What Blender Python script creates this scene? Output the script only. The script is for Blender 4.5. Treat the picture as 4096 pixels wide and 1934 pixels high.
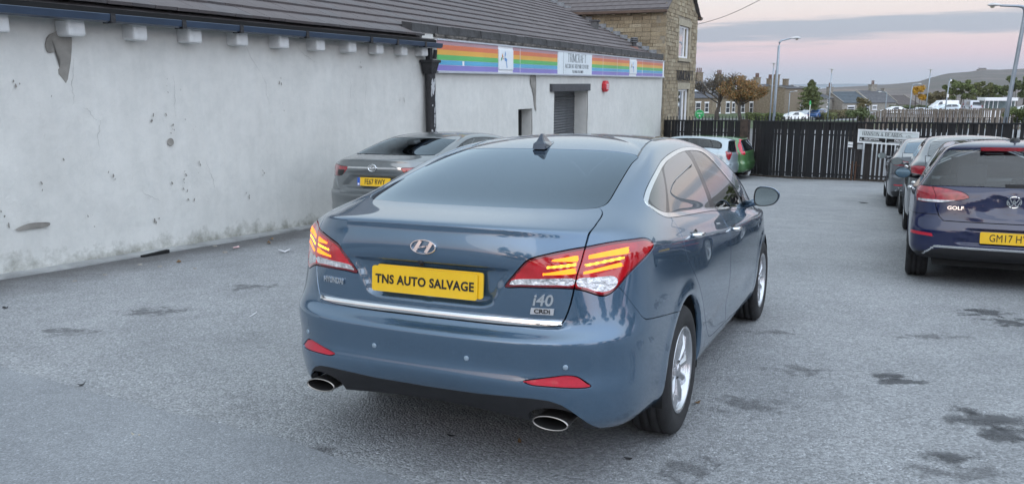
import bpy, bmesh, math, random
import numpy as np
from mathutils import Vector, Matrix

for _o in list(bpy.data.objects):
    bpy.data.objects.remove(_o)
SC = bpy.context.scene
COL = SC.collection
random.seed(4)
RNG = np.random.default_rng(4)
# ------------------------------------------------------------------ camera
CAM_H = 1.4967
PITCH = math.radians(11.0518)
FPX = 3261.3                       # focal length in pixels of a 4096 wide frame
cam = bpy.data.cameras.new('camera')
cam.sensor_fit = 'HORIZONTAL'
cam.sensor_width = 36.0
cam.lens = FPX/4096*36.0
cam.clip_start = 0.05
cam.clip_end = 30000
camo = bpy.data.objects.new('camera', cam)
COL.objects.link(camo)
camo.location = (0, 0, CAM_H)
camo.rotation_euler = (math.pi/2-PITCH, 0, 0)
SC.camera = camo
# ------------------------------------------------------------------ world: a clear dusk sky with one long bank of cloud
W = bpy.data.worlds.new('World')
SC.world = W
W.use_nodes = True
nt = W.node_tree
nt.nodes.clear()
def wn(t, **k):
    n = nt.nodes.new(t)
    for a, b in k.items():
        setattr(n, a, b)
    return n
def wl(a, b): nt.links.new(a, b)
wout = wn('ShaderNodeOutputWorld'); wbg = wn('ShaderNodeBackground')
sky = wn('ShaderNodeTexSky', sky_type='NISHITA')
SUN_EL, SUN_AZ = math.radians(2.0), math.radians(205)
sky.sun_disc = False
sky.sun_elevation = SUN_EL
sky.sun_rotation = SUN_AZ
sky.altitude = 200; sky.air_density = 1.0; sky.dust_density = 2.0; sky.ozone_density = 1.5
geo = wn('ShaderNodeNewGeometry')
sep = wn('ShaderNodeSeparateXYZ')
nrm = wn('ShaderNodeVectorMath', operation='NORMALIZE')
wl(geo.outputs['Incoming'], nrm.inputs[0])
neg = wn('ShaderNodeVectorMath', operation='SCALE'); neg.inputs['Scale'].default_value = -1
wl(nrm.outputs[0], neg.inputs[0]); wl(neg.outputs[0], sep.inputs[0])
# thin high veil lit by the afterglow: colour by height above the horizon
ramp = wn('ShaderNodeValToRGB')
el = ramp.color_ramp; el.interpolation = 'B_SPLINE'
stops = [(0.0, (.52, .60, .72)), (.010, (.53, .60, .73)), (.022, (.65, .625, .74)), (.034, (.80, .645, .735)), (.050, (.84, .70, .75)),
         (.076, (.95, .82, .80)), (.102, (.93, .88, .89)), (.20, (.92, 1.00, 1.22)), (.45, (.64, .80, 1.24)), (1.0, (.87, .98, 1.32))]
while len(el.elements) < len(stops): el.elements.new(.5)
for e, (p, c) in zip(el.elements, stops):
    e.position = p; e.color = (*c, 1)
wl(sep.outputs['Z'], ramp.inputs['Fac'])
# the bank of grey-blue cloud: a band of noise stretched along the horizon
mp = wn('ShaderNodeMapping'); mp.inputs['Scale'].default_value = (2.2, 2.2, 34.0)
wl(neg.outputs[0], mp.inputs['Vector'])
nz = wn('ShaderNodeTexNoise'); nz.inputs['Scale'].default_value = 1.9; nz.inputs['Detail'].default_value = 7; nz.inputs['Roughness'].default_value = .52
wl(mp.outputs[0], nz.inputs['Vector'])
mp2 = wn('ShaderNodeMapping'); mp2.inputs['Scale'].default_value = (4.0, 4.0, 80.0)
wl(neg.outputs[0], mp2.inputs['Vector'])
nz2 = wn('ShaderNodeTexNoise'); nz2.inputs['Scale'].default_value = 3.0; nz2.inputs['Detail'].default_value = 6
wl(mp2.outputs[0], nz2.inputs['Vector'])
def wmath(op, a, b=None, clamp=False):
    n = wn('ShaderNodeMath', operation=op, use_clamp=clamp)
    for i, v in enumerate((a, b)):
        if v is None: continue
        if isinstance(v, (int, float)): n.inputs[i].default_value = v
        else: wl(v, n.inputs[i])
    return n.outputs[0]
# the bank climbs slowly to the east (+X)
tilt = wmath('MULTIPLY', wmath('SUBTRACT', sep.outputs['X'], .34), .022)
zc = wmath('SUBTRACT', sep.outputs['Z'], tilt)
d = wmath('ABSOLUTE', wmath('SUBTRACT', zc, .0575))
wob = wmath('MULTIPLY', wmath('SUBTRACT', nz.outputs['Fac'], .5), .040)
wob2 = wmath('MULTIPLY', wmath('SUBTRACT', nz2.outputs['Fac'], .5), .020)
band = wmath('SUBTRACT', wmath('ADD', wmath('ADD', .0125, wob), wob2), d)
bm_ = wn('ShaderNodeMapRange', interpolation_type='SMOOTHSTEP')
bm_.inputs['From Min'].default_value = -.006; bm_.inputs['From Max'].default_value = .008
wl(band, bm_.inputs['Value'])
cm = wn('ShaderNodeMix', data_type='RGBA')
cm.inputs['B'].default_value = (.385, .455, .585, 1)
wl(wmath('MULTIPLY', bm_.outputs[0], .94), cm.inputs['Factor'])
wl(ramp.outputs['Color'], cm.inputs['A'])
# the far side of the sky (behind the camera) holds the warmer, brighter glow of the set sun
glow = wn('ShaderNodeMix', data_type='RGBA'); glow.inputs['A'].default_value = (1, 1, 1, 1); glow.inputs['B'].default_value = (2.45, 2.38, 2.50, 1)
gd = wn('ShaderNodeVectorMath', operation='DOT_PRODUCT'); gd.inputs[1].default_value = (.46, -.66, .60)
wl(neg.outputs[0], gd.inputs[0])
gm = wn('ShaderNodeMapRange', interpolation_type='SMOOTHSTEP')
gm.inputs['From Min'].default_value = -.05; gm.inputs['From Max'].default_value = .95
wl(gd.outputs['Value'], gm.inputs['Value']); wl(gm.outputs[0], glow.inputs['Factor'])
mul = wn('ShaderNodeVectorMath', operation='MULTIPLY')
wl(cm.outputs['Result'], mul.inputs[0]); wl(glow.outputs['Result'], mul.inputs[1])
sk = wn('ShaderNodeVectorMath', operation='SCALE'); sk.inputs['Scale'].default_value = .06
wl(sky.outputs[0], sk.inputs[0])
ve = wn('ShaderNodeVectorMath', operation='SCALE'); ve.inputs['Scale'].default_value = .93
wl(mul.outputs[0], ve.inputs[0])
ad = wn('ShaderNodeVectorMath', operation='ADD')
wl(sk.outputs[0], ad.inputs[0]); wl(ve.outputs[0], ad.inputs[1])
wl(ad.outputs[0], wbg.inputs['Color']); wbg.inputs['Strength'].default_value = 1.0
wl(wbg.outputs[0], wout.inputs[0])
# ------------------------------------------------------------------ the last of the afterglow, very soft
sun = bpy.data.lights.new('sun', 'SUN')
sun.energy = .35; sun.angle = math.radians(40); sun.color = (1.0, .93, .86)
suno = bpy.data.objects.new('sun', sun); COL.objects.link(suno)
suno.rotation_euler = (math.radians(90-24), 0, math.radians(-28))
SC.view_settings.view_transform = 'Standard'
SC.view_settings.look = 'None'
SC.view_settings.exposure = 0.0
SC.view_settings.gamma = 1.0
SC.view_settings.use_curve_mapping = False
SC.render.film_transparent = False
SC.cycles.max_bounces = 8
SC.cycles.transparent_max_bounces = 16
# ------------------------------------------------------------------ small helpers
CP, SP = math.cos(PITCH), math.sin(PITCH)
def ray(u, v):
    """direction from the camera through photo pixel (u, v) of the 4096 x 1934 frame"""
    x, y = (u-2048)/FPX, (v-967)/FPX
    return np.array([x, CP-y*SP, -SP-y*CP])
CAMP = np.array([0, 0, CAM_H])
def at(u, v, Y):
    d = ray(u, v); return CAMP+d*(Y/d[1])
GN = np.array([.00756085, .05785799, .99829619])          # the yard falls away from the camera
def zground(x, y):
    """height of the yard"""
    x = np.asarray(x, float); y = np.asarray(y, float)
    z = -(GN[0]*x+GN[1]*y)/GN[2]
    return z

def mat(name, color, rough=.6, metal=0., spec=.5, coat=0., vary=0., scale=8., bump=0., bscale=40., emit=None, estr=1., coord='Object', coat_rough=.03, detail=5):
    m = bpy.data.materials.new(name); m.use_nodes = True
    t = m.node_tree; b = t.nodes['Principled BSDF']
    b.inputs['Base Color'].default_value = (*color, 1)
    b.inputs['Roughness'].default_value = rough
    b.inputs['Metallic'].default_value = metal
    b.inputs['Specular IOR Level'].default_value = spec
    b.inputs['Coat Weight'].default_value = coat
    b.inputs['Coat Roughness'].default_value = coat_rough
    if emit:
        b.inputs['Emission Color'].default_value = (*emit, 1); b.inputs['Emission Strength'].default_value = estr
    if vary or bump:
        tc = t.nodes.new('ShaderNodeTexCoord')
    if vary:
        n = t.nodes.new('ShaderNodeTexNoise'); n.inputs['Scale'].default_value = scale; n.inputs['Detail'].default_value = detail
        t.links.new(tc.outputs[coord], n.inputs['Vector'])
        r = t.nodes.new('ShaderNodeValToRGB')
        r.color_ramp.elements[0].position = .3; r.color_ramp.elements[1].position = .7
        r.color_ramp.elements[0].color = (*[c*(1-vary) for c in color], 1)
        r.color_ramp.elements[1].color = (*[min(1, c*(1+vary)) for c in color], 1)
        t.links.new(n.outputs['Fac'], r.inputs['Fac']); t.links.new(r.outputs['Color'], b.inputs['Base Color'])
    if bump:
        n2 = t.nodes.new('ShaderNodeTexNoise'); n2.inputs['Scale'].default_value = bscale; n2.inputs['Detail'].default_value = 4
        t.links.new(tc.outputs[coord], n2.inputs['Vector'])
        bp = t.nodes.new('ShaderNodeBump'); bp.inputs['Strength'].default_value = bump; bp.inputs['Distance'].default_value = .02
        t.links.new(n2.outputs['Fac'], bp.inputs['Height']); t.links.new(bp.outputs['Normal'], b.inputs['Normal'])
    return m

def glassmat(name, tint, refl=1.0, rough=0.0, tone=(1, 1, 1)):
    """tinted car or window glass: see-through tint under a sharp Fresnel reflection"""
    m = bpy.data.materials.new(name); m.use_nodes = True
    t = m.node_tree; t.nodes.clear()
    o = t.nodes.new('ShaderNodeOutputMaterial'); mx = t.nodes.new('ShaderNodeMixShader')
    tr = t.nodes.new('ShaderNodeBsdfTransparent'); gl = t.nodes.new('ShaderNodeBsdfGlossy'); fr = t.nodes.new('ShaderNodeFresnel')
    tr.inputs['Color'].default_value = (*tint, 1); gl.inputs['Roughness'].default_value = rough
    gl.inputs['Color'].default_value = (*tone, 1)
    fr.inputs['IOR'].default_value = 1.55
    mu = t.nodes.new('ShaderNodeMath'); mu.operation = 'MULTIPLY'; mu.use_clamp = True; mu.inputs[1].default_value = refl
    t.links.new(fr.outputs[0], mu.inputs[0]); t.links.new(mu.outputs[0], mx.inputs[0])
    t.links.new(tr.outputs[0], mx.inputs[1]); t.links.new(gl.outputs[0], mx.inputs[2]); t.links.new(mx.outputs[0], o.inputs[0])
    return m

# ---- objects
def link(o, parent=None):
    COL.objects.link(o)
    if parent is not None: o.parent = parent
    return o
def tag(o, label=None, cat=None, group=None, kind=None):
    if label: o['label'] = label
    if cat: o['category'] = cat
    if group: o['group'] = group
    if kind: o['kind'] = kind
    return o
def empty(name, loc=(0, 0, 0), rz=0., label=None, cat=None, group=None, matrix=None):
    o = bpy.data.objects.new(name, None); COL.objects.link(o); o.empty_display_size = .2
    if matrix is not None: o.matrix_world = matrix
    else: o.location = loc; o.rotation_euler = (0, 0, rz)
    return tag(o, label, cat, group)
def mesh_np(name, V, F, m, parent=None, N=None, smooth=False):
    me = bpy.data.meshes.new(name)
    if isinstance(F, np.ndarray) and F.ndim == 2:
        V = np.asarray(V, np.float32); nf, k = F.shape
        me.vertices.add(len(V)); me.vertices.foreach_set('co', V.ravel())
        me.loops.add(nf*k); me.loops.foreach_set('vertex_index', F.astype(np.int32).ravel())
        me.polygons.add(nf); me.polygons.foreach_set('loop_start', np.arange(0, nf*k, k, dtype=np.int32))
        me.update(calc_edges=True)
    else:
        me.from_pydata([tuple(v) for v in V], [], [tuple(f) for f in F])
    if smooth or N is not None:
        me.polygons.foreach_set('use_smooth', np.ones(len(me.polygons), bool))
    if N is not None:
        me.normals_split_custom_set_from_vertices([tuple(n) for n in N])
    if m is not None: me.materials.append(m)
    o = bpy.data.objects.new(name, me)
    return link(o, parent)
class MB:
    """collects simple solids for ONE mesh"""
    def __init__(s): s.V = []; s.F = []
    def add(s, V, F):
        k = len(s.V); s.V += [tuple(map(float, v)) for v in V]; s.F += [tuple(i+k for i in f) for f in F]; return s
    def box(s, a, b):
        x0, y0, z0 = a; x1, y1, z1 = b
        return s.add([(x0, y0, z0), (x1, y0, z0), (x1, y1, z0), (x0, y1, z0), (x0, y0, z1), (x1, y0, z1), (x1, y1, z1), (x0, y1, z1)],
                     [(0, 3, 2, 1), (4, 5, 6, 7), (0, 1, 5, 4), (1, 2, 6, 5), (2, 3, 7, 6), (3, 0, 4, 7)])
    def obox(s, o, ax, ay, az):
        """box from corner o with edge vectors"""
        o, ax, ay, az = [np.asarray(q, float) for q in (o, ax, ay, az)]
        P = [o, o+ax, o+ax+ay, o+ay, o+az, o+ax+az, o+ax+ay+az, o+ay+az]
        if np.dot(np.cross(ax, ay), az) < 0:
            P = [P[i] for i in (0, 3, 2, 1, 4, 7, 6, 5)]
        return s.add(P, [(0, 3, 2, 1), (4, 5, 6, 7), (0, 1, 5, 4), (1, 2, 6, 5), (2, 3, 7, 6), (3, 0, 4, 7)])
    def tube(s, pts, r, n=8, cap=True):
        pts = [np.asarray(p, float) for p in pts]; rs = r if hasattr(r, '__len__') else [r]*len(pts)
        rings = []
        for i, p in enumerate(pts):
            d = pts[min(i+1, len(pts)-1)]-pts[max(i-1, 0)]; d = d/(np.linalg.norm(d)+1e-9)
            a = np.cross(d, [0, 0, 1.]) if abs(d[2]) < .95 else np.cross(d, [1., 0, 0]); a /= np.linalg.norm(a); b = np.cross(d, a)
            rings.append([p+rs[i]*(math.cos(2*math.pi*k/n)*a+math.sin(2*math.pi*k/n)*b) for k in range(n)])
        V = [v for rg in rings for v in rg]
        F = [(i*n+k, i*n+(k+1) % n, (i+1)*n+(k+1) % n, (i+1)*n+k) for i in range(len(pts)-1) for k in range(n)]
        F = [f[::-1] for f in F]
        if cap: F += [tuple(range(n)), tuple((len(pts)-1)*n+k for k in reversed(range(n)))]
        return s.add(V, F)
    def lathe(s, prof, n=24, axis='z', close=False, origin=(0, 0, 0)):
        """prof: (r, h) list"""
        V = []; m = len(prof)
        for k in range(n):
            c, q = math.cos(2*math.pi*k/n), math.sin(2*math.pi*k/n)
            for r, h in prof:
                p = {'z': (r*c, r*q, h), 'y': (r*c, h, r*q), 'x': (h, r*c, r*q)}[axis]
                V.append((p[0]+origin[0], p[1]+origin[1], p[2]+origin[2]))
        F = [(k*m+i, ((k+1) % n)*m+i, ((k+1) % n)*m+i+1, k*m+i+1) for k in range(n) for i in range(m-1)]
        return s.add(V, F)
    def build(s, name, m, parent=None, smooth=False, bevel=0.):
        o = mesh_np(name, s.V, s.F, m, parent, smooth=smooth)
        if bevel:
            md = o.modifiers.new('b', 'BEVEL'); md.width = bevel; md.segments = 2; md.limit_method = 'ANGLE'
        return o
def copy_tree(o, parent=None):
    c = o.copy(); COL.objects.link(c)
    c.parent = parent
    if parent is not None: c.matrix_parent_inverse = o.matrix_parent_inverse
    for ch in list(o.children): copy_tree(ch, c)
    return c
def inst(src, name, parent, loc=None, matrix=None):
    """another object on the same mesh data"""
    o = bpy.data.objects.new(name, src.data); COL.objects.link(o); o.parent = parent
    if matrix is not None: o.matrix_local = matrix
    elif loc is not None: o.location = loc
    return o
def text_mesh(name, s, size, m, parent=None, depth=.0, bold=0., width=1., align='CENTER', matrix=None, spacing=1.0, shear=0.):
    """lettering as a mesh lying in local XY, facing +Z"""
    cu = bpy.data.curves.new(name, 'FONT'); cu.body = s; cu.size = size; cu.align_x = align; cu.align_y = 'CENTER'
    cu.extrude = depth; cu.offset = bold; cu.space_character = spacing; cu.resolution_u = 3; cu.shear = shear
    tmp = bpy.data.objects.new('tmp', cu); COL.objects.link(tmp)
    dg = bpy.context.evaluated_depsgraph_get(); dg.update()
    me = bpy.data.meshes.new_from_object(tmp.evaluated_get(dg)); me.name = name
    bpy.data.objects.remove(tmp); bpy.data.curves.remove(cu)
    if width != 1.: me.transform(Matrix.Diagonal((width, 1, 1, 1)))
    me.materials.clear(); me.materials.append(m)
    o = bpy.data.objects.new(name, me); COL.objects.link(o)
    if parent is not None: o.parent = parent
    if matrix is not None: o.matrix_local = matrix
    return o
def frame(o, x, y, z=None):
    """matrix from origin and two axes"""
    o, x, y = [Vector(q) for q in (o, x, y)]
    x.normalize(); zz = x.cross(y).normalized() if z is None else Vector(z).normalized(); y = zz.cross(x)
    return Matrix(((x.x, y.x, zz.x, o.x), (x.y, y.y, zz.y, o.y), (x.z, y.z, zz.z, o.z), (0, 0, 0, 1)))
# ------------------------------------------------------------------ smooth car shells cut into panels
def bspl(P, nu):
    """uniform cubic B-spline along axis 0; P already carries ghost points"""
    n = P.shape[0]-3
    t = np.linspace(0, 1, nu, endpoint=False)
    b = np.stack([(1-t)**3, 3*t**3-6*t**2+4, -3*t**3+3*t**2+3*t+1, t**3], 1)/6
    out = [np.tensordot(b, P[i:i+4], (1, 0)) for i in range(n)]
    e = np.array([[1, 4, 1]])/6
    return np.concatenate(out+[np.tensordot(e, P[n:n+3], (1, 0))], 0)
MIR = np.array([1., -1., 1.])
def cage_surface(cage, su, sv):
    """cage[rows, cols, 3] half body (y >= 0) -> dense grid [R, C, 3]"""
    c = np.asarray(cage, float)
    c = np.concatenate([(2*c[0]-c[1])[None], c, (c[-2]*MIR)[None]], 0)
    c = np.concatenate([(c[:, 1]*MIR)[:, None], c, (c[:, -2]*MIR)[:, None]], 1)
    g = bspl(c, sv)
    return np.swapaxes(bspl(np.swapaxes(g, 0, 1), su), 0, 1)
def sdf(poly, P):
    """signed distance to a closed polygon, negative inside"""
    A = np.asarray(poly, float); B = np.roll(A, -1, 0)
    P = np.asarray(P, float); best = np.full(len(P), 1e9); ins = np.zeros(len(P), bool)
    for a, b in zip(A, B):
        ab = b-a; L = ab@ab
        if L < 1e-14: continue
        t = np.clip(((P-a)@ab)/L, 0, 1)
        dd = ((P-a-t[:, None]*ab)**2).sum(1); best = np.minimum(best, dd)
        c = (a[1] > P[:, 1]) != (b[1] > P[:, 1])
        if c.any():
            xx = a[0]+(P[:, 1]-a[1])*(b[0]-a[0])/(b[1]-a[1]+1e-15)
            ins ^= c & (P[:, 0] < xx)
    d = np.sqrt(best)
    return np.where(ins, -d, d)
def smooth_poly(P, n=4, closed=True):
    """Catmull-Rom through the points"""
    P = np.asarray(P, float); m = len(P); out = []
    for i in range(m if closed else m-1):
        a, b, c, d_ = [P[j % m] if closed else P[min(max(j, 0), m-1)] for j in (i-1, i, i+1, i+2)]
        for k in range(n):
            t = k/n
            out.append(.5*(2*b+(c-a)*t+(2*a-5*b+4*c-d_)*t*t+(3*b-a-3*c+d_)*t**3))
    if not closed: out.append(P[-1])
    return np.array(out)
class Shell:
    def __init__(s, cage, su=4, sv=4, deform=None):
        g = cage_surface(cage, su, sv); R, Cn, _ = g.shape
        if deform is not None: g = deform(g.reshape(-1, 3)).reshape(g.shape)
        vv, uu = np.meshgrid(np.arange(R)/sv, np.arange(Cn)/su, indexing='ij')
        ix = np.arange(R*Cn).reshape(R, Cn)
        a, b, c, d_ = ix[:-1, :-1].ravel(), ix[:-1, 1:].ravel(), ix[1:, 1:].ravel(), ix[1:, :-1].ravel()
        F = np.concatenate([np.stack([a, b, c], 1), np.stack([a, c, d_], 1)])   # +y half; winding fixed below
        V = g.reshape(-1, 3); n = len(V)
        V2 = np.concatenate([V, V*MIR]); UV = np.stack([uu.ravel(), vv.ravel()], 1); UV = np.concatenate([UV, UV])
        F2 = np.concatenate([F[:, ::-1], F+n])
        key = np.round(V2*1e5).astype(np.int64)
        key[np.abs(V2[:, 1]) > 1e-6] = np.stack([np.arange(len(V2)), np.full(len(V2), 10**9), np.zeros(len(V2))], 1).astype(np.int64)[np.abs(V2[:, 1]) > 1e-6]
        _, first, inv = np.unique(key, axis=0, return_index=True, return_inverse=True)
        inv = inv.ravel()
        s.V = V2[first]; s.UV = UV[first]; s.F = inv[F2]
        s.F = s.F[(s.F[:, 0] != s.F[:, 1]) & (s.F[:, 1] != s.F[:, 2]) & (s.F[:, 0] != s.F[:, 2])]
        s.lab = np.zeros(len(s.F), int); s.names = ['body']
        s.N = s.normals()
        # outward?
        if (s.N*(s.V-s.V.mean(0))).sum() < 0: s.F = s.F[:, ::-1]; s.N = -s.N
    def normals(s):
        a, b, c = s.V[s.F[:, 0]], s.V[s.F[:, 1]], s.V[s.F[:, 2]]
        fn = np.cross(b-a, c-a); N = np.zeros_like(s.V)
        for k in range(3): np.add.at(N, s.F[:, k], fn)
        return N/(np.linalg.norm(N, axis=1, keepdims=True)+1e-15)
    def renorm(s): s.N = s.normals()
    def id(s, name):
        if name not in s.names: s.names.append(name)
        return s.names.index(name)
    def cut(s, phi, allowed=None):
        """split triangles along phi = 0"""
        phi = phi.copy(); phi[np.abs(phi) < 1e-6] = 1e-6
        sg = phi > 0; k = sg[s.F].sum(1); mix = (k == 1) | (k == 2)
        if allowed is not None: mix &= np.isin(s.lab, allowed)
        if not mix.any(): return
        T = s.F[mix]; L = s.lab[mix]; st = sg[T]; one = st.sum(1) == 1
        lone = np.where(one, np.argmax(st, 1), np.argmin(st, 1))
        ar = np.arange(len(T)); v0, v1, v2 = T[ar, lone], T[ar, (lone+1) % 3], T[ar, (lone+2) % 3]
        E = np.concatenate([np.stack([v0, v1], 1), np.stack([v0, v2], 1)]); Es = np.sort(E, 1)
        ue, inv = np.unique(Es, axis=0, return_inverse=True); inv = inv.ravel()
        p, q = phi[ue[:, 0]], phi[ue[:, 1]]; t = (p/(p-q))[:, None]
        nV = s.V[ue[:, 0]]*(1-t)+s.V[ue[:, 1]]*t; nN = s.N[ue[:, 0]]*(1-t)+s.N[ue[:, 1]]*t
        nN /= np.linalg.norm(nN, axis=1, keepdims=True)+1e-15
        nU = s.UV[ue[:, 0]]*(1-t)+s.UV[ue[:, 1]]*t
        n0 = len(s.V); e1, e2 = n0+inv[:len(T)], n0+inv[len(T):]
        s.V = np.concatenate([s.V, nV]); s.N = np.concatenate([s.N, nN]); s.UV = np.concatenate([s.UV, nU])
        newF = np.concatenate([np.stack([v0, e1, e2], 1), np.stack([e1, v1, v2], 1), np.stack([e1, v2, e2], 1)])
        s.F = np.concatenate([s.F[~mix], newF]); s.lab = np.concatenate([s.lab[~mix], L, L, L])
    def cent(s): return s.V[s.F].mean(1)
    def region(s, field, name, within=('body',), gap=0.0, gapname='void', cond=None):
        """field(V, UV) < 0 becomes a panel of its own; a gap of that half width is opened round it"""
        al = [s.id(w) for w in within]; nid = s.id(name)
        for off in ([-gap, gap] if gap else [0.]):
            ph = field(s.V, s.UV)-off
            if cond is not None: ph = np.where(cond(s.V, s.UV), ph, 9.)
            s.cut(ph, al)
        C_ = s.cent(); U_ = s.UV[s.F].mean(1)
        ph = field(C_, U_)
        if cond is not None: ph = np.where(cond(C_, U_), ph, 9.)
        ok = np.isin(s.lab, al)
        s.lab[ok & (ph < -gap+1e-9)] = nid
        if gap: s.lab[ok & (ph >= -gap) & (ph < gap)] = s.id(gapname)
    def part(s, names, obname, m, parent, flange=.012, offset=0., side=0, keep=None):
        """the faces of these labels as one mesh object with turned-in edges"""
        ids = [s.names.index(n) for n in ([names] if isinstance(names, str) else names) if n in s.names]
        sel = np.isin(s.lab, ids)
        if side or keep is not None:
            c = s.cent()
            if side: sel &= (c[:, 1]*side > 0)
            if keep is not None: sel &= keep(c)
        F = s.F[sel]
        if len(F) == 0: return None
        u, inv = np.unique(F, return_inverse=True); F = inv.reshape(F.shape)
        V = s.V[u]+s.N[u]*offset; N = s.N[u]
        if flange:
            E = np.concatenate([F[:, [0, 1]], F[:, [1, 2]], F[:, [2, 0]]]); k = np.sort(E, 1)
            _, ix, cnt = np.unique(k, axis=0, return_index=True, return_counts=True)
            B = E[ix[cnt == 1]]
            if len(B):
                bv, bi = np.unique(B, return_inverse=True); bi = bi.reshape(B.shape); n0 = len(V); nb = len(bv)
                tng = np.zeros((nb, 3)); ev = V[B[:, 1]]-V[B[:, 0]]
                np.add.at(tng, bi[:, 0], ev); np.add.at(tng, bi[:, 1], ev)
                on = np.cross(tng, N[bv]); on /= np.linalg.norm(on, axis=1, keepdims=True)+1e-12
                V = np.concatenate([V, V[bv], V[bv]-N[bv]*flange]); 
                rim = (N[bv]+on); rim /= np.linalg.norm(rim, axis=1, keepdims=True)+1e-12
                N = np.concatenate([N, rim, on])
                a, b = bi[:, 0], bi[:, 1]
                Q = np.concatenate([np.stack([n0+b, n0+a, n0+nb+a], 1), np.stack([n0+b, n0+nb+a, n0+nb+b], 1)])
                F = np.concatenate([F, Q])
        return mesh_np(obname, V, F, m, parent, N=N)
    def project(s, D, axis, sign):
        """nearest surface point (and normal) above each 2D point D in the plane normal to axis"""
        ax = [i for i in range(3) if i != axis]; out = []
        for p in D:
            w = np.abs(s.V[:, ax]-np.asarray(p)).sum(1)+np.where(s.V[:, axis]*sign > 0, 0, 9)
            i = int(np.argmin(w)); out.append((s.V[i], s.N[i]))
        return out
# ------------------------------------------------------------------ control cage of the blue saloon (half body; x forward from the rear axle, y outward, z up)
# columns: 0 rear centre .. 5 corner, 6.. side, 19 front centre
def saloon_cage():
    NR,NC=27,20
    C=np.zeros((NR,NC,3))
    def row(r,pts):
        C[r]=np.array(pts,float)
    # lower rows: (rear x list at y list) + side list
    ys=[0,.22,.42,.56,.68]
    def low(r, rx, rz, corner, side, zf, xf=3.72):
        """rx: x for ys ; rz: z for ys ; corner: (x,y,z) col5 ; side: list of (x,y,z) cols 6..15 ; front cols 16..19 from zf"""
        pts=[(rx[i],ys[i],rz[i]) for i in range(5)]+[corner]+side
        pts+= [(3.25,.83,zf),(3.52,.70,zf),(xf-.06,.42,zf),(xf,0,zf)]
        row(r,pts)
    sx=[-.70,-.52,-.28,0,.35,.80,1.27,1.8,2.3,2.77]
    def side(y0,z0, y=None, z=None):
        """y,z given at x=-.70, -.28, 0.35, 1.27, 2.3, 2.77 -> interpolated"""
        kx=[-.70,-.52,-.28,.35,1.27,2.3,2.77]
        return [(x,float(np.interp(x,kx,y0)),float(np.interp(x,kx,z0))) for x in sx]
    R=lambda a:list(a)
    low(0,[-.94,-.94,-.93,-.91,-.88],[.325,.32,.30,.285,.275],(-.80,.745,.265),side([.80,.82,.83,.82,.81,.81,.81],[.25,.24,.22,.19,.19,.19,.19]),.22,3.60)
    low(1,[-1.0,-1.0,-.985,-.96,-.92],[.41,.40,.37,.34,.32],(-.83,.775,.30),side([.845,.865,.88,.875,.868,.868,.868],[.29,.28,.27,.25,.245,.245,.24]),.27,3.66)
    low(2,[-1.02,-1.02,-1.005,-.985,-.935],[.45,.445,.43,.41,.395],(-.845,.79,.38),side([.86,.88,.895,.892,.886,.885,.886],[.36,.34,.33,.31,.30,.30,.29]),.33,3.69)
    low(3,[-1.03,-1.028,-1.018,-.998,-.95],[.475,.475,.47,.465,.46],(-.855,.80,.45),side([.868,.886,.90,.900,.897,.896,.898],[.44,.42,.40,.36,.35,.35,.34]),.39,3.71)
    low(4,[-1.018,-1.016,-1.003,-.982,-.935],[.515,.515,.515,.51,.51],(-.842,.795,.51),side([.868,.886,.90,.903,.900,.900,.902],[.50,.48,.46,.43,.41,.41,.40]),.45,3.72)
    low(5,[-1.024,-1.022,-1.010,-.990,-.945],[.57,.57,.57,.57,.57],(-.85,.80,.57),side([.872,.889,.902,.906,.902,.902,.905],[.56,.54,.52,.50,.48,.48,.47]),.51,3.72)
    low(6,[-1.034,-1.032,-1.020,-1.000,-.955],[.635,.635,.637,.64,.645],(-.86,.805,.645),side([.876,.891,.903,.907,.904,.904,.906],[.635,.61,.59,.57,.55,.55,.54]),.57,3.72)
    low(7,[-1.030,-1.028,-1.015,-.993,-.945],[.652,.653,.655,.66,.665],(-.852,.802,.668),side([.875,.891,.903,.907,.905,.905,.906],[.668,.66,.645,.62,.60,.60,.59]),.60,3.72)
    low(8,[-.985,-.983,-.972,-.952,-.91],[.672,.673,.676,.68,.69],(-.838,.79,.70),side([.872,.890,.902,.906,.905,.905,.906],[.70,.70,.69,.66,.645,.645,.63]),.63,3.71)
    low(9,[-.962,-.960,-.952,-.935,-.898],[.70,.70,.705,.71,.72],(-.832,.775,.735),side([.868,.887,.900,.905,.904,.904,.906],[.74,.74,.735,.705,.69,.69,.67]),.66,3.70)
    low(10,[-.965,-.964,-.957,-.937,-.892],[.76,.76,.762,.765,.77],(-.822,.765,.785),side([.864,.884,.898,.904,.904,.904,.906],[.795,.795,.785,.755,.735,.73,.71]),.70,3.70)
    low(11,[-.968,-.967,-.962,-.938,-.882],[.85,.85,.85,.85,.855],(-.808,.757,.86),side([.860,.880,.894,.901,.902,.902,.904],[.865,.86,.85,.815,.785,.78,.755]),.735,3.69)
    low(12,[-.971,-.970,-.963,-.935,-.872],[.934,.934,.929,.924,.92],(-.794,.752,.915),side([.857,.878,.890,.897,.898,.898,.899],[.92,.92,.905,.87,.83,.82,.79]),.77,3.67)
    low(13,[-.992,-.991,-.976,-.933,-.862],[.944,.944,.942,.943,.95],(-.782,.750,.96),side([.856,.876,.888,.894,.894,.893,.893],[.965,.965,.955,.915,.865,.85,.82]),.80,3.64)
    low(14,[-.998,-.997,-.976,-.925,-.85],[1.0,1.0,.995,.99,.99],(-.768,.748,1.0),side([.854,.872,.884,.888,.887,.885,.884],[1.005,1.012,.995,.955,.895,.88,.845]),.83,3.6)
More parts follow.
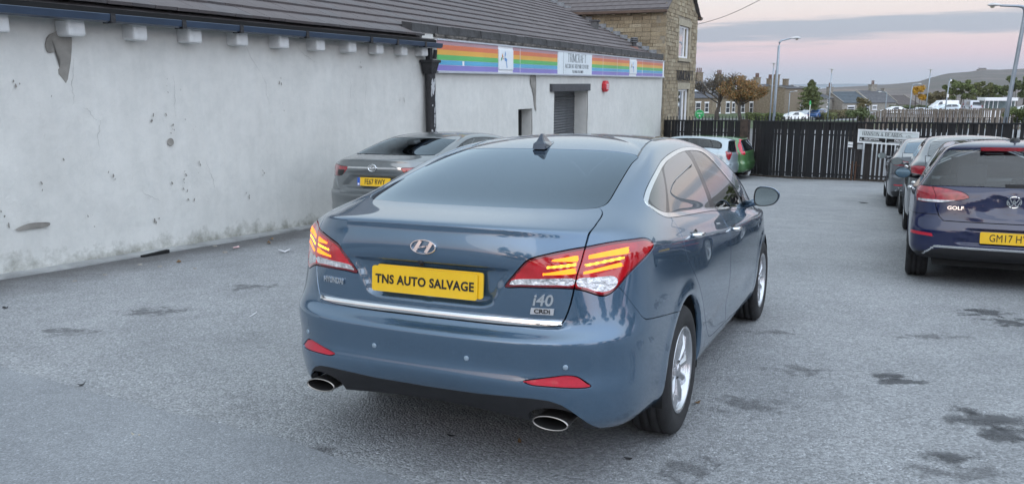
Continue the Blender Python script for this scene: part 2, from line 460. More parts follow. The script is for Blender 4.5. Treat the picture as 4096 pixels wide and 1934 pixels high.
    low(15,[-.988,-.987,-.965,-.912,-.838],[1.05,1.05,1.045,1.035,1.03],(-.755,.745,1.03),side([.838,.855,.866,.868,.866,.864,.86],[1.030,1.035,1.02,.98,.92,.905,.87]),.85,3.52)
    # upper rows, cols 0..19 explicit
    fr=lambda a,b,c,d:[a,b,c,d]
    row(16,[(-.980,0,1.080),(-.978,.22,1.080),(-.955,.42,1.075),(-.90,.56,1.065),(-.825,.66,1.057),(-.74,.735,1.057),
        (-.67,.812,1.058),(-.51,.832,1.062),(-.27,.842,1.055),(.01,.848,1.035),(.35,.85,1.01),(.80,.85,.985),(1.27,.845,.955),(1.8,.84,.935),(2.31,.835,.905),(2.76,.83,.885),(3.2,.79,.855),(3.42,.64,.86),(3.48,.38,.875),(3.5,0,.88)])
    row(17,[(-.990,0,1.107),(-.987,.22,1.107),(-.96,.42,1.102),(-.90,.56,1.094),(-.82,.655,1.085),(-.725,.72,1.082),
        (-.645,.785,1.083),(-.50,.808,1.085),(-.26,.82,1.085),(.03,.828,1.063),(.36,.828,1.04),(.80,.828,1.01),(1.27,.824,.983),(1.8,.82,.962),(2.31,.815,.935),(2.75,.815,.91),(3.15,.765,.88),(3.3,.60,.915),(3.3,.36,.935),(3.3,0,.94)])
    row(18,[(-.955,0,1.116),(-.952,.22,1.116),(-.93,.42,1.112),(-.875,.55,1.104),(-.795,.64,1.098),(-.705,.695,1.098),
        (-.62,.755,1.102),(-.48,.782,1.108),(-.24,.80,1.112),(.04,.806,1.09),(.37,.806,1.065),(.80,.806,1.035),(1.27,.804,1.01),(1.8,.80,.987),(2.32,.798,.958),(2.74,.80,.93),(3.12,.745,.905),(3.2,.58,.95),(3.18,.36,.968),(3.16,0,.975)])
    row(19,[(-.80,0,1.134),(-.798,.22,1.134),(-.785,.41,1.131),(-.75,.53,1.127),(-.69,.615,1.124),(-.61,.66,1.126),
        (-.55,.715,1.13),(-.42,.748,1.137),(-.17,.765,1.160),(.09,.765,1.165),(.40,.772,1.14),(.81,.776,1.11),(1.28,.772,1.09),(1.81,.772,1.065),(2.33,.778,1.02),(2.76,.785,.968),(3.08,.725,.935),(3.12,.57,.975),(3.08,.36,.99),(3.06,0,1.0)])
    row(20,[(-.62,0,1.156),(-.618,.22,1.156),(-.60,.41,1.156),(-.565,.52,1.156),(-.52,.59,1.157),(-.46,.635,1.163),
        (-.42,.665,1.168),(-.31,.695,1.187),(-.06,.712,1.24),(.16,.712,1.255),(.46,.705,1.255),(.84,.71,1.235),(1.29,.71,1.225),(1.83,.72,1.19),(2.35,.74,1.12),(2.79,.752,1.028),(3.05,.70,.952),(3.05,.56,.99),(3.0,.36,1.015),(2.97,0,1.03)])
    row(21,[(-.35,0,1.235),(-.348,.22,1.235),(-.335,.39,1.234),(-.305,.50,1.232),(-.265,.565,1.232),(-.22,.61,1.235),
        (-.20,.64,1.238),(-.10,.662,1.26),(.10,.665,1.31),(.29,.655,1.335),(.56,.645,1.35),(.89,.65,1.34),(1.31,.65,1.335),(1.84,.665,1.30),(2.37,.70,1.20),(2.81,.725,1.07),(3.02,.68,.972),(2.98,.55,1.015),(2.92,.35,1.045),(2.89,0,1.06)])
    row(22,[(-.03,0,1.325),(-.028,.20,1.325),(-.018,.37,1.323),(.0,.475,1.319),(.025,.54,1.316),(.05,.582,1.314),
        (.06,.608,1.313),(.13,.622,1.332),(.29,.618,1.372),(.44,.607,1.398),(.67,.597,1.413),(.96,.60,1.412),(1.33,.602,1.408),(1.85,.62,1.37),(2.38,.665,1.262),(2.82,.695,1.11),(2.99,.66,.995),(2.90,.54,1.045),(2.82,.35,1.085),(2.78,0,1.105)])
    row(23,[(.26,0,1.40),(.262,.19,1.40),(.27,.35,1.397),(.28,.45,1.39),(.295,.52,1.382),(.315,.558,1.377),
        (.33,.580,1.374),(.37,.585,1.383),(.48,.572,1.412),(.61,.558,1.432),(.80,.552,1.446),(1.04,.555,1.448),(1.35,.555,1.447),(1.82,.56,1.412),(2.30,.585,1.32),(2.68,.60,1.20),(2.83,.58,1.09),(2.76,.47,1.13),(2.68,.30,1.175),(2.64,0,1.195)])
    row(24,[(.50,0,1.446),(.502,.17,1.446),(.51,.30,1.443),(.52,.38,1.437),(.53,.43,1.432),(.55,.46,1.428),
        (.56,.475,1.426),(.60,.475,1.432),(.68,.465,1.445),(.78,.455,1.457),(.93,.45,1.465),(1.12,.45,1.468),(1.36,.45,1.467),(1.72,.43,1.447),(2.12,.42,1.372),(2.42,.42,1.28),(2.54,.40,1.20),(2.48,.33,1.24),(2.42,.22,1.275),(2.38,0,1.295)])
    row(25,[(.72,0,1.472),(.722,.08,1.472),(.725,.15,1.471),(.73,.19,1.469),(.74,.22,1.468),(.75,.24,1.467),
        (.76,.245,1.466),(.79,.245,1.468),(.84,.24,1.473),(.91,.235,1.477),(1.02,.23,1.48),(1.17,.23,1.481),(1.37,.23,1.480),(1.62,.22,1.466),(1.95,.21,1.412),(2.18,.20,1.345),(2.26,.19,1.30),(2.22,.16,1.32),(2.18,.11,1.345),(2.15,0,1.36)])
    row(26,[(.86,0,1.482),(.87,0,1.482),(.88,0,1.482),(.89,0,1.482),(.90,0,1.482),(.91,0,1.482),
        (.93,0,1.483),(.96,0,1.483),(1.0,0,1.484),(1.05,0,1.485),(1.12,0,1.485),(1.22,0,1.485),(1.37,0,1.484),(1.56,0,1.472),(1.8,0,1.442),(1.93,0,1.415),(1.96,0,1.41),(1.97,0,1.405),(1.98,0,1.402),(1.99,0,1.40)])
    return C
# ------------------------------------------------------------------ car materials
def paint(name, col, metal=.55, rough=.32, coat=1.0, flake=.0):
    m = mat(name, col, rough, metal, .5, coat, vary=.05, scale=1.5, coat_rough=.012)
    m.node_tree.nodes['Principled BSDF'].inputs['Coat IOR'].default_value = 1.75
    return m
M_BLUE = paint('blue_grey_metallic_paint', (.060, .118, .188), .55, .27)
M_BLACKPL = mat('black_plastic', (.012, .012, .014), .55, vary=.25, scale=20)
M_GLOSSBLK = mat('gloss_black_trim', (.006, .006, .007), .12, vary=.2, scale=6)
M_RUBBER = mat('tyre_rubber', (.016, .016, .017), .78, vary=.3, scale=18, bump=.1, bscale=90)
M_CHROME = mat('chrome', (.78, .79, .80), .07, 1.0, vary=.03, scale=9)
M_ALLOY = mat('silver_alloy', (.55, .56, .58), .25, .9, coat=.3, vary=.06, scale=12)
M_ALLOYDK = mat('wheel_inner_metal', (.06, .06, .065), .5, .8, vary=.2, scale=12)
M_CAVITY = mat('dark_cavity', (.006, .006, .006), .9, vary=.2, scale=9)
M_REDLENS = mat('red_lamp_lens', (.22, .003, .010), .10, 0, .6, 1.0, vary=.45, scale=16, emit=(1, .012, .012), estr=.20)
M_REDRIM = mat('dark_red_lamp_rim', (.13, .002, .008), .1, 0, .6, 1.0, vary=.1, scale=9)
M_REDOFF = mat('red_lens_unlit', (.28, .006, .016), .14, 0, .6, 1.0, vary=.3, scale=26)
M_REFLECT = mat('red_reflector', (.48, .008, .03), .3, 0, .5, .6, vary=.08, scale=60, bump=.15, bscale=300)
M_CLEAR = mat('clear_lamp_lens', (.62, .62, .64), .12, .55, .5, 1.0, vary=.45, scale=34, bump=.5, bscale=70)
M_AMBER = mat('lit_orange_light_guide', (.9, .25, .02), .3, emit=(1.0, .215, .002), estr=1.75, vary=.2, scale=15)
M_YELLOWHOT = mat('lit_light_bulb_row', (.9, .5, .05), .3, emit=(1.0, .42, .02), estr=3.2, vary=.2, scale=30)
def led_row(m):
    t = m.node_tree; b = t.nodes['Principled BSDF']; tc = t.nodes.new('ShaderNodeTexCoord'); w = t.nodes.new('ShaderNodeTexWave'); w.bands_direction = 'Y'; w.inputs['Scale'].default_value = 13
    mr = t.nodes.new('ShaderNodeMapRange'); mr.inputs['To Min'].default_value = .7; mr.inputs['To Max'].default_value = 6.0; pw = t.nodes.new('ShaderNodeMath'); pw.operation = 'POWER'; pw.inputs[1].default_value = 3
    t.links.new(tc.outputs['Object'], w.inputs['Vector']); t.links.new(w.outputs['Fac'], pw.inputs[0]); t.links.new(pw.outputs[0], mr.inputs['Value']); t.links.new(mr.outputs[0], b.inputs['Emission Strength'])
led_row(M_YELLOWHOT)
M_GLASS_D = glassmat('privacy_glass', (.05, .055, .062), 1.55)
M_GLASS_B = glassmat('dark_rear_screen_glass', (.04, .05, .065), 1.65, tone=(.74, .88, 1.0))
M_GLASS_S = glassmat('side_glass', (.42, .46, .46), 1.2)
M_SEAT = mat('dark_seat_cloth', (.03, .03, .033), .9, vary=.25, scale=30)
M_INT = mat('dark_interior_trim', (.022, .022, .024), .7, vary=.2, scale=10)
M_PLATE = mat('yellow_plate', (.78, .47, .010), .28, 0, .5, .5, vary=.05, scale=7)
M_INK = mat('black_plate_letters', (.008, .008, .008), .4, vary=.1, scale=9)
M_MIRROR = mat('mirror_glass', (.42, .48, .49), .01, 1.0, vary=.02, scale=4)
M_FIN_SHADE = mat('shaded_blue_fin', (.020, .034, .058), .25, .2, coat=.6, vary=.05, scale=9)  # body-blue aerial; its shadowed look is put into this darker colour
M_SENSOR = mat('parking_sensor_paint', (.30, .38, .46), .35, .3, vary=.05, scale=40)
M_EXH = mat('brushed_exhaust_steel', (.36, .34, .32), .34, 1.0, vary=.12, scale=30)

def interp(xs, ys): return lambda v: np.interp(v, xs, ys)

def tyre_parts(R=.324, W=.205, rim_r=.218, segs=40):
    """one wheel about the y axis, outer face towards -y, as (tyre, rim, hub parts) meshes; local origin at the wheel centre"""
    h = W/2
    prof = [(rim_r-.012, -h+.022), (rim_r, -h+.008), (rim_r+.03, -h-.002), (R-.045, -h-.004), (R-.018, -h+.006), (R-.006, -h+.018), (R-.001, -h+.030)]
    for gy in (-.045, -.0, .045):
        prof += [(R, gy-.006), (R-.008, gy-.005), (R-.008, gy+.005), (R, gy+.006)]
    prof += [(R-.001, h-.03), (R-.006, h-.018), (R-.02, h-.004), (R-.05, h+.003), (rim_r, h-.01), (rim_r-.012, h-.022)]
    t = MB().lathe(prof, segs, 'y')
    rp = [(rim_r-.012, h-.03), (rim_r-.03, h-.035), (rim_r-.035, 0), (rim_r-.03, -h+.05), (rim_r-.022, -h+.03), (rim_r-.004, -h+.014), (rim_r+.001, -h+.006), (rim_r-.006, -h+.002), (rim_r-.016, -h+.008), (rim_r-.02, -h+.03)]
    r = MB().lathe(rp, segs, 'y')
    return t, r
def spoke_mesh(n=10, r0=.05, r1=.205, y0=-.075, y1=-.088, w0=.034, w1=.058, twist=.05, groups=1, spread=.0):
    b = MB()
    for k in range(n):
        g = k//groups; j = k % groups
        a = 2*math.pi*g/(n//groups)+(j-(groups-1)/2)*spread
        c, s_ = math.cos(a), math.sin(a); T = np.array([-s_, 0, c]); Rr = np.array([c, 0, s_])
        P = []
        for r, y, w, tw in ((r0, y0, w0, 0), ((r0+r1)/2, (y0+y1)/2-.004, (w0*.8+w1)/2*.9, twist*.5), (r1, y1+.012, w1, twist)):
            for q, dy in ((-.5, .010), (-.12, -.004), (.12, -.004), (.5, .010), (.42, .04), (-.42, .04)):
                P.append(Rr*r+T*(w*q+tw*r)+np.array([0, y+dy, 0]))
        F = []
        for i in range(2):
            for m_ in range(6):
                F.append((i*6+m_, i*6+(m_+1) % 6, (i+1)*6+(m_+1) % 6, (i+1)*6+m_))
        b.add(P, F)
    b.lathe([(0.0, y0-.012), (.026, y0-.012), (.030, y0-.006), (.050, y0+.004), (.062, y0+.03)], 20, 'y')
    return b
def make_wheel(parent, pos, right, R=.324, W=.205, rim_r=.218, n=10, name='wheel', cache={}, style=(.034, .058, .05, 1, 0.), spoke_mat=None):
    key = (R, W, rim_r, n, style)
    src = cache.get(key)
    mtx = Matrix.Translation(pos)
    if not right: mtx = mtx @ Matrix.Rotation(math.pi, 4, 'Z')
    if src is None:
        t, r = tyre_parts(R, W, rim_r)
        w = r.build(name, spoke_mat or M_ALLOY, parent, smooth=True); w.matrix_local = mtx
        ty = t.build('tyre', M_RUBBER, w, smooth=True)
        sp = spoke_mesh(n, r1=rim_r-.012, y0=-W/2+.03, y1=-W/2+.014, w0=style[0], w1=style[1], twist=style[2], groups=style[3], spread=style[4]).build('spokes', spoke_mat or M_ALLOY, w, smooth=False)
        md = sp.modifiers.new('b', 'BEVEL'); md.width = .003; md.segments = 1
        dk = MB().lathe([(.0, -.02), (rim_r-.035, -.02), (rim_r-.035, .0)], 24, 'y').build('brake_disc', M_ALLOYDK, w)
        cache[key] = (w, ty, sp, dk)
        return w
    w = inst(src[0], name, parent, matrix=mtx)
    for q in src[1:]:
        c = inst(q, q.name.split('.')[0], w)
        for md in q.modifiers:
            m2 = c.modifiers.new(md.name, md.type); m2.width = md.width; m2.segments = md.segments
    return w
def seat_set(parent, front=(1.15, .36), rear_x=.25, z0=.5, headz=1.12, rear=True, m=None, hw=.26):
    m = m or M_SEAT
    def one(x, y, w, top, head):
        b = MB()
        b.obox((x-.05, y-w/2, z0-.15), (.5, 0, .03), (0, w, 0), (0, 0, .16))
        b.obox((x-.08, y-w/2, z0-.05), (.12, 0, 0), (0, w, 0), (-.16, 0, top-z0))
        o = b.build('seat', m, parent, bevel=.03)
        h = MB(); hw_ = min(w*.55, hw)
        h.obox((x-.25, y-hw_/2, head-.17), (.09, 0, 0), (0, hw_, 0), (-.03, 0, .19))
        for q in (-.06, .06): h.tube([(x-.20, y+q, head-.30), (x-.21, y+q, head-.12)], .006, 6)
        h.build('headrest', m, o, bevel=.03)
    for s_ in (-1, 1): one(front[0], s_*front[1], .46, headz-.14, headz+.02)
    if rear:
        for s_ in (-1, 1): one(rear_x, s_*.33, .56, headz-.2, headz-.03)
def plate_uk(parent, mtx, txt, name='number_plate', size=.088, width=.80, w=.52, h=.111, m=None, spacing=1.0, band=False, bold=.0009):
    b = MB(); r = .012
    P = []
    for cx, cy, a0 in ((w/2-r, h/2-r, 0), (-w/2+r, h/2-r, 90), (-w/2+r, -h/2+r, 180), (w/2-r, -h/2+r, 270)):
        for k in range(5):
            a = math.radians(a0+k*22.5); P.append((cx+r*math.cos(a), cy+r*math.sin(a)))
    n = len(P); V = [(x, y, .004) for x, y in P]+[(x, y, -.004) for x, y in P]
    F = [tuple(range(n)), tuple(reversed(range(n, 2*n)))]+[(i, n+i, n+(i+1) % n, (i+1) % n) for i in range(n)]
    b.add(V, F)
    o = b.build(name, m or M_PLATE, parent); o.matrix_local = mtx
    if txt:
        text_mesh('lettering', txt, size, M_INK, o, .0006, bold, width, matrix=Matrix.Translation((0.018 if band else .002, -.002, .0052)), spacing=spacing)
    return o

# ------------------------------------------------------------------ the blue-grey saloon in front
CAR_M = Matrix(((.41839536, -.90823353, .00756085, .03520963), (.90655487, .41810371, .05785799, 4.22841507),
                (-.05570978, -.01735319, .99829619, -.24533142), (0, 0, 0, 1)))
hero = empty('saloon_car', matrix=CAR_M, label='blue-grey metallic saloon with lit tail lamps and a yellow plate, nearest the camera', cat='car')
LIDY = interp([.60, .728, .739, .769, .807, .863, .919, .971, 1.029], [.585, .605, .613, .624, .634, .643, .650, .660, .667])
LIDX = interp([-.837, -.769, -.713, -.683, -.618, -.565, -.537, -.514, -.503, -.49], [.667, .668, .665, .661, .655, .647, .637, .621, .608, .58])
GLX = interp([0, .158, .309, .375, .521, .57, .601, .65], [-.650, -.650, -.637, -.627, -.583, -.546, -.507, -.44])
def lidy(V): return np.where(V[:, 0] < -.837, LIDY(V[:, 2]), LIDX(V[:, 0]))
def f_lid(V, U):
    ay = np.abs(V[:, 1])
    lo = np.interp(ay, [0, .2, .36, .48, .56, .60, .62], [.700, .700, .701, .704, .708, .716, .73])
    return np.maximum.reduce([ay-lidy(V), V[:, 0]-GLX(ay), lo-V[:, 2]])
def hero_deform(P):
    P = P.copy(); ay = np.abs(P[:, 1]); x, z = P[:, 0], P[:, 2]
    rear = x < -.80
    # recess for the number plate
    d = sdf([(-1, .942), (.385, .940), (.372, .90), (.305, .775), (.26, .762), (-1, .760)], np.stack([ay, z], 1))
    k = np.clip(-d/.022, 0, 1); k = k*k*(3-2*k)
    P[:, 0] += np.where(rear, .017*k, 0)
    # chrome strip swells from the lower edge of the boot lid
    k = np.clip(1-((z-.7155)/.0155)**2, 0, 1)**.5*np.clip((.612-ay)/.02, 0, 1)
    P[:, 0] -= np.where(rear & (z < .74) & (z > .69), .007*k, 0)
    # lips round the wheel arches
    for cx in (.02, 2.77):
        r = np.hypot(x-cx, z-.325)
        k = np.exp(-((r-.385)/.035)**2)*np.clip((ay-.7)/.1, 0, 1)
        P[:, 1] += np.sign(P[:, 1])*.007*k
    # sill and lower door hollow
    k = np.exp(-((z-.40-.02*x)/.07)**2)*np.clip((x-.55)/.3, 0, 1)*np.clip((2.2-x)/.3, 0, 1)
    P[:, 1] -= np.sign(P[:, 1])*.010*k*(ay > .7)
    return P
def build_hero():
    S = Shell(saloon_cage(), 8, 7, hero_deform)
    side = lambda V, U: (np.abs(V[:, 1]) > .5) & (V[:, 0] > -.6)
    lampc = lambda V: np.stack([np.abs(V[:, 1])+(V[:, 0]+.96)*.8, V[:, 2]], 1)
    # rear screen
    bl = smooth_poly([(-.652, 0), (-.650, .158), (-.637, .309), (-.627, .375), (-.583, .521), (-.546, .57), (-.500, .606), (-.421, .623), (-.21, .603), (.125, .568), (.28, .556), (.290, .45), (.272, .28), (.266, .15), (.266, 0)], 4, False)
    full = np.concatenate([bl, (bl*np.array([1, -1]))[::-1]])
    S.region(lambda V, U: sdf(full, V[:, :2]), 'screen', gap=.0028, cond=lambda V, U: (V[:, 2] > 1.1) & (V[:, 0] < .6) & (U[:, 0] < 6.5))
    # windscreen and roof panel grooves
    S.region(lambda V, U: np.maximum.reduce([(22.55-U[:, 1])*.06, (13.25+(26-U[:, 1])*.03-U[:, 0])*.3, (U[:, 0]-15.55)*.3]), 'windscreen', gap=.002, cond=lambda V, U: V[:, 0] > 1.2)
    S.region(lambda V, U: np.abs(np.abs(V[:, 1])-np.interp(V[:, 0], [.28, .46, .60, .9, 1.16, 1.6], [.556, .527, .515, .493, .482, .478]))-.006, 'roof_groove', cond=lambda V, U: (V[:, 0] > .28) & (V[:, 0] < 1.62) & (V[:, 2] > 1.3))
    # boot lid and lamps
    lp = smooth_poly([(.361, .860), (.401, .911), (.44, .958), (.482, .985), (.584, 1.007), (.692, 1.023), (.765, 1.03), (.868, 1.04), (.992, 1.049), (1.134, 1.048), (1.189, 1.037), (1.226, 1.018), (1.208, 1.0), (1.152, .979), (1.074, .949), (1.005, .912), (.946, .869), (.903, .844), (.872, .834), (.843, .832), (.809, .839), (.759, .853), (.726, .86), (.694, .864), (.632, .867), (.532, .866), (.436, .864)], 3)
    rear = lambda V, U: (V[:, 0] < -.40) & (V[:, 2] > .62)
    lampf = lambda V, U: sdf(lp, lampc(V))
    S.region(lampf, 'lamp', gap=.0028, cond=rear)
    S.region(lambda V, U: np.abs(V[:, 1])-lidy(V), 'lampI', within=('lamp',), gap=.003, cond=rear)
    for nm_ in ('lamp', 'lampI'): S.region(lambda V, U: np.maximum(-lampf(V, U)-.011, lampf(V, U)), nm_+'_rim', within=(nm_,), cond=rear)
    S.region(f_lid, 'lid', gap=.0034, cond=lambda V, U: (V[:, 0] < -.42) & (V[:, 2] > .66))
    S.region(lambda V, U: np.maximum(V[:, 2]-np.interp(np.abs(V[:, 1]), [0, .48, .56, .605], [.7290, .7305, .731, .7315]), np.abs(V[:, 1])-.606), 'strip', within=('lid',), cond=lambda V, U: V[:, 0] < -.85)
    # lamp details
    ins = lambda poly, e=0: (lambda V, U: sdf(smooth_poly(poly, 3), lampc(V)))
    S.region(ins([(.384, .871), (.409, .895), (.532, .903), (.691, .907), (.687, .879), (.607, .879), (.532, .877), (.46, .874)]), 'clearI', within=('lampI',), cond=rear)
    S.region(ins([(.717, .906), (.806, .909), (.9, .911), (.93, .903), (.941, .888), (.928, .87), (.891, .853), (.85, .848), (.804, .855), (.759, .868), (.712, .876)]), 'clearO', within=('lamp',), cond=rear)
    def bar_poly(a0, a1, z0, z1, t0, t1):
        e = .006; return [(a0, z0-t0*.3), (a0+e, z0-t0*.5), ((a0+a1)/2, (z0+z1)/2-(t0+t1)*.25), (a1-e*2, z1-t1*.5), (a1, z1-t1*.25), (a1, z1+t1*.25), (a1-e, z1+t1*.5), ((a0+a1)/2, (z0+z1)/2+(t0+t1)*.25), (a0+e, z0+t0*.5), (a0, z0+t0*.3)]
    bars = {'barO1': ('lamp', bar_poly(.778, 1.010, .990, 1.010, .016, .026)), 'barO2': ('lamp', bar_poly(.760, .982, .958, .981, .009, .011)), 'barO3': ('lamp', bar_poly(.745, .967, .928, .954, .011, .018)),
            'barI1': ('lampI', bar_poly(.585, .722, .978, .985, .009, .024)), 'barI2': ('lampI', bar_poly(.556, .703, .950, .960, .009, .012)), 'barI3': ('lampI', bar_poly(.540, .705, .922, .936, .008, .024))}
    for k, (w, p) in bars.items(): S.region(ins(p), k, within=(w,), cond=rear)
    # side windows
    wo = smooth_poly([(-.177, 1.198), (-.225, 1.178), (-.235, 1.153), (-.196, 1.122), (-.13, 1.098), (-.02, 1.082), (.337, 1.061), (.907, 1.032), (1.211, 1.012), (1.76, .972), (2.327, .935), (2.52, .932), (2.46, .975), (2.323, 1.033), (2.181, 1.115), (2.051, 1.177), (1.869, 1.271), (1.757, 1.327), (1.647, 1.369), (1.508, 1.391), (1.27, 1.401), (1.058, 1.399), (.832, 1.386), (.571, 1.362), (.358, 1.332), (.095, 1.277), (-.077, 1.231)], 3)
    wf = lambda V, U: sdf(wo, V[:, [0, 2]])
    S.region(wf, 'wchrome', gap=.0015, cond=side)
    S.region(lambda V, U: wf(V, U)+np.where(V[:, 2] < 1.13-.085*V[:, 0], .022, .019), 'daylight', within=('wchrome',), cond=side)
    q = smooth_poly([(-.150, 1.188), (-.049, 1.222), (.128, 1.270), (.318, 1.311), (.247, 1.254), (.136, 1.188), (-.031, 1.112), (-.089, 1.118), (-.150, 1.142), (-.168, 1.170)], 2)
    S.region(lambda V, U: sdf(q, V[:, [0, 2]]), 'qglass', within=('daylight',), cond=side)
    rg = [(.43, 1.318), (.62, 1.348), (.834, 1.366), (1.09, 1.378), (1.125, 1.324), (1.112, 1.231), (1.09, 1.139), (1.05, 1.042), (.405, 1.082), (.03, 1.104), (.12, 1.155), (.285, 1.253), (.36, 1.30)]
    S.region(lambda V, U: sdf(rg, V[:, [0, 2]]), 'rglass', within=('daylight',), cond=side)
    fg = [(1.24, 1.379), (1.38, 1.376), (1.50, 1.367), (1.63, 1.33), (1.805, 1.256), (1.991, 1.165), (2.10, 1.115), (2.16, 1.03), (2.17, .962), (1.76, .985), (1.23, 1.022), (1.20, 1.082), (1.215, 1.174), (1.225, 1.28)]
    S.region(lambda V, U: sdf(fg, V[:, [0, 2]]), 'fglass', within=('daylight',), cond=side)
    # wheel arches
    for cx, Rr in ((.02, .372), (2.77, .372)):
        S.region(lambda V, U: np.hypot(V[:, 0]-cx, (V[:, 2]-.325))-Rr, 'hole', cond=lambda V, U: np.abs(V[:, 1]) > .6)
    # doors
    rd = [(-.02, 1.12), (-.006, 1.06), (-.006, 1.03), (-.018, .994), (-.028, .965), (.0, .915), (.075, .85), (.185, .775), (.284, .705), (.37, .62), (.43, .545), (.50, .455), (.58, .385), (.65, .343), (.73, .328), (1.19, .308), (1.182, .42), (1.215, .60), (1.218, .76), (1.205, .831), (1.214, .904), (1.225, 1.05)]
    S.region(lambda V, U: sdf(rd, V[:, [0, 2]]), 'rdoor', gap=.003, cond=side)
    fd = [(1.2294, 1.05), (1.2184, .904), (1.2094, .831), (1.2224, .76), (1.2194, .60), (1.1864, .42), (1.1944, .308), (1.75, .285), (2.20, .268), (2.30, .30), (2.36, .45), (2.40, .70), (2.40, .86), (2.42, .96)]
    S.region(lambda V, U: sdf(fd, V[:, [0, 2]]), 'fdoor', gap=.003, cond=side)
    # bumper skin, its black lower part, the reflectors
    zs = interp([-.85, -.771, -.721, -.677, -.660, -.629, -.424, -.121, 0], [.95, .867, .787, .735, .720, .708, .683, .648, .63])
    S.region(lambda V, U: np.maximum(V[:, 2]-zs(V[:, 0]), V[:, 0]+.1), 'bumper', gap=.0026, cond=lambda V, U: V[:, 0] < -.05)
    zb = interp([0, .245, .38, .504, .57, .62, .655, .691, .716, .735, .75], [.397, .402, .410, .414, .410, .392, .365, .326, .294, .27, .2])
    S.region(lambda V, U: V[:, 2]-zb(np.abs(V[:, 1])), 'diffuser', within=('bumper',), gap=.0012, cond=lambda V, U: (V[:, 0] < -.72) & (np.abs(V[:, 1]) < .75))
    S.region(lambda V, U: np.hypot((np.abs(V[:, 1])-.578)/1.9, V[:, 2]-.318)-.058, 'hole', within=('diffuser',), cond=lambda V, U: V[:, 0] < -.7)
    S.region(lambda V, U: np.maximum(np.abs(np.abs(V[:, 1])-.578)-.110, V[:, 2]-.318), 'hole', within=('diffuser',), cond=lambda V, U: V[:, 0] < -.7)
    rf = smooth_poly([(.468, .487), (.525, .500), (.597, .513), (.639, .519), (.672, .515), (.692, .504), (.712, .487), (.729, .472), (.716, .467), (.684, .466), (.634, .468), (.564, .471), (.508, .472), (.486, .477)], 2)
    S.region(lambda V, U: sdf(rf, np.stack([np.abs(V[:, 1]), V[:, 2]], 1)), 'refl', within=('bumper',), gap=.0025, cond=lambda V, U: V[:, 0] < -.7)
    # bonnet
    S.region(lambda V, U: np.maximum.reduce([(15.6-U[:, 0])*.3, (16.3-U[:, 1])*.06]), 'bonnet', gap=.002, cond=lambda V, U: V[:, 0] > 2.4)
    # ---- objects
    body = S.part('body', 'body', M_BLUE, hero, .03)
    S.part('roof_groove', 'roof_strip', M_GLOSSBLK, hero, .004, -.003)
    S.part('screen', 'rear_screen', M_GLASS_B, hero, .0, -.0015)
    S.part('windscreen', 'windscreen', M_GLASS_S, hero, .0, -.002)
    S.part('bonnet', 'bonnet', M_BLUE, hero, .012)
    lid = S.part('lid', 'boot_lid', M_BLUE, hero, .012)
    S.part('strip', 'chrome_strip', M_CHROME, lid, .010)
    bum = S.part('bumper', 'rear_bumper', M_BLUE, hero, .015)
    S.part('diffuser', 'diffuser', M_BLACKPL, bum, .03)
    for s_ in (-1, 1):
        S.part('refl', 'reflector', M_REFLECT, bum, .006, -.004, side=s_)
        for w_, clear, bb in (('lamp', 'clearO', ('barO1', 'barO2', 'barO3')), ('lampI', 'clearI', ('barI1', 'barI2', 'barI3'))):
            l = S.part(w_, 'tail_lamp', M_REDLENS, hero, .012, .0015, side=s_)
            S.part(w_+'_rim', 'dark_red_rim', M_REDRIM, l, .004, .0015, side=s_)
            S.part(clear, 'clear_lens', M_CLEAR, l, .004, .0005, side=s_)
            for i, b_ in enumerate(bb): S.part(b_, 'light_guide', M_YELLOWHOT if i == 1 else M_AMBER, l, .003, .0018, side=s_)
        S.part('rdoor', 'rear_door', M_BLUE, hero, .012, side=s_)
        S.part('fdoor', 'front_door', M_BLUE, hero, .012, side=s_)
        wc = S.part('wchrome', 'window_trim', M_CHROME, hero, .008, .002, side=s_)
        S.part('daylight', 'door_pillar_trim', M_GLOSSBLK, hero, .006, -.001, side=s_)
        S.part('qglass', 'quarter_window', M_GLASS_D, hero, 0, -.001, side=s_)
        S.part('rglass', 'rear_side_window', M_GLASS_D, hero, 0, -.001, side=s_)
        S.part('fglass', 'front_side_window', M_GLASS_S, hero, 0, -.001, side=s_)
    # parking sensors
    for y, z in ((.667, .553), (.24, .552), (-.21, .552), (-.63, .558)):
        (P, N), = S.project([(y, z)], 0, -1)
        b = MB(); b.lathe([(0, .0035), (.0095, .0033), (.011, .002), (.011, -.002)], 16)
        o = b.build('parking_sensor', M_SENSOR, bum, smooth=True)
        o.matrix_local = Vector(P).to_track_quat('Z', 'Y').to_matrix().to_4x4() if False else Matrix.Translation(P) @ Vector(N).to_track_quat('Z', 'Y').to_matrix().to_4x4()
    # exhaust tail pipes
    for s_ in (-1, 1):
        V = []; F = []; n = 28; rings = [(.074, .026, -.70), (.076, .028, -.955), (.0795, .031, -.968), (.0765, .0285, -.976), (.0725, .0245, -.970), (.071, .023, -.90), (.07, .022, -.72)]
        for a, b_, x in rings:
            for k in range(n):
                t = 2*math.pi*k/n; V.append((x, s_*.577+a*math.cos(t), .3145+b_*math.sin(t)))
        for i in range(len(rings)-1):
            for k in range(n): F.append((i*n+k, (i+1)*n+k, (i+1)*n+(k+1) % n, i*n+(k+1) % n))
        F.append(tuple((len(rings)-1)*n+k for k in range(n)))
        e = mesh_np('exhaust_pipe', V, F, M_EXH, hero, smooth=True)
        e.data.materials.append(M_CAVITY)
        for p in e.data.polygons:
            if p.index >= 4*n: p.material_index = 1
    # underside, wheel housings
    b = MB(); b.box((-.40, -.70, .17), (3.45, .70, .30))  # unseen floor slab, set low to deepen the shade under the car
    b.build('underbody', M_CAVITY, hero)
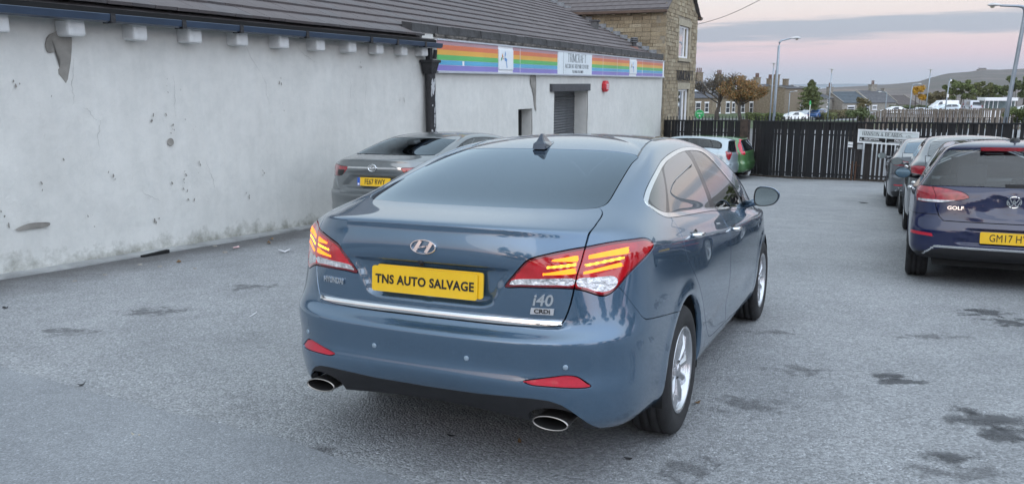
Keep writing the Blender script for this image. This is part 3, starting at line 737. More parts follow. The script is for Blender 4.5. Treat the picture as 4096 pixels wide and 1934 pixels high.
    for cx in (.02, 2.77):
        for s_ in (-1, 1):
            n = 16; V = []; F = []
            for k in range(n+1):
                a = math.pi*(k/n)*1.16-.08*math.pi
                for y in (.62, .885): V.append((cx+.385*math.cos(a), s_*y, .325+.385*math.sin(a)))
            F = [(2*k, 2*k+1, 2*k+3, 2*k+2) for k in range(n)]
            V.append((cx, s_*.62, .325)); F += [(2*k, 2*k+2, 2*n+2) for k in range(n)]
            MB().add(V, F).build('wheel_housing', M_CAVITY, hero)
    for x in (0, 2.77):
        for s_ in (-1, 1): make_wheel(hero, (x, s_*.797, .322), s_ < 0, style=(.040, .070, .10, 1, 0.))
    # shark-fin aerial
    V = []; F = []
    prof = [(.245, .036, 0), (.255, .034, .018), (.262, .020, .03), (.272, .010, .065), (.285, .005, .078)]
    base = [(.245, .034), (.30, .040), (.38, .030), (.46, .012), (.47, 0)]
    zr = lambda x: float(np.interp(x, [.2, .263, .40, .55], [1.385, 1.4015, 1.428, 1.452]))
    L_ = [(0, [(.240, .036), (.262, .041), (.33, .036), (.42, .020), (.455, .004)]), (.022, [(.246, .033), (.268, .036), (.33, .029), (.41, .015), (.44, .003)]), (.034, [(.258, .020), (.28, .021), (.33, .015), (.38, .009), (.41, .002)]),
          (.055, [(.268, .011), (.285, .012), (.32, .009), (.345, .006), (.36, .002)]), (.076, [(.282, .005), (.287, .006), (.30, .005), (.31, .003), (.318, .001)])]
    for dz, pr in L_:
        ring = [(x, y) for x, y in pr]+[(x, -y) for x, y in reversed(pr)]
        for x, y in ring: V.append((x, y, (zr(x) if dz == 0 else zr(.30)-.004)+dz))
    n = 10
    F = [(i*n+k, i*n+(k+1) % n, (i+1)*n+(k+1) % n, (i+1)*n+k) for i in range(len(L_)-1) for k in range(n)]+[tuple(4*n+k for k in range(n))]
    a_ = mesh_np('roof_aerial', V, F, M_FIN_SHADE, hero)
    md = a_.modifiers.new('b', 'BEVEL'); md.width = .003; md.segments = 2
    # door handles
    for s_ in (-1, 1):
        for hx, hz in ((.27, .972), (1.40, .885)):
            (P, N), = S.project([(hx, hz)], 1, s_)
            b = MB(); b.tube([(hx-.10, P[1]+s_*.004, hz+.006), (hx-.085, P[1]+s_*.03, hz+.004), (hx-.02, P[1]+s_*.036, hz+.001), (hx+.05, P[1]+s_*.032, hz-.003), (hx+.095, P[1]+s_*.004, hz-.008)], [.010, .013, .013, .013, .010], 10)
            o = b.build('door_handle', M_CHROME, hero, smooth=True)
            c = MB(); c.lathe([(0, .001), (.03, .001), (.036, -.002)], 16)
            q = c.build('handle_recess', M_GLOSSBLK, o); q.matrix_local = Matrix.Translation((hx-.01, P[1]+s_*.002, hz-.004)) @ Vector((0, s_, 0)).to_track_quat('Z', 'Y').to_matrix().to_4x4() @ Matrix.Diagonal((1.6, .9, 1, 1))
    # door mirrors
    ol = smooth_poly([(-.080, -.030), (-.076, .040), (-.052, .070), (-.005, .074), (.050, .062), (.086, .034), (.092, .004), (.080, -.030), (.050, -.058), (-.005, -.070), (-.055, -.066)], 3); n = len(ol)
    for s_ in (-1, 1):
        cx, cy, cz = 2.30, .955, 1.028
        def ringv(dx, k, sh=0.): return [(cx+dx+y*.25*k, s_*(cy+sh+y*k), cz+z*k) for y, z in ol]
        V = []
        for dx, k, sh in ((.006, .90, 0), (-.006, .95, 0), (-.010, 1.0, 0), (.03, 1.03, 0), (.075, .92, -.004), (.105, .66, -.008), (.12, .28, -.012)): V += ringv(dx, k, sh)
        F = [(i*n+j, i*n+(j+1) % n, (i+1)*n+(j+1) % n, (i+1)*n+j) for i in range(6) for j in range(n)]+[tuple(6*n+j for j in range(n))]
        if s_ > 0: F = [f[::-1] for f in F]
        mo = mesh_np('door_mirror', V, F, M_BLUE, hero, smooth=True); mo.data.materials.append(M_BLACKPL)
        for p in mo.data.polygons:
            if p.index < 2*n: p.material_index = 1
        mesh_np('mirror_glass', ringv(.003, .90), [tuple(range(n)) if s_ > 0 else tuple(reversed(range(n)))], M_MIRROR, mo)
        b = MB(); b.tube([(2.40, s_*.79, .955), (2.37, s_*.84, .968), (2.35, s_*.90, .99)], [.032, .026, .030], 10)
        b.build('mirror_arm', M_BLUE, mo, smooth=True)
        b = MB(); b.add([(2.28, s_*.802, .95), (2.52, s_*.802, .935), (2.34, s_*.775, 1.055), (2.28, s_*.79, 1.0)], [(0, 1, 2, 3)]); b.build('mirror_foot', M_GLOSSBLK, mo)
    # plates: the yard's own show plate laid over the number plate
    rearm = lambda x, y, z, tilt=.06: frame((x, y, z), (0, -1, 0), (math.sin(tilt), 0, math.cos(tilt)))
    plate_uk(lid, rearm(-.9725, -.012, .857), None)
    plate_uk(lid, rearm(-.9830, .010, .851), 'TNS AUTO SALVAGE', size=.0535, width=.93, bold=.0016, spacing=1.06)
    # number plate lamps under the lip and the camera knob
    for y in (-.10, .115):
        b = MB(); b.box((-.972, y-.035, .9435), (-.955, y+.035, .9465))
        b.build('plate_lamp', mat('lit_plate_lamp', (.9, .8, .6), .4, emit=(1, .62, .28), estr=9, vary=.05), lid)
    b = MB(); b.lathe([(0, .012), (.010, .011), (.014, .004), (.016, -.006)], 14, 'z'); o = b.build('rear_camera', M_BLACKPL, lid, smooth=True); o.matrix_local = Matrix.Translation((-.975, .025, .938)) @ Matrix.Rotation(-1.2, 4, 'Y')
    # oval badge with the slanted H
    (P, N), = S.project([(0.004, 1.008)], 0, -1)
    em = MB(); n = 36; w_, h_ = .063, .0315
    V = []; F = []
    for k in range(n):
        t = 2*math.pi*k/n
        for s1, dz in ((1.0, -.004), (1.0, .006), (.95, .009), (.87, .009), (.83, .005), (.83, -.004)): V.append((w_*(s1 if s1 == 1 else 1-(1-s1)*.55)*math.cos(t), h_*(s1 if s1 == 1. else 1-(1-s1)*.9)*math.sin(t), dz))
    F = [(k*6+i, ((k+1) % n)*6+i, ((k+1) % n)*6+i+1, k*6+i+1) for k in range(n) for i in range(5)]
    em.add(V, F)
    def bar(pts):
        m2 = len(pts); em.add([(x, y, .008) for x, y in pts]+[(x, y, -.003) for x, y in pts], [tuple(range(m2))]+[(i, m2+i, m2+(i+1) % m2, (i+1) % m2) for i in range(m2)])
    bar([(-.050, -.018), (-.034, -.024), (-.006, .0225), (-.020, .0265)][::1])
    bar([(.020, -.0265), (.006, -.0225), (.034, .024), (.050, .018)][::1])
    bar([(-.028, -.006), (-.022, -.0005), (.0, -.003), (.022, .007), (.028, .006), (.022, .0005), (.0, .003), (-.018, -.007)][::-1])
    e = em.build('oval_badge', M_CHROME, lid, smooth=False); e.matrix_local = Matrix.Translation(P+N*.001) @ frame((0, 0, 0), (0, -1, 0), (N[2]*1.0, 0, -N[0]))
    def onlid(y, z, txt, size, name='badge_lettering', **k):
        (P, N), = S.project([(y, z)], 0, -1)
        x = Vector((0, -1, 0)); x = (x-Vector(N)*x.dot(Vector(N))).normalized(); up = Vector(N).cross(x)
        return text_mesh(name, txt, size, k.pop('m', M_CHROME), lid, .003, k.pop('bold', .0006), matrix=frame(Vector(P)+Vector(N)*k.pop('lift', .003), x, up), **k)
    onlid(.503, .818, 'HYUNDAI', .037, width=.78, spacing=1.0, bold=.0009)
    onlid(-.520, .810, 'i40', .066, width=1.05, bold=.0012, shear=.18)
    (P, N), = S.project([(-.523, .768)], 0, -1)
    x = Vector((0, -1, 0)); x = (x-Vector(N)*x.dot(Vector(N))).normalized(); up = Vector(N).cross(x)
    b = MB(); b.add([(-.050, -.013, 0), (.046, -.013, 0), (.050, .013, 0), (-.046, .013, 0), (-.050, -.013, .004), (.046, -.013, .004), (.050, .013, .004), (-.046, .013, .004)], [(4, 5, 6, 7), (0, 1, 5, 4), (1, 2, 6, 5), (2, 3, 7, 6), (3, 0, 4, 7)])
    pl = b.build('badge', mat('silver_badge', (.62, .63, .65), .35, .6, vary=.05), lid); pl.matrix_local = frame(Vector(P)+Vector(N)*.001, x, up)
    onlid(-.523, .768, 'CRDi', .024, m=M_INK, lift=.0058, width=1.25, bold=.0005)
    # cabin
    seat_set(hero, (1.25, .37), .35, .48, 1.13)
    b = MB(); b.obox((1.95, -.68, .80), (.45, 0, .02), (0, 1.36, 0), (0, 0, .14)); b.obox((-.45, -.58, 1.08), (.42, 0, .01), (0, 1.16, 0), (0, 0, .03)); b.box((.0, -.70, .27), (2.3, .70, .32))
    b.build('cabin_trim', M_INT, hero)
    b = MB(); b.lathe([(.175, .0), (.185, .012), (.195, .0), (.185, -.012), (.175, 0)], 28); o = b.build('steering_wheel', M_INT, hero, smooth=True); o.matrix_local = Matrix.Translation((1.78, -.37, .93)) @ Matrix.Rotation(-1.15, 4, 'Y')
    return S
HERO = build_hero()
# ------------------------------------------------------------------ the ground: one sheet from the yard to the horizon
FENCE = [(6.05, 33.1), (8.74, 30.3), (11.1, 26.4), (13.9, 22.2)]
def zfar(y): return np.interp(y, [0, 30, 36, 60, 100, 150, 170, 215, 420, 900, 3000, 9000], [0, -1.85, -2.05, -2.5, -3.8, -5.15, -5.0, -5.3, -34, -70, -60, -40])
def zsheet(x, y):
    g = zground(x, np.clip(y, -60, 60)); d = -.16*np.exp(-(((x-7.6)/2.6)**2+((y-28.2)/2.4)**2))
    t = np.clip((y-32)/6, 0, 1); t = t*t*(3-2*t)
    return (g+d)*(1-t)+zfar(y)*t
def build_ground():
    def ax(lo, hi, near, far, n1, n2):
        a = np.linspace(near[0], near[1], n1); return np.concatenate([-np.geomspace(-near[0]+1, -lo, n2)[::-1][:-1]+1 if lo < near[0] else [], a, np.geomspace(near[1]+1, hi, n2)[1:]-1+0])
    xs = np.concatenate([-np.geomspace(14, 3000, 24)[::-1], np.linspace(-13, 20, 140), np.geomspace(21, 3100, 24)])
    ys = np.concatenate([-np.geomspace(9, 400, 10)[::-1], np.linspace(-8, 36, 180), np.geomspace(37, 3100, 50)])
    X, Y = np.meshgrid(xs, ys); Z = zsheet(X, Y)
    n = np.sin(X*.9+1.3)*np.sin(Y*.7)*.006+np.sin(X*2.1)*np.cos(Y*1.7+.5)*.004
    nearm = np.clip((34-Y)/6, 0, 1)*np.clip((Y+8)/4, 0, 1)
    hero_m = 1-np.exp(-(((X-.8)/2.2)**2+((Y-5.4)/3.4)**2)*.5)
    Z = Z+n*nearm*hero_m
    V = np.stack([X, Y, Z], -1).reshape(-1, 3); i = np.arange(len(V)).reshape(X.shape)
    F = np.stack([i[:-1, :-1], i[:-1, 1:], i[1:, 1:], i[1:, :-1]], -1).reshape(-1, 4)
    return V, F
def asphalt(name, c0, c1, chip, chipscale, bump, patch=True, wallband=False):
    m = bpy.data.materials.new(name); m.use_nodes = True; t = m.node_tree; b = t.nodes['Principled BSDF']; N = t.nodes; L = t.links
    tc = N.new('ShaderNodeTexCoord')
    def noise(sc, det=5, rough=.55):
        n = N.new('ShaderNodeTexNoise'); n.inputs['Scale'].default_value = sc; n.inputs['Detail'].default_value = det; n.inputs['Roughness'].default_value = rough
        L.new(tc.outputs['Object'], n.inputs['Vector']); return n.outputs['Fac']
    def ramp(f, p0, p1, a, b_):
        r = N.new('ShaderNodeValToRGB'); r.color_ramp.elements[0].position = p0; r.color_ramp.elements[1].position = p1
        r.color_ramp.elements[0].color = (*a, 1); r.color_ramp.elements[1].color = (*b_, 1); L.new(f, r.inputs['Fac']); return r.outputs['Color']
    def mix(mode, fac, a, b_):
        x = N.new('ShaderNodeMix'); x.data_type = 'RGBA'; x.blend_type = mode
        if isinstance(fac, float): x.inputs['Factor'].default_value = fac
        else: L.new(fac, x.inputs['Factor'])
        L.new(a, x.inputs['A']); L.new(b_, x.inputs['B']); return x.outputs['Result']
    base = ramp(noise(.55, 6, .6), .35, .65, c0, c1)
    vo = N.new('ShaderNodeTexVoronoi'); vo.inputs['Scale'].default_value = chipscale; L.new(tc.outputs['Object'], vo.inputs['Vector'])
    sx = N.new('ShaderNodeSeparateColor'); L.new(vo.outputs['Color'], sx.inputs[0])
    st = ramp(sx.outputs['Red'], .15, .95, (1-chip,)*3, (1+chip*.9,)*3)
    col = mix('MULTIPLY', 1.0, base, st)
    # pale stones showing among the chippings
    wst = ramp(sx.outputs['Green'], .93, .97, (1, 1, 1), (1.38, 1.38, 1.40)); col = mix('MULTIPLY', 1.0, col, wst)
    blot = ramp(noise(2.3, 7, .68), .30, .62, (.80, .80, .81), (1.04, 1.04, 1.04)); col = mix('MULTIPLY', .8, col, blot)
    big = ramp(noise(.16, 4, .6), .3, .7, (.84, .85, .86), (1.06, 1.05, 1.05)); col = mix('MULTIPLY', .9, col, big)
    if wallband:
        # the run of dark moss and wash-out along the foot of the white wall
        sp = N.new('ShaderNodeSeparateXYZ'); L.new(tc.outputs['Object'], sp.inputs[0])
        def mth(op, a, b_=None, clamp=False):
            q = N.new('ShaderNodeMath'); q.operation = op; q.use_clamp = clamp
            for i, v in enumerate((a, b_)):
                if v is None: continue
                if isinstance(v, (int, float)): q.inputs[i].default_value = v
                else: L.new(v, q.inputs[i])
            return q.outputs[0]
        dist = mth('ADD', mth('MULTIPLY', mth('ADD', sp.outputs['X'], 3.22), .9135), mth('MULTIPLY', mth('SUBTRACT', sp.outputs['Y'], 12.34), -.4067))
        dn = mth('ADD', dist, mth('MULTIPLY', mth('SUBTRACT', noise(1.4, 5), .5), 1.1))
        k = mth('SUBTRACT', 1.0, mth('DIVIDE', mth('SUBTRACT', dn, .35), .75), True)
        dk = N.new('ShaderNodeRGB'); dk.outputs[0].default_value = (.42, .40, .39, 1)
        one = mix('MIX', k, ramp(noise(1, 1), 0, 1, (1, 1, 1), (1, 1, 1)), dk.outputs[0]); col = mix('MULTIPLY', 1.0, col, one)
    L.new(col, b.inputs['Base Color']); b.inputs['Roughness'].default_value = .66; b.inputs['Specular IOR Level'].default_value = .5
    bp = N.new('ShaderNodeBump'); bp.inputs['Strength'].default_value = bump; bp.inputs['Distance'].default_value = .008
    L.new(vo.outputs['Distance'], bp.inputs['Height']); bp.invert = True
    b2 = N.new('ShaderNodeBump'); b2.inputs['Strength'].default_value = bump*.6; b2.inputs['Distance'].default_value = .02
    L.new(noise(9, 6, .7), b2.inputs['Height']); L.new(bp.outputs['Normal'], b2.inputs['Normal']); L.new(b2.outputs['Normal'], b.inputs['Normal'])
    return m
M_ASPH = asphalt('worn_stone_chip_asphalt', (.258, .268, .276), (.318, .327, .334), .30, 88, .85, wallband=True)
M_TAR = asphalt('smoother_tarmac', (.228, .240, .252), (.262, .275, .287), .20, 120, .3)
V_, F_ = build_ground()
mesh_np('ground', V_, F_, M_ASPH, smooth=True)['kind'] = 'structure'
# newer strip of tarmac across the near corner, laid as a sheet over the old chippings
def strip_sheet(name, pts, m, lift=.005, n=3, jag=.03, seed=1):
    rr = np.random.default_rng(seed); P = smooth_poly(pts, 10)
    P = P+rr.normal(0, jag, P.shape); c = P.mean(0)
    V = []; F = []; k = len(P)
    rings = 14
    for j in range(rings):
        f = 1-j/(rings-.999)
        for p in P:
            q = c+(p-c)*f; V.append((q[0], q[1], float(zsheet(q[0], q[1]))+lift*(1 if j else .1)+.0006*j*0))
    F = [(j*k+i, j*k+(i+1) % k, (j+1)*k+(i+1) % k, (j+1)*k+i) for j in range(rings-1) for i in range(k)]
    o = mesh_np(name, V, F, m, smooth=True); o['kind'] = 'structure'; return o
def poly_sheet(name, pts, m, lift, step=.25, jag=.02, seed=1):
    """filled sheet draped on the yard: regular grid clipped to an outline"""
    rr = np.random.default_rng(seed)
    P = np.asarray(pts, float); out = []
    for a, b in zip(P, np.roll(P, -1, 0)):
        L = np.linalg.norm(b-a); k = max(1, int(L/.06)); nrm_ = np.array([-(b-a)[1], (b-a)[0]])/L
        w = np.cumsum(rr.normal(0, jag*.35, k)); w -= np.linspace(w[0], w[-1], k)
        for i in range(k): out.append(a+(b-a)*i/k+nrm_*(w[i]+rr.normal(0, jag*.25)))
    bm = bmesh.new(); vs = [bm.verts.new((p[0], p[1], 0)) for p in out]
    bm.faces.new(vs); bmesh.ops.triangulate(bm, faces=bm.faces[:])
    lo, hi = np.min(out, 0), np.max(out, 0)
    for axis in (0, 1):
        for v in np.arange(lo[axis]+step, hi[axis], step):
            co = [0, 0, 0]; co[axis] = v; no = [0, 0, 0]; no[axis] = 1
            bmesh.ops.bisect_plane(bm, geom=bm.verts[:]+bm.edges[:]+bm.faces[:], plane_co=co, plane_no=no)
    for v in bm.verts: v.co.z = float(zsheet(v.co.x, v.co.y))+lift
    bmesh.ops.recalc_face_normals(bm, faces=bm.faces)
    for f in bm.faces:
        if f.normal.z < 0: f.normal_flip()
    me = bpy.data.meshes.new(name); bm.to_mesh(me); bm.free(); me.materials.append(m)
    for p in me.polygons: p.use_smooth = True
    o = bpy.data.objects.new(name, me); COL.objects.link(o); o['kind'] = 'structure'; return o
poly_sheet('tarmac_strip', [(-7.5, 6.9), (-3.18, 4.84), (-2.55, 4.47), (-2.02, 4.18), (-1.62, 3.96), (-1.17, 3.74), (-.55, 3.30), (.2, 2.75), (1.2, 1.9), (1.2, -3), (-7.5, -3)], M_TAR, .011, seed=3)
def alpha_stain(name, col, thr=.5, soft=.12, sc=5., amt=.8):
    m = bpy.data.materials.new(name); m.use_nodes = True; t = m.node_tree; b = t.nodes['Principled BSDF']
    b.inputs['Roughness'].default_value = .7
    tc = t.nodes.new('ShaderNodeTexCoord'); n = t.nodes.new('ShaderNodeTexNoise'); n.inputs['Scale'].default_value = sc; n.inputs['Detail'].default_value = 7; n.inputs['Roughness'].default_value = .65
    t.links.new(tc.outputs['Object'], n.inputs['Vector'])
    at_ = t.nodes.new('ShaderNodeTexCoord'); ln = t.nodes.new('ShaderNodeVectorMath'); ln.operation = 'LENGTH'
    uv = t.nodes.new('ShaderNodeVectorMath'); uv.operation = 'SUBTRACT'; uv.inputs[1].default_value = (.5, .5, .5)
    t.links.new(at_.outputs['Generated'], uv.inputs[0]); sc_ = t.nodes.new('ShaderNodeVectorMath'); sc_.operation = 'MULTIPLY'; sc_.inputs[1].default_value = (2, 2, 0)
    t.links.new(uv.outputs[0], sc_.inputs[0]); t.links.new(sc_.outputs[0], ln.inputs[0])
    a = t.nodes.new('ShaderNodeMath'); a.operation = 'SUBTRACT'; t.links.new(n.outputs['Fac'], a.inputs[0])
    k = t.nodes.new('ShaderNodeMath'); k.operation = 'MULTIPLY'; k.inputs[1].default_value = .42; t.links.new(ln.outputs['Value'], k.inputs[0]); t.links.new(k.outputs[0], a.inputs[1])
    mr = t.nodes.new('ShaderNodeMapRange'); mr.interpolation_type = 'SMOOTHSTEP'; mr.inputs['From Min'].default_value = thr-.27; mr.inputs['From Max'].default_value = thr-.27+soft
    t.links.new(a.outputs[0], mr.inputs['Value']); mm = t.nodes.new('ShaderNodeMath'); mm.operation = 'MULTIPLY'; mm.inputs[1].default_value = amt
    t.links.new(mr.outputs[0], mm.inputs[0]); t.links.new(mm.outputs[0], b.inputs['Alpha'])
    n2 = t.nodes.new('ShaderNodeTexNoise'); n2.inputs['Scale'].default_value = 40; t.links.new(tc.outputs['Object'], n2.inputs['Vector'])
    r = t.nodes.new('ShaderNodeValToRGB'); r.color_ramp.elements[0].color = (*[c*.6 for c in col], 1); r.color_ramp.elements[1].color = (*[c*1.5 for c in col], 1)
    t.links.new(n2.outputs['Fac'], r.inputs['Fac']); t.links.new(r.outputs['Color'], b.inputs['Base Color'])
    return m
M_OIL = alpha_stain('dark_worn_hollow', (.075, .078, .084), .54, .16, 8., .72)
M_OIL2 = alpha_stain('faint_damp_mark', (.09, .09, .095), .56, .16, 9, .38)
def stain(u, v, rx, ry, rot=0., m=None, seed=0):
    """worn dark hollow where the photo shows one"""
    d = ray(u, v); t = 4.0
    for _ in range(40):
        p = CAMP+d*t; g = float(zsheet(p[0], p[1])); t += (p[2]-g)/(-d[2])*.8
    p = CAMP+d*t; k = 28; rr = np.random.default_rng(seed)
    V = [(p[0], p[1], float(zsheet(p[0], p[1]))+.006)]
    for f in (.5, 1.):
        for i in range(k):
            a = 2*math.pi*i/k; x, y = rx*f*math.cos(a), ry*f*math.sin(a)
            x, y = x*math.cos(rot)-y*math.sin(rot)+p[0], x*math.sin(rot)+y*math.cos(rot)+p[1]; V.append((x, y, float(zsheet(x, y))+.006))
    F = [(0, 1+i, 1+(i+1) % k) for i in range(k)]+[(1+i, 1+k+i, 1+k+(i+1) % k, 1+(i+1) % k) for i in range(k)]
    o = mesh_np('ground_stain', V, F, m or M_OIL, smooth=True); o['kind'] = 'structure'
for i, a in enumerate([(3960, 1680, .42, .30, .2), (4030, 1740, .35, .22, -.3), (3860, 1640, .18, .12, 0), (3940, 1250, .5, .25, .1), (4030, 1290, .4, .3, 0), (3880, 1245, .25, .1, 0), (3600, 1525, .28, .12, 0), (3560, 1505, .2, .1, .3), (3800, 1830, .25, .12, 0)]): stain(*a, seed=i)
for i, a in enumerate([(3830, 1890, .5, .2, 0), (2760, 1870, .45, .10, .9), (970, 1840, .16, .09, 0), (200, 1640, .3, .12, .2), (3200, 1480, .35, .2, 0), (3000, 1620, .5, .2, .5), (3100, 1330, .4, .15, 0), (3700, 1350, .5, .2, 0), (1300, 1800, .35, .12, 0), (600, 1250, .7, .2, .5), (1000, 1150, .6, .2, .5), (250, 1330, .5, .15, .4)]): stain(*a, m=M_OIL2, seed=20+i)
# ------------------------------------------------------------------ the white rendered workshop along the left of the yard
WU = np.array([math.sin(math.radians(24)), math.cos(math.radians(24)), 0.])
WM = Matrix.Translation((-3.22, 12.34, 0)) @ Matrix.Rotation(math.atan2(WU[1], WU[0]), 4, 'Z')   # local X along the wall, +Y into the building
def render_mat(name):
    m = bpy.data.materials.new(name); m.use_nodes = True; t = m.node_tree; b = t.nodes['Principled BSDF']; N = t.nodes; L = t.links
    tc = N.new('ShaderNodeTexCoord')
    def noise(sc, det=6, rough=.6, vec=None):
        n = N.new('ShaderNodeTexNoise'); n.inputs['Scale'].default_value = sc; n.inputs['Detail'].default_value = det; n.inputs['Roughness'].default_value = rough
        L.new(vec or tc.outputs['Object'], n.inputs['Vector']); return n.outputs['Fac']
    def ramp(f, p0, p1, a, b_):
        r = N.new('ShaderNodeValToRGB'); r.color_ramp.elements[0].position = p0; r.color_ramp.elements[1].position = p1
        r.color_ramp.elements[0].color = (*a, 1); r.color_ramp.elements[1].color = (*b_, 1); L.new(f, r.inputs['Fac']); return r.outputs['Color']
    def mul(a, b_, f=1.):
        x = N.new('ShaderNodeMix'); x.data_type = 'RGBA'; x.blend_type = 'MULTIPLY'
        if isinstance(f, float): x.inputs['Factor'].default_value = f
        else: L.new(f, x.inputs['Factor'])
        L.new(a, x.inputs['A'])
        if isinstance(b_, tuple): x.inputs['B'].default_value = (*b_, 1)
        else: L.new(b_, x.inputs['B'])
        return x.outputs['Result']
    base = ramp(noise(.8, 6, .62), .3, .7, (.595, .588, .555), (.68, .672, .635))
    base = mul(base, ramp(noise(4.5, 8, .72), .38, .58, (.90, .91, .915), (1, 1, 1)), .75)
    mpn = N.new('ShaderNodeMapping'); mpn.inputs['Scale'].default_value = (5, 5, .45); L.new(tc.outputs['Object'], mpn.inputs['Vector'])
    base = mul(base, ramp(noise(1.6, 5, .6, mpn.outputs[0]), .40, .60, (.90, .90, .885), (1, 1, 1)), .25)
    # flaked spots
    fl = ramp(noise(11, 9, .75), .665, .70, (1, 1, 1), (.52, .50, .47)); base = mul(base, fl, .28)
    # grime and moss thrown up at the foot of the wall (ragged, follows the noise)
    sp = N.new('ShaderNodeSeparateXYZ'); L.new(tc.outputs['Object'], sp.inputs[0])
    def mth(op, a, b_=None, clamp=False):
        q = N.new('ShaderNodeMath'); q.operation = op; q.use_clamp = clamp
        for i, v in enumerate((a, b_)):
            if v is None: continue
            if isinstance(v, (int, float)): q.inputs[i].default_value = v
            else: L.new(v, q.inputs[i])
        return q.outputs[0]
    foot = mth('ADD', mth('ADD', sp.outputs['Z'], .705), mth('MULTIPLY', sp.outputs['X'], .0557))
    k = mth('SUBTRACT', 1.0, mth('DIVIDE', mth('ADD', foot, mth('MULTIPLY', mth('SUBTRACT', noise(3.2, 8, .7), .5), .8)), .19), True)
    base = mul(base, (.40, .40, .36), mth('MULTIPLY', k, .85))
    L.new(base, b.inputs['Base Color']); b.inputs['Roughness'].default_value = .85; b.inputs['Specular IOR Level'].default_value = .25
    bp = N.new('ShaderNodeBump'); bp.inputs['Strength'].default_value = .55; bp.inputs['Distance'].default_value = .03
    L.new(noise(3.0, 8, .58), bp.inputs['Height']); b2 = N.new('ShaderNodeBump'); b2.inputs['Strength'].default_value = .25; b2.inputs['Distance'].default_value = .01
    L.new(noise(38, 5, .7), b2.inputs['Height']); L.new(bp.outputs[0], b2.inputs['Normal']); L.new(b2.outputs[0], b.inputs['Normal'])
    return m
M_RENDER = render_mat('old_white_painted_render')
M_CEMENT = mat('bare_grey_cement', (.25, .235, .21), .9, vary=.28, scale=5, bump=.4, bscale=12)
M_RUST = alpha_stain('rust_run', (.36, .22, .10), .52, .25, 6)
M_TILE = mat('grey_concrete_roof_tile', (.122, .108, .108), .85, vary=.22, scale=2.2, bump=.25, bscale=60)
M_TILE2 = mat('darker_roof_tile', (.118, .110, .112), .85, vary=.25, scale=3.1, bump=.25, bscale=60)
M_LEAD = mat('black_lead_flashing', (.030, .030, .032), .6, vary=.5, scale=6, bump=.5, bscale=9)
M_GUTTER = mat('navy_plastic_gutter', (.030, .048, .080), .38, vary=.12, scale=4)
M_PIPE = mat('flaking_black_pipe_paint', (.014, .014, .016), .5, vary=.5, scale=12, bump=.5, bscale=30)
M_WHITEPL = mat('white_plastic', (.78, .79, .80), .4, vary=.04, scale=5)
M_GREYMET = mat('grey_shutter_metal', (.10, .105, .112), .45, .3, vary=.2, scale=5)
M_DKGREY = mat('dark_grey_paint', (.055, .056, .062), .6, vary=.2, scale=6)

ws = empty('workshop', matrix=WM, label='long white rendered workshop with a grey tiled roof and rainbow sign, left of the yard', cat='building')
def wall_grid(s0, s1, z0f, z1, ys, holes=(), nx=140, nz=40, amp=.012, seed=2):
    """front skin of the wall with a hand-trowelled wave; local coordinates"""
    rr = np.random.default_rng(seed); xs = sorted(set(np.round(list(np.linspace(s0, s1, nx))+[v for h in holes for v in (h[0], h[1])], 4)))
    zs = sorted(set(np.round(list(np.linspace(-3.4, z1, nz))+[v for h in holes for v in (h[2], h[3])], 4)))
    V = []; ph = rr.uniform(0, 6, 8)
    for z in zs:
        for x in xs:
            w = amp*(math.sin(x*1.7+ph[0])*math.sin(z*2.1+ph[1])+.6*math.sin(x*4.1+ph[2])*math.sin(z*3.7+ph[3])+.35*math.sin(x*8.3+ph[4]+z*2)*math.sin(z*7.7+ph[5]))
            foot = max(0, 1-(z+.705+.0557*x)/.5); w += -.03*foot*foot
            V.append((x, ys+w, z))
    n = len(xs); F = []
    for j in range(len(zs)-1):
        for i in range(n-1):
            cx, cz = (xs[i]+xs[i+1])/2, (zs[j]+zs[j+1])/2
            if any(h[0] < cx < h[1] and h[2] < cz < h[3] for h in holes): continue
            F.append((j*n+i, j*n+i+1, (j+1)*n+i+1, (j+1)*n+i))
    return V, F
V, F = wall_grid(-9.5, 3.98, 0, 2.26, 0)
mesh_np('wall', V, F, M_RENDER, ws, smooth=True)
HO = [(10.62, 13.40, -3.3, 1.255), (8.25, 9.12, -3.3, .86)]
V, F = wall_grid(3.985, 22.5, 0, 2.36, -.02, HO, 170, 40, .006, 5)
mesh_np('wall', V, F, M_RENDER, ws, smooth=True)
b = MB()
b.box((22.2, .0, -3.4), (22.49, 9, 2.4)); b.box((-9.5, .35, -3.4), (-9.3, 9, 2.4)); b.box((3.7, -.035, 2.262), (4.12, .2, 2.42)); b.box((4.0, .06, 2.365), (22.49, .3, 2.42))
b.build('wall', M_RENDER, ws)
b = MB(); b.box((-9.5, 8.7, -3.4), (22.5, 9, 2.4)); b.build('wall', M_RENDER, ws)
# door recess with roller shutter slats, lintel, and the small recess beside it
b = MB(); b.box((13.402, .0, -3.3), (13.52, .46, 1.255)); b.box((10.50, .0, -3.3), (10.618, .46, 1.255)); b.box((10.5, .0, 1.257), (13.52, .46, 1.36))
b.build('door_reveal', M_RENDER, ws)
b = MB(); b.box((9.122, .0, -3.3), (9.22, .36, .86)); b.box((8.14, .0, -3.3), (8.248, .36, .86)); b.box((8.14, 0, .862), (9.22, .36, .95))
b.build('door_reveal', M_RENDER, ws)
b = MB(); b.box((8.25, .27, -3.3), (9.12, .32, .86)); b.build('side_door', M_CAVITY, ws)
sh = MB(); sh.box((10.62, .40, 1.10), (13.40, .52, 1.255)); shut = sh.build('roller_shutter', M_GREYMET, ws)
sl = MB(); sl.add([(10.63, .40, 0), (13.39, .40, 0), (13.39, .375, .03), (10.63, .375, .03), (13.39, .40, .075), (10.63, .40, .075)], [(0, 1, 2, 3), (3, 2, 4, 5)])
s0 = sl.build('slat', M_GREYMET, shut); s0.location = (0, 0, -2.6)
for k in range(1, 49):
    q = inst(s0, 'slat', shut, (0, 0, -2.6+k*.076))
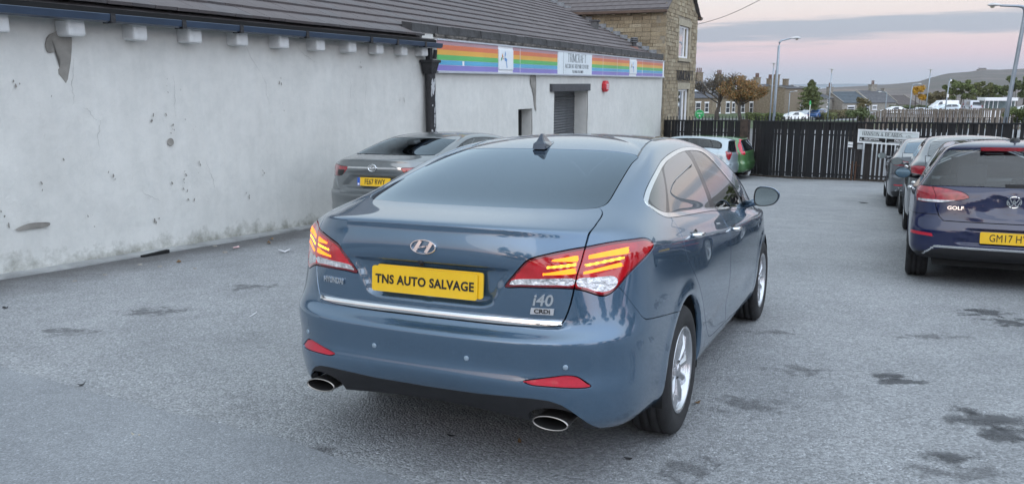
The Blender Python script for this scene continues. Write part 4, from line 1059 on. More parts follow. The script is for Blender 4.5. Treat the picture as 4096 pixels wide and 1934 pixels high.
b = MB(); b.box((10.30, -.10, 1.257), (13.42, .02, 1.46)); b.build('lintel', M_DKGREY, ws, bevel=.01)
# corbels under the gutter
M_CORB = mat('white_painted_stone', (.66, .665, .655), .85, vary=.08, scale=6, bump=.3, bscale=18)
cb = MB(); cb.box((-.11, -.20, -.10), (.11, .02, .10)); c0 = None
rr = random.Random(6)
for i, s_ in enumerate([-5.47, -4.62, -3.78, -2.95, -2.13, -1.29, -.47, .37, 1.2, 2.02, 2.82, 3.55]):
    if c0 is None:
        c0 = cb.build('corbel', M_CORB, ws, bevel=.025); o = c0
    else:
        o = inst(c0, 'corbel', ws); md = o.modifiers.new('b', 'BEVEL'); md.width = .025+.012*rr.random(); md.segments = 2
    o.matrix_local = Matrix.Translation((s_+.03, 0, 2.065)) @ Matrix.Rotation(rr.uniform(-.05, .05), 4, 'Y') @ Matrix.Diagonal((rr.uniform(.86, 1.0), rr.uniform(.85, 1.05), rr.uniform(.9, 1.02), 1))
# gutter in lengths, with joints
gp = [(-.335, .010), (-.345, .078), (-.337, .084), (-.328, .078), (-.318, .022), (-.24, .022), (-.235, .082), (-.222, .082), (-.225, .008), (-.29, -.008)]
def gutter(s0, s1):
    n = len(gp); V = [(s0, y, z) for y, z in gp]+[(s1, y, z) for y, z in gp]
    F = [(i, (i+1) % n, n+(i+1) % n, n+i) for i in range(n)]+[tuple(reversed(range(n))), tuple(range(n, 2*n))]
    o = mesh_np('gutter', V, F, M_GUTTER, ws); o.location = (0, 0, 2.135); return o
js = [-9.4, -6.2, -3.42, -2.42, -1.45, -.1, 1.55, 2.35, 3.3, 3.95]
for a, b_ in zip(js, js[1:]): gutter(a+.004, b_-.004)
jb = MB(); jb.box((-.03, -.352, -.014), (.03, -.218, .090)); j0 = None
for s_ in js[1:-1]:
    if j0 is None: j0 = jb.build('gutter_joint', M_PIPE, ws); j0.location = (s_, 0, 2.135)
    else: inst(j0, 'gutter_joint', ws, (s_, 0, 2.135))
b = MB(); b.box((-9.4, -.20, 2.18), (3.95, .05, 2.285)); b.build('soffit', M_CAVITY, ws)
# rain-water pipe with hopper
b = MB(); b.box((3.70, -.20, 1.905), (3.80, -.10, 2.13)); b.tube([(3.87, -.22, 2.1), (3.87, -.20, 1.93)], .04, 8)
pp = b.build('downpipe_head', M_PIPE, ws)
b = MB(); b.add([(3.62, -.28, 1.90), (3.93, -.28, 1.90), (3.93, -.03, 1.90), (3.62, -.03, 1.90), (3.68, -.23, 1.66), (3.88, -.23, 1.66), (3.88, -.04, 1.66), (3.68, -.04, 1.66)], [(0, 1, 2, 3), (7, 6, 5, 4), (4, 5, 1, 0), (5, 6, 2, 1), (6, 7, 3, 2), (7, 4, 0, 3)]); b.box((3.60, -.30, 1.86), (3.95, -.02, 1.915))
b.build('hopper', M_PIPE, ws, bevel=.012)
b = MB(); b.tube([(3.79, -.14, 1.68), (3.79, -.14, -3.2)], .10, 12); pipe = b.build('downpipe', M_PIPE, ws, smooth=False)
rr2 = np.random.default_rng(11); b = MB()
for k in range(90):
    z = rr2.uniform(-.9, 1.55); a = rr2.uniform(-2.6, -.55); r = .1015; w = rr2.uniform(.10, .32); h = rr2.uniform(.02, .10)
    pts = [(3.79+r*math.cos(a+w*q1), -.14+r*math.sin(a+w*q1), z+h*q2*(1+rr2.uniform(-.3, .3))) for q1, q2 in ((-1, -.4), (-.2, -1), (.6, -.7), (1, .2), (.3, 1), (-.6, .7))]
    b.add(pts, [(0, 1, 2, 3, 4, 5)])
o = b.build('paint_flake', mat('grey_flaked_paint', (.42, .43, .44), .8, vary=.2, scale=20), pipe); o['kind'] = 'stuff'
# roof: courses of flat interlocking tiles
RS = .5; rl = math.hypot(1, RS)
def roof_pt(s_, d): return (s_, d, 2.405+RS*d)
base = MB(); base.add([(-9.6, -.10, 2.405-.07-.05), (22.49, -.10, 2.405-.07-.05), (22.49, 5.4, 2.405+RS*5.4-.03), (-9.6, 5.4, 2.405+RS*5.4-.03)], [(0, 1, 2, 3)])
roof = base.build('roof', M_TILE2, ws)
TW, TE = .33, .36
def tile_mesh(seed):
    r_ = random.Random(seed); b = MB(); t = .042; up = TE+.06
    w = TW-.006; e = [r_.uniform(-.006, .006) for _ in range(4)]
    V = []
    for x, d, q in ((0, 0, 1.0), (w/2, 0, 1.0), (w, 0, 1.0)):
        V.append((x, e[0]*.4, t)); 
    V = [(0, e[0], t), (w, e[1], t+e[2]*.5), (w, up, .004), (0, up, .004), (0, e[0], .002), (w, e[1], .002), (w, up, -.02), (0, up, -.02)]
    b.add(V, [(0, 1, 2, 3), (4, 5, 1, 0), (7, 4, 0, 3), (5, 6, 2, 1)])
    return b
def build_tiles():
    tm = [mesh_np('tile', b.V, b.F, M_TILE if i % 3 else M_TILE2, roof) for i, b in enumerate([tile_mesh(q) for q in range(6)])]
    for o in tm: o.hide_render = False
    slots = []
    for c in range(15):
        d = -.12+c*TE/rl
        for k in range(int(32.0/TW)):
            s_ = -9.55+k*TW+(TW/2 if c % 2 else 0)
            if s_ > 22.1: continue
            if s_ > 3.4 and d < .16: continue
            p = WM @ Vector(roof_pt(s_, d)); v = p-Vector(CAMP)
            if s_+TW < -5.9: size = 0
            else:
                y = v.y; size = 1/max(v.length, 1e-3)**3*abs((p.z+.5-CAM_H)+1.0)
                zc = -(v.z*CP+v.y*SP)+0; px = 2048+FPX*v.x/(v.y*CP-v.z*SP); py = 967-FPX*(v.z*CP+v.y*SP)/(v.y*CP-v.z*SP)
                if py < -60 or px < -60: size = 0
            slots.append((size, s_, d))
    slots.sort(reverse=True)
    ang = math.atan(RS); r_ = random.Random(9); rest = MB(); used = set()
    for i, (sz, s_, d) in enumerate(slots):
        j = r_.randrange(6); mtx = Matrix.Translation(roof_pt(s_, d)) @ Matrix.Rotation(ang+r_.uniform(-.006, .006), 4, 'X') @ Matrix.Rotation(r_.uniform(-.007, .007), 4, 'Z')
        if i < 300 and sz > 0:
            if j not in used: used.add(j); tm[j].matrix_local = mtx
            else: inst(tm[j], 'tile', roof, matrix=mtx)
        else:
            if sz == 0 and (s_ < -7.5): continue
            bq = tile_mesh(j); rest.add([mtx @ Vector(v) for v in bq.V], bq.F)
    o = rest.build('tile', M_TILE, roof); o['kind'] = 'stuff'
build_tiles()
b = MB(); b.tube([(-9.6, 4.86, 2.40+RS*4.86+.04), (22.4, 4.86, 2.40+RS*4.86+.04)], .11, 8); b.build('ridge', M_TILE2, ws)
# lead-dressed parapet over the sign
pb = MB(); pb.add([(0, -.06, 0), (.94, -.06, 0), (.94, -.045, .155), (0, -.045, .155), (0, .17, .185), (.94, .17, .185)], [(0, 1, 2, 3), (3, 2, 5, 4)]); pb.add([(0, -.06, 0), (0, -.045, .155), (0, .17, .185), (0, .17, 0)], [(0, 1, 2, 3)])
p0 = None
for k in range(20):
    s_ = 3.32+k*.955
    if p0 is None: p0 = pb.build('lead_flashing', M_LEAD, ws); p0.location = (s_, 0, 2.415)
    else: p0i = inst(p0, 'lead_flashing', ws, (s_, random.Random(k).uniform(-.006, .006), 2.415+random.Random(k+50).uniform(-.006, .006)))
M_MORTAR = mat('dirty_broken_mortar', (.10, .09, .08), .95, vary=.75, scale=7, bump=.9, bscale=14, detail=8)
V, F = wall_grid(4.13, 22.4, 0, 0, 0, nx=240, nz=2); 
rr3 = np.random.default_rng(8); xs = np.linspace(4.13, 22.3, 230); V = []
for x in xs: V += [(x, -.035-rr3.uniform(0, .012), 2.345), (x, -.05-rr3.uniform(0, .02), 2.375+rr3.uniform(-.01, .01)), (x, -.055-rr3.uniform(0, .012), 2.414)]
F = [(3*i+j, 3*i+3+j, 3*i+4+j, 3*i+1+j) for i in range(len(xs)-1) for j in (0, 1)]
mesh_np('mortar_bed', V, F, M_MORTAR, ws)
# bare patches where the paint and render have come away
def patch(name, pts, m, y=-.004, parent=ws, sm=True, th=.006):
    P = smooth_poly(pts, 3) if sm else np.asarray(pts, float); n = len(P)
    V = [(p[0], y, p[1]) for p in P]+[(p[0], y+th, p[1]) for p in P]
    F = [tuple(range(n))]+[(i, n+i, n+(i+1) % n, (i+1) % n) for i in range(n)]
    bm = bmesh.new(); vs = [bm.verts.new(v) for v in V]
    for f in F: bm.faces.new([vs[i] for i in f])
    bmesh.ops.triangulate(bm, faces=[f for f in bm.faces if len(f.verts) > 4]); bmesh.ops.recalc_face_normals(bm, faces=bm.faces)
    me = bpy.data.meshes.new(name); bm.to_mesh(me); bm.free(); me.materials.append(m)
    o = bpy.data.objects.new(name, me); COL.objects.link(o); o.parent = parent; return o
def wpx(u, v, off=0.0):
    """where the line of sight through a photo pixel meets the wall, in wall coordinates (along, height)"""
    nrm_ = np.array([WU[1], -WU[0], 0]); P0 = np.array([-3.22, 12.34, 0])+nrm_*off; d = ray(u, v)
    q = CAMP+d*((P0-CAMP)@nrm_)/(d@nrm_); return float((q-P0)@WU), float(q[2])
sc = 700/2432
pat = [wpx(x*sc, y*sc) for x, y in [(800, 415), (760, 445), (680, 480), (640, 525), (622, 600), (622, 660), (645, 720), (680, 740), (720, 728), (755, 722), (785, 765), (802, 810), (828, 850), (826, 895), (810, 925), (826, 948), (800, 960), (806, 1030), (845, 1075), (902, 1158), (928, 1105), (948, 985), (970, 850), (982, 700), (986, 560), (972, 470), (930, 440), (860, 425)]]
patch('bare_patch', pat, M_CEMENT, -.016, sm=False)
patch('bare_patch', [wpx(x, y) for x, y in [(668, 560), (680, 552), (690, 560), (691, 575), (680, 583), (668, 574)]], M_CEMENT, -.016)
patch('bare_patch', [wpx(x, y, .02) for x, y in [(2122, 298), (2140, 298), (2143, 340), (2142, 400), (2143, 445), (2136, 420), (2131, 370), (2121, 335)]], M_CEMENT, -.034)
patch('bare_patch', [wpx(x, y) for x, y in [(60, 915), (110, 893), (165, 888), (195, 890), (185, 905), (120, 913), (75, 921)]], M_CEMENT, -.02)
rr4 = np.random.default_rng(21); b = MB()
spots = [(705, 330), (712, 345), (660, 352), (668, 360), (735, 460), (655, 455), (690, 458), (772, 515), (780, 512), (690, 520), (692, 530), (765, 675), (790, 655), (775, 670), (740, 690), (735, 720), (700, 730), (690, 745), (742, 748), (735, 780), (752, 790), (745, 830), (765, 828), (835, 910), (838, 915), (1120, 325), (1130, 340), (1130, 425), (1437, 262), (1440, 270), (1600, 400), (1604, 365), (1612, 395), (188, 370), (182, 395), (55, 337), (980, 790), (985, 780), (905, 800), (600, 470), (170, 740), (430, 690), (440, 700), (650, 650), (20, 870), (8, 860), (150, 860), (360, 880), (560, 900), (620, 880), (250, 620), (480, 760), (1050, 700), (900, 640)]
spots = [q for i, q in enumerate(spots) if i % 5 not in (1, 3)]
for (x, y) in spots:
    s0_, z0_ = wpx(x, y)
    for q in range(rr4.integers(1, 4)):
        s_, z = s0_+rr4.normal(0, .03), z0_+rr4.normal(0, .05); r = rr4.uniform(.003, .013); n = 9; th = rr4.uniform(-.5, .5); ex = rr4.uniform(1.2, 2.8)
        pts = []
        for i in range(n):
            a_ = 2*math.pi*i/n; k_ = r*rr4.uniform(.45, 1.25); u_, v_ = k_*math.cos(a_), k_*ex*math.sin(a_); pts.append((s_+u_*math.cos(th)-v_*math.sin(th), -.018, z+u_*math.sin(th)+v_*math.cos(th)))
        b.add(pts, [tuple(range(n))])
o = b.build('paint_chip', M_CEMENT, ws); o['kind'] = 'stuff'
M_CRACK = mat('hairline_crack', (.20, .195, .185), .95, vary=.3, scale=9)
for k, (x, y, x2, y2) in enumerate([(965, 165, 1040, 290), (1040, 290, 1075, 420), (1395, 300, 1400, 430), (1455, 290, 1460, 440), (290, 235, 285, 420), (395, 480, 392, 600), (1265, 250, 1180, 180), (330, 430, 385, 480), (690, 300, 700, 470), (560, 760, 640, 800), (820, 640, 860, 780)]):
    A_, B_ = np.array(wpx(x, y)), np.array(wpx(x2, y2)); V = []; n = 14; w = np.cumsum(rr4.normal(0, .012, n+1)); w -= np.linspace(w[0], w[-1], n+1); d_ = (B_-A_)/np.linalg.norm(B_-A_); nn = np.array([-d_[1], d_[0]])
    for i in range(n+1):
        p_ = A_+(B_-A_)*i/n+nn*w[i]; t_ = .0016*(1-abs(2*i/n-1)*.7); V += [(p_[0]+nn[0]*t_, -.017, p_[1]+nn[1]*t_), (p_[0]-nn[0]*t_, -.017, p_[1]-nn[1]*t_)]
    mesh_np('crack', V, [(2*i, 2*i+1, 2*i+3, 2*i+2) for i in range(n)], M_CRACK, ws)
for (x, y, w, h) in ((1228, 215, .14, .32), (8, 210, .14, .36), (1400, 205, .10, .22), (1470, 225, .05, .3), (1330, 205, .08, .16)):
    s_, z = wpx(x, y); o = patch('rust_run', [(s_-w, z-h), (s_+w, z-h), (s_+w, z+h), (s_-w, z+h)], M_RUST, -.02, sm=False, th=.001)
# concrete kerb at the foot of the wall
V = []; F = []
for i, x in enumerate(np.linspace(-9.5, 22, 120)):
    z = [float(zsheet(*(WM @ Vector((x, y, 0))).xy)) for y in (-.16, -.02)]
    V += [(x, -.17+.012*math.sin(x*5), z[0]-.02), (x, -.16+.012*math.sin(x*5), z[0]+.018+.006*math.sin(x*9)), (x, .0, z[1]+.035)]
F = [(3*i+j, 3*i+3+j, 3*i+4+j, 3*i+1+j) for i in range(119) for j in (0, 1)]
mesh_np('kerb', V, F, mat('weathered_concrete', (.30, .305, .30), .9, vary=.3, scale=3, bump=.4, bscale=20), ws)

# ---- the rainbow fascia sign
sg = empty('rainbow_sign', matrix=WM @ Matrix.Translation((4.14, -.10, 1.70)), label='long rainbow striped fascia sign with white name panel on the workshop', cat='sign')
b = MB(); b.box((0, 0, 0), (18.25, .07, .61)); b.build('sign_board', M_WHITEPL, sg)
b = MB(); b.box((0, -.03, .595), (18.27, .0, .625)); b.box((0, -.03, -.02), (18.27, .0, .016)); b.build('sign_frame', mat('pale_grey_sign_frame', (.50, .53, .58), .4, .3, vary=.08, scale=3), sg)
STR = [((.42, .25, .28), .520, .592), ((.60, .16, .07), .422, .516), ((.66, .36, .06), .325, .422), ((.10, .42, .13), .228, .325), ((.09, .36, .56), .135, .222), ((.22, .19, .48), .024, .128)]
sh_ = .010
def stripes(x0, x1, brk=()):
    for i, (c, z0, z1) in enumerate(STR):
        m = bpy.data.materials.get('stripe_%d' % i) or mat('stripe_%d' % i, c, .35, vary=.10, scale=.9)
        segs = [(x0, x1)]
        if i == 4 and brk:
            xs_ = [x0]+[v for q in brk if x0 < q < x1 for v in (q-.05, q+.05)]+[x1]; segs = list(zip(xs_[::2], xs_[1::2]))
        for a, e in segs:
            b = MB(); b.box((a, -.005-i*.0002, z0), (e, -.0005, z1)); b.build('stripe', m, sg)
BK = [1.1, 7.9, 15.0]
SEG = [(0, 2.78), (3.60, 4.0), (4.02, 6.48), (9.30, 13.32), (14.22, 18.0)]
for a, e in SEG: stripes(a, e, BK)
for x in (4.01, 10.4, 11.9, 15.0, 16.6): MB().box((x-.008, -.0075, .02), (x+.008, -.006, .59)).build('panel_joint', M_WHITEPL, sg)
np_ = MB().box((6.5, -.022, .012), (9.28, -.0005, .597)).build('name_panel', mat('white_name_panel', (.66, .72, .74), .35, vary=.05, scale=2), sg)
b = MB(); b.box((6.895, -.0235, .02), (6.905, -.022, .59)); b.build('panel_line', M_DKGREY, np_)
M_LETT = mat('dark_sign_lettering', (.05, .055, .065), .6, vary=.15, scale=8)
fz = lambda x, z, y=-.024: frame((x, y, z), (1, 0, 0), (0, 0, 1))
def serif_word(word, parent, x, z, w, h, m, y=-.024, stroke=.12, thin=.05, depth=.003, name='lettering'):
    """roman capitals with thick and thin strokes and serifs; fills a box w x h centred at (x, z)"""
    G = {'T': [((0, 1), (1, 1), 0), ((.5, 0), (.5, 1), 1)], 'R': [((.14, 0), (.14, 1), 1), ((.14, 1), (.7, 1), 0), ((.7, 1), (.86, .87), 0), ((.84, .9), (.84, .62), 1), ((.86, .64), (.7, .5), 0), ((.7, .5), (.14, .5), 0), ((.5, .5), (.95, 0), 1)],
         'I': [((.5, 0), (.5, 1), 1)], 'M': [((.06, 0), (.06, 1), 0), ((.06, 1), (.5, .1), 1), ((.5, .1), (.92, 1), 0), ((.92, 0), (.92, 1), 1)], 'C': [((.95, .85), (.7, 1), 0), ((.7, 1), (.35, .96), 0), ((.35, .96), (.1, .72), 1), ((.1, .72), (.1, .28), 1), ((.1, .28), (.35, .04), 1), ((.35, .04), (.7, 0), 0), ((.7, 0), (.95, .18), 0)],
         'A': [((.02, 0), (.47, 1), 0), ((.47, 1), (.96, 0), 1), ((.2, .36), (.76, .36), 0)], 'F': [((.16, 0), (.16, 1), 1), ((.16, 1), (.92, 1), 0), ((.16, .52), (.72, .52), 0)], 'E': [((.16, 0), (.16, 1), 1), ((.16, 1), (.92, 1), 0), ((.16, .52), (.75, .52), 0), ((.16, 0), (.94, 0), 0)],
         'D': [((.14, 0), (.14, 1), 1), ((.14, 1), (.6, 1), 0), ((.6, 1), (.88, .75), 0), ((.88, .75), (.88, .25), 1), ((.88, .25), (.6, 0), 0), ((.6, 0), (.14, 0), 0)], 'N': [((.08, 0), (.08, 1), 0), ((.08, 1), (.9, 0), 1), ((.9, 0), (.9, 1), 0)], 'P': [((.14, 0), (.14, 1), 1), ((.14, 1), (.7, 1), 0), ((.84, .92), (.84, .6), 1), ((.7, .5), (.14, .5), 0), ((.7, 1), (.86, .88), 0), ((.86, .62), (.7, .5), 0)],
         'H': [((.1, 0), (.1, 1), 1), ((.88, 0), (.88, 1), 1), ((.1, .5), (.88, .5), 0)], 'S': [((.85, .84), (.6, 1), 0), ((.6, 1), (.25, .94), 0), ((.2, .92), (.2, .66), 1), ((.2, .64), (.8, .36), 1), ((.8, .36), (.8, .1), 1), ((.78, .08), (.4, 0), 0), ((.4, 0), (.1, .16), 0)], 'O': [((.1, .3), (.1, .7), 1), ((.1, .7), (.32, .98), 0), ((.32, .98), (.68, .98), 0), ((.68, .98), (.9, .7), 0), ((.9, .7), (.9, .3), 1), ((.9, .3), (.68, .02), 0), ((.68, .02), (.32, .02), 0), ((.32, .02), (.1, .3), 0)],
         'B': [((.14, 0), (.14, 1), 1), ((.14, 1), (.65, 1), 0), ((.8, .92), (.8, .62), 1), ((.14, .52), (.7, .52), 0), ((.86, .42), (.86, .1), 1), ((.7, 0), (.14, 0), 0), ((.65, 1), (.82, .9), 0), ((.7, .52), (.88, .4), 0), ((.88, .1), (.7, 0), 0)], 'L': [((.16, 0), (.16, 1), 1), ((.16, 0), (.92, 0), 0)], '&': [((.9, 0), (.3, .75), 1), ((.3, .75), (.45, 1), 0), ((.45, 1), (.6, .8), 0), ((.6, .8), (.12, .35), 0), ((.12, .35), (.2, .05), 1), ((.2, .05), (.55, 0), 0), ((.55, 0), (.9, .45), 0)]}
    V = []; F = []
    small = any(c.islower() for c in word); adv = [(.45 if c == ' ' else (.38 if c.upper() == 'I' else (1.15 if c.upper() == 'M' else .95)))*(.8 if c.islower() else 1) for c in word]
    tot = sum(adv); k = w/tot; cx = -w/2
    for c, a in zip(word, adv):
        gw = a*k*.86; gh = h*(.8 if c.islower() else 1)
        if c.upper() in G:
            for (p, q, th) in G[c.upper()]:
                P, Q = np.array([cx+p[0]*gw, -h/2+p[1]*gh]), np.array([cx+q[0]*gw, -h/2+q[1]*gh]); d = (Q-P)/np.linalg.norm(Q-P); t = (stroke if th else thin)*h*.5
                n_ = np.array([-d[1], d[0]])*t; d = d*thin*h*.3
                segs = [[P-d+n_, P-d-n_, Q+d-n_, Q+d+n_]]
                if abs(d[0]) < abs(d[1])*.8 and c.upper() in 'TRIMAFENDPHL':
                    for e in (P, Q):
                        if e[1] < -h/2+.02*h or e[1] > -h/2+gh-.02*h: segs.append([e+np.array([-t*2, -thin*h*.35]), e+np.array([t*2, -thin*h*.35]), e+np.array([t*2, thin*h*.35]), e+np.array([-t*2, thin*h*.35])])
                for sg_ in segs:
                    i0 = len(V); V += [(x_, z_, 0) for x_, z_ in sg_]+[(x_, z_, depth) for x_, z_ in sg_]
                    F += [(i0+4, i0+5, i0+6, i0+7)]+[(i0+i, i0+(i+1) % 4, i0+4+(i+1) % 4, i0+4+i) for i in range(4)]
        cx += a*k
    o = mesh_np(name, V, F, m, parent); o.matrix_local = fz(x, z, y); return o
serif_word('TRIMCRAFT', np_, 8.0, .455, 1.55, .225, M_LETT, stroke=.085, thin=.032)
serif_word('ACCIDENT REPAIR CENTRE', np_, 8.02, .235, 2.0, .105, M_LETT, stroke=.095, thin=.04)
text_mesh('lettering', 'TEL 344266 / FAX 348070', .105, M_LETT, np_, .001, 0, .80, matrix=fz(8.05, .085))
M_LOGOB = mat('logo_blue', (.10, .25, .50), .4, vary=.1); M_LOGOR = mat('logo_orange', (.55, .22, .06), .4, vary=.1); M_LOGOG = mat('logo_green', (.12, .32, .16), .4, vary=.1)
def logo(x0, x1, z0, z1):
    lp_ = MB(); lp_.box((x0, -.028, z0), (x1, -.0005, z1)); o = lp_.build('logo_panel', mat('white_logo_panel', (.70, .75, .78), .3, vary=.05, scale=3), sg, bevel=.02)
    w, h = x1-x0, z1-z0
    def shape(pts, m): 
        V = [(x0+p*w, -.0305, z0+q*h) for p, q in pts]; mesh_np('logo_mark', V, [tuple(range(len(V)))], m, o)
    shape([(.40, .92), (.44, .80), (.43, .70), (.37, .60), (.36, .72)], M_LOGOB); shape([(.33, .56), (.42, .60), (.50, .54), (.54, .50), (.50, .40), (.38, .44)], M_LOGOB); shape([(.44, .42), (.50, .40), (.55, .12), (.51, .10)], M_LOGOB)
    shape([(.20, .80), (.27, .62), (.22, .58), (.17, .64)], M_LOGOR); shape([(.12, .58), (.20, .62), (.18, .48), (.09, .42)], M_LOGOG); shape([(.22, .58), (.30, .56), (.26, .48)], M_LOGOR)
logo(2.80, 3.58, .075, .53); logo(13.34, 14.2, .08, .53)
# red alarm box
al = empty('alarm_box', matrix=WM @ Matrix.Translation((14.88, -.03, 1.38)), label='red octagonal alarm bell box on the white workshop wall', cat='alarm box')
V = []; n = 8
for r, y in ((.23, .0), (.24, -.10), (.20, -.135)):
    V += [(r*.84*math.cos(math.pi/8+i*math.pi/4), y, r*.78*math.sin(math.pi/8+i*math.pi/4)) for i in range(n)]
F = [(i, (i+1) % n, n+(i+1) % n, n+i) for i in range(n)]+[(n+i, n+(i+1) % n, 2*n+(i+1) % n, 2*n+i) for i in range(n)]+[tuple(range(2*n, 3*n))]
mesh_np('cover', V, F, mat('red_alarm_plastic', (.50, .03, .04), .35, vary=.08, scale=9), al)
b = MB()
for z in (-.06, .0, .055): b.box((-.11, -.1375, z-.012), (.11, -.1355, z+.012))
b.build('pale_print', M_WHITEPL, al)

# ------------------------------------------------------------------ the stone house at the end of the workshop
M_MORT = mat('pale_lime_mortar', (.25, .22, .17), .95, vary=.3, scale=6, bump=.4, bscale=30)
STONES = [mat('sandstone_%d' % i, c, .9, vary=.30, scale=7, bump=.5, bscale=25) for i, c in enumerate([(.265, .215, .140), (.320, .265, .175), (.215, .172, .112), (.285, .235, .158), (.345, .295, .205)])]
sth = empty('stone_house', matrix=WM @ Matrix.Translation((22.51, -.10, 0)), label='two-storey sandstone house with white windows at the end of the workshop', cat='building')
SW = 5.95
b = MB()
WIN = [(2.30, 4.40, 2.52, 3.84), (2.52, 4.60, -.9, 1.20)]
def facade(b, w, z0, z1, holes, y0, y1):
    xs_ = sorted({0, w, *[h[0] for h in holes], *[h[1] for h in holes]}); zs_ = sorted({z0, z1, *[h[2] for h in holes], *[h[3] for h in holes]})
    for i in range(len(xs_)-1):
        for j in range(len(zs_)-1):
            cx, cz = (xs_[i]+xs_[i+1])/2, (zs_[j]+zs_[j+1])/2
            if any(h[0] < cx < h[1] and h[2] < cz < h[3] for h in holes): continue
            b.box((xs_[i], y0, zs_[j]), (xs_[i+1], y1, zs_[j+1]))
facade(b, SW, -3.4, 4.46, WIN, .03, .4)
b.box((.03, .4, -3.4), (.4, 9.0, 4.40)); b.box((SW-.4, .4, -3.4), (SW-.03, 9.0, 4.40)); b.box((.4, 8.6, -3.4), (SW-.4, 9.0, 4.4))
b.add([(0.03, .03, 4.46), (SW-.03, .03, 4.46), (SW/2, .03, 6.25), (.03, .4, 4.46), (SW-.03, .4, 4.46), (SW/2, .4, 6.25)], [(0, 1, 2), (5, 4, 3), (0, 2, 5, 3), (1, 4, 5, 2)])
b.build('wall', M_MORT, sth)
def stone_skin(w, z0, z1, holes, tri=None, axis='x', ylo=0., skip=lambda x, z: False, seed=3):
    r_ = random.Random(seed); out = []; z = z0; row = 0
    while z < z1:
        h = r_.choice([.125, .14, .155, .17]); x = -r_.random()*.3; first = True
        while x < w:
            L = r_.uniform(.24, .52); a, e = max(0, x), min(w, x+L); x += L
            if e-a < .05: continue
            for hl in holes:
                if z+h > hl[2]-.01 and z < hl[3]+.01:
                    if a < hl[0] < e: e = hl[0]-.005
                    elif a < hl[1] < e: a = hl[1]+.005
                    elif a >= hl[0] and e <= hl[1]: e = a
            if e-a < .05 or skip((a+e)/2, z+h/2): continue
            out.append((a+.007, e-.007, z+.007, z+h-.007))
        z += h
    return out
st = []
for (a, e, z0, z1) in stone_skin(SW, -1.0, 4.45, [(2.1, 4.6, 2.33, 4.15), (2.32, 4.8, -.95, 1.5)], seed=3): st.append(('f', a, e, z0, z1))
for (a, e, z0, z1) in stone_skin(SW, 4.46, 6.0, [], skip=lambda x, z: z > 4.36+(1.79/(SW/2))*min(x, SW-x)-.1, seed=5): st.append(('f', a, e, z0, z1))
for (a, e, z0, z1) in stone_skin(5.2, 2.35, 4.28, [], skip=lambda x, z: z < 2.45+.5*x-.05, seed=7): st.append(('l', a, e, z0, z1))
def size_key(q): return -(q[2]-q[1])*(q[4]-q[3])*(1.0 if q[0] == 'l' else .55)
st.sort(key=size_key); rs = random.Random(2); pr = {}; rest = [MB() for _ in STONES]
for i, (fc, a, e, z0, z1) in enumerate(st):
    j = rs.choice([0, 0, 1, 2, 3, 3, 4]); dep = .03+rs.uniform(-.012, .014)
    if fc == 'f': A = (a, .03-dep, z0); B = (e, .0305, z1)
    else: A = (.03-dep, a+.0, z0); B = (.0305, e, z1)
    if i < 300:
        if j not in pr:
            o = MB().box((0, 0, 0), (1, 1, 1)).build('stone', STONES[j], sth); pr[j] = o
        else: o = inst(pr[j], 'stone', sth)
        o.matrix_local = Matrix.Translation(A) @ Matrix.Diagonal((B[0]-A[0], B[1]-A[1], B[2]-A[2], 1))
    else: rest[j].box(A, B)
for j, q in enumerate(rest):
    if q.V: o = q.build('stone', STONES[j], sth); o['kind'] = 'stuff'
M_DRESSED = mat('dressed_stone', (.34, .30, .22), .85, vary=.18, scale=6, bump=.2, bscale=30)
for (x0, x1, z0, z1) in WIN:
    b = MB(); b.box((x0-.2, -.02, z1+.005), (x1+.2, .2, z1+.27)); b.box((x0-.17, -.06, z0-.14), (x1+.17, .2, z0-.005)); b.box((x0-.16, -.01, z0), (x0-.003, .2, z1)); b.box((x1+.003, -.01, z0), (x1+.16, .2, z1))
    b.build('window_surround', M_DRESSED, sth)
    b = MB(); t = .075
    b.box((x0, .08, z0), (x0+t, .16, z1)); b.box((x1-t, .08, z0), (x1, .16, z1)); b.box((x0+t, .08, z0), (x1-t, .16, z0+t)); b.box((x0+t, .08, z1-t), (x1-t, .16, z1)); xm = x0+(x1-x0)*.62; b.box((xm-.05, .085, z0+t), (xm+.05, .155, z1-t)); b.box((xm+.05, .09, z0+t), (xm+.13, .15, z1-t)); b.box((x1-t-.08, .09, z0+t), (x1-t, .15, z1-t))
    w_ = b.build('window', M_WHITEPL, sth)
    gl = MB(); gl.box((x0+t, .115, z0+t), (x1-t, .12, z1-t)); gl.build('pane', glassmat('house_window_glass', (.25, .27, .27), 2.2), w_)
    bb = MB(); bb.box((x0, .30, z0), (x1, .31, z1)); bb.build('blind', mat('pale_blind', (.42, .42, .43), .8, vary=.1, scale=2), w_)
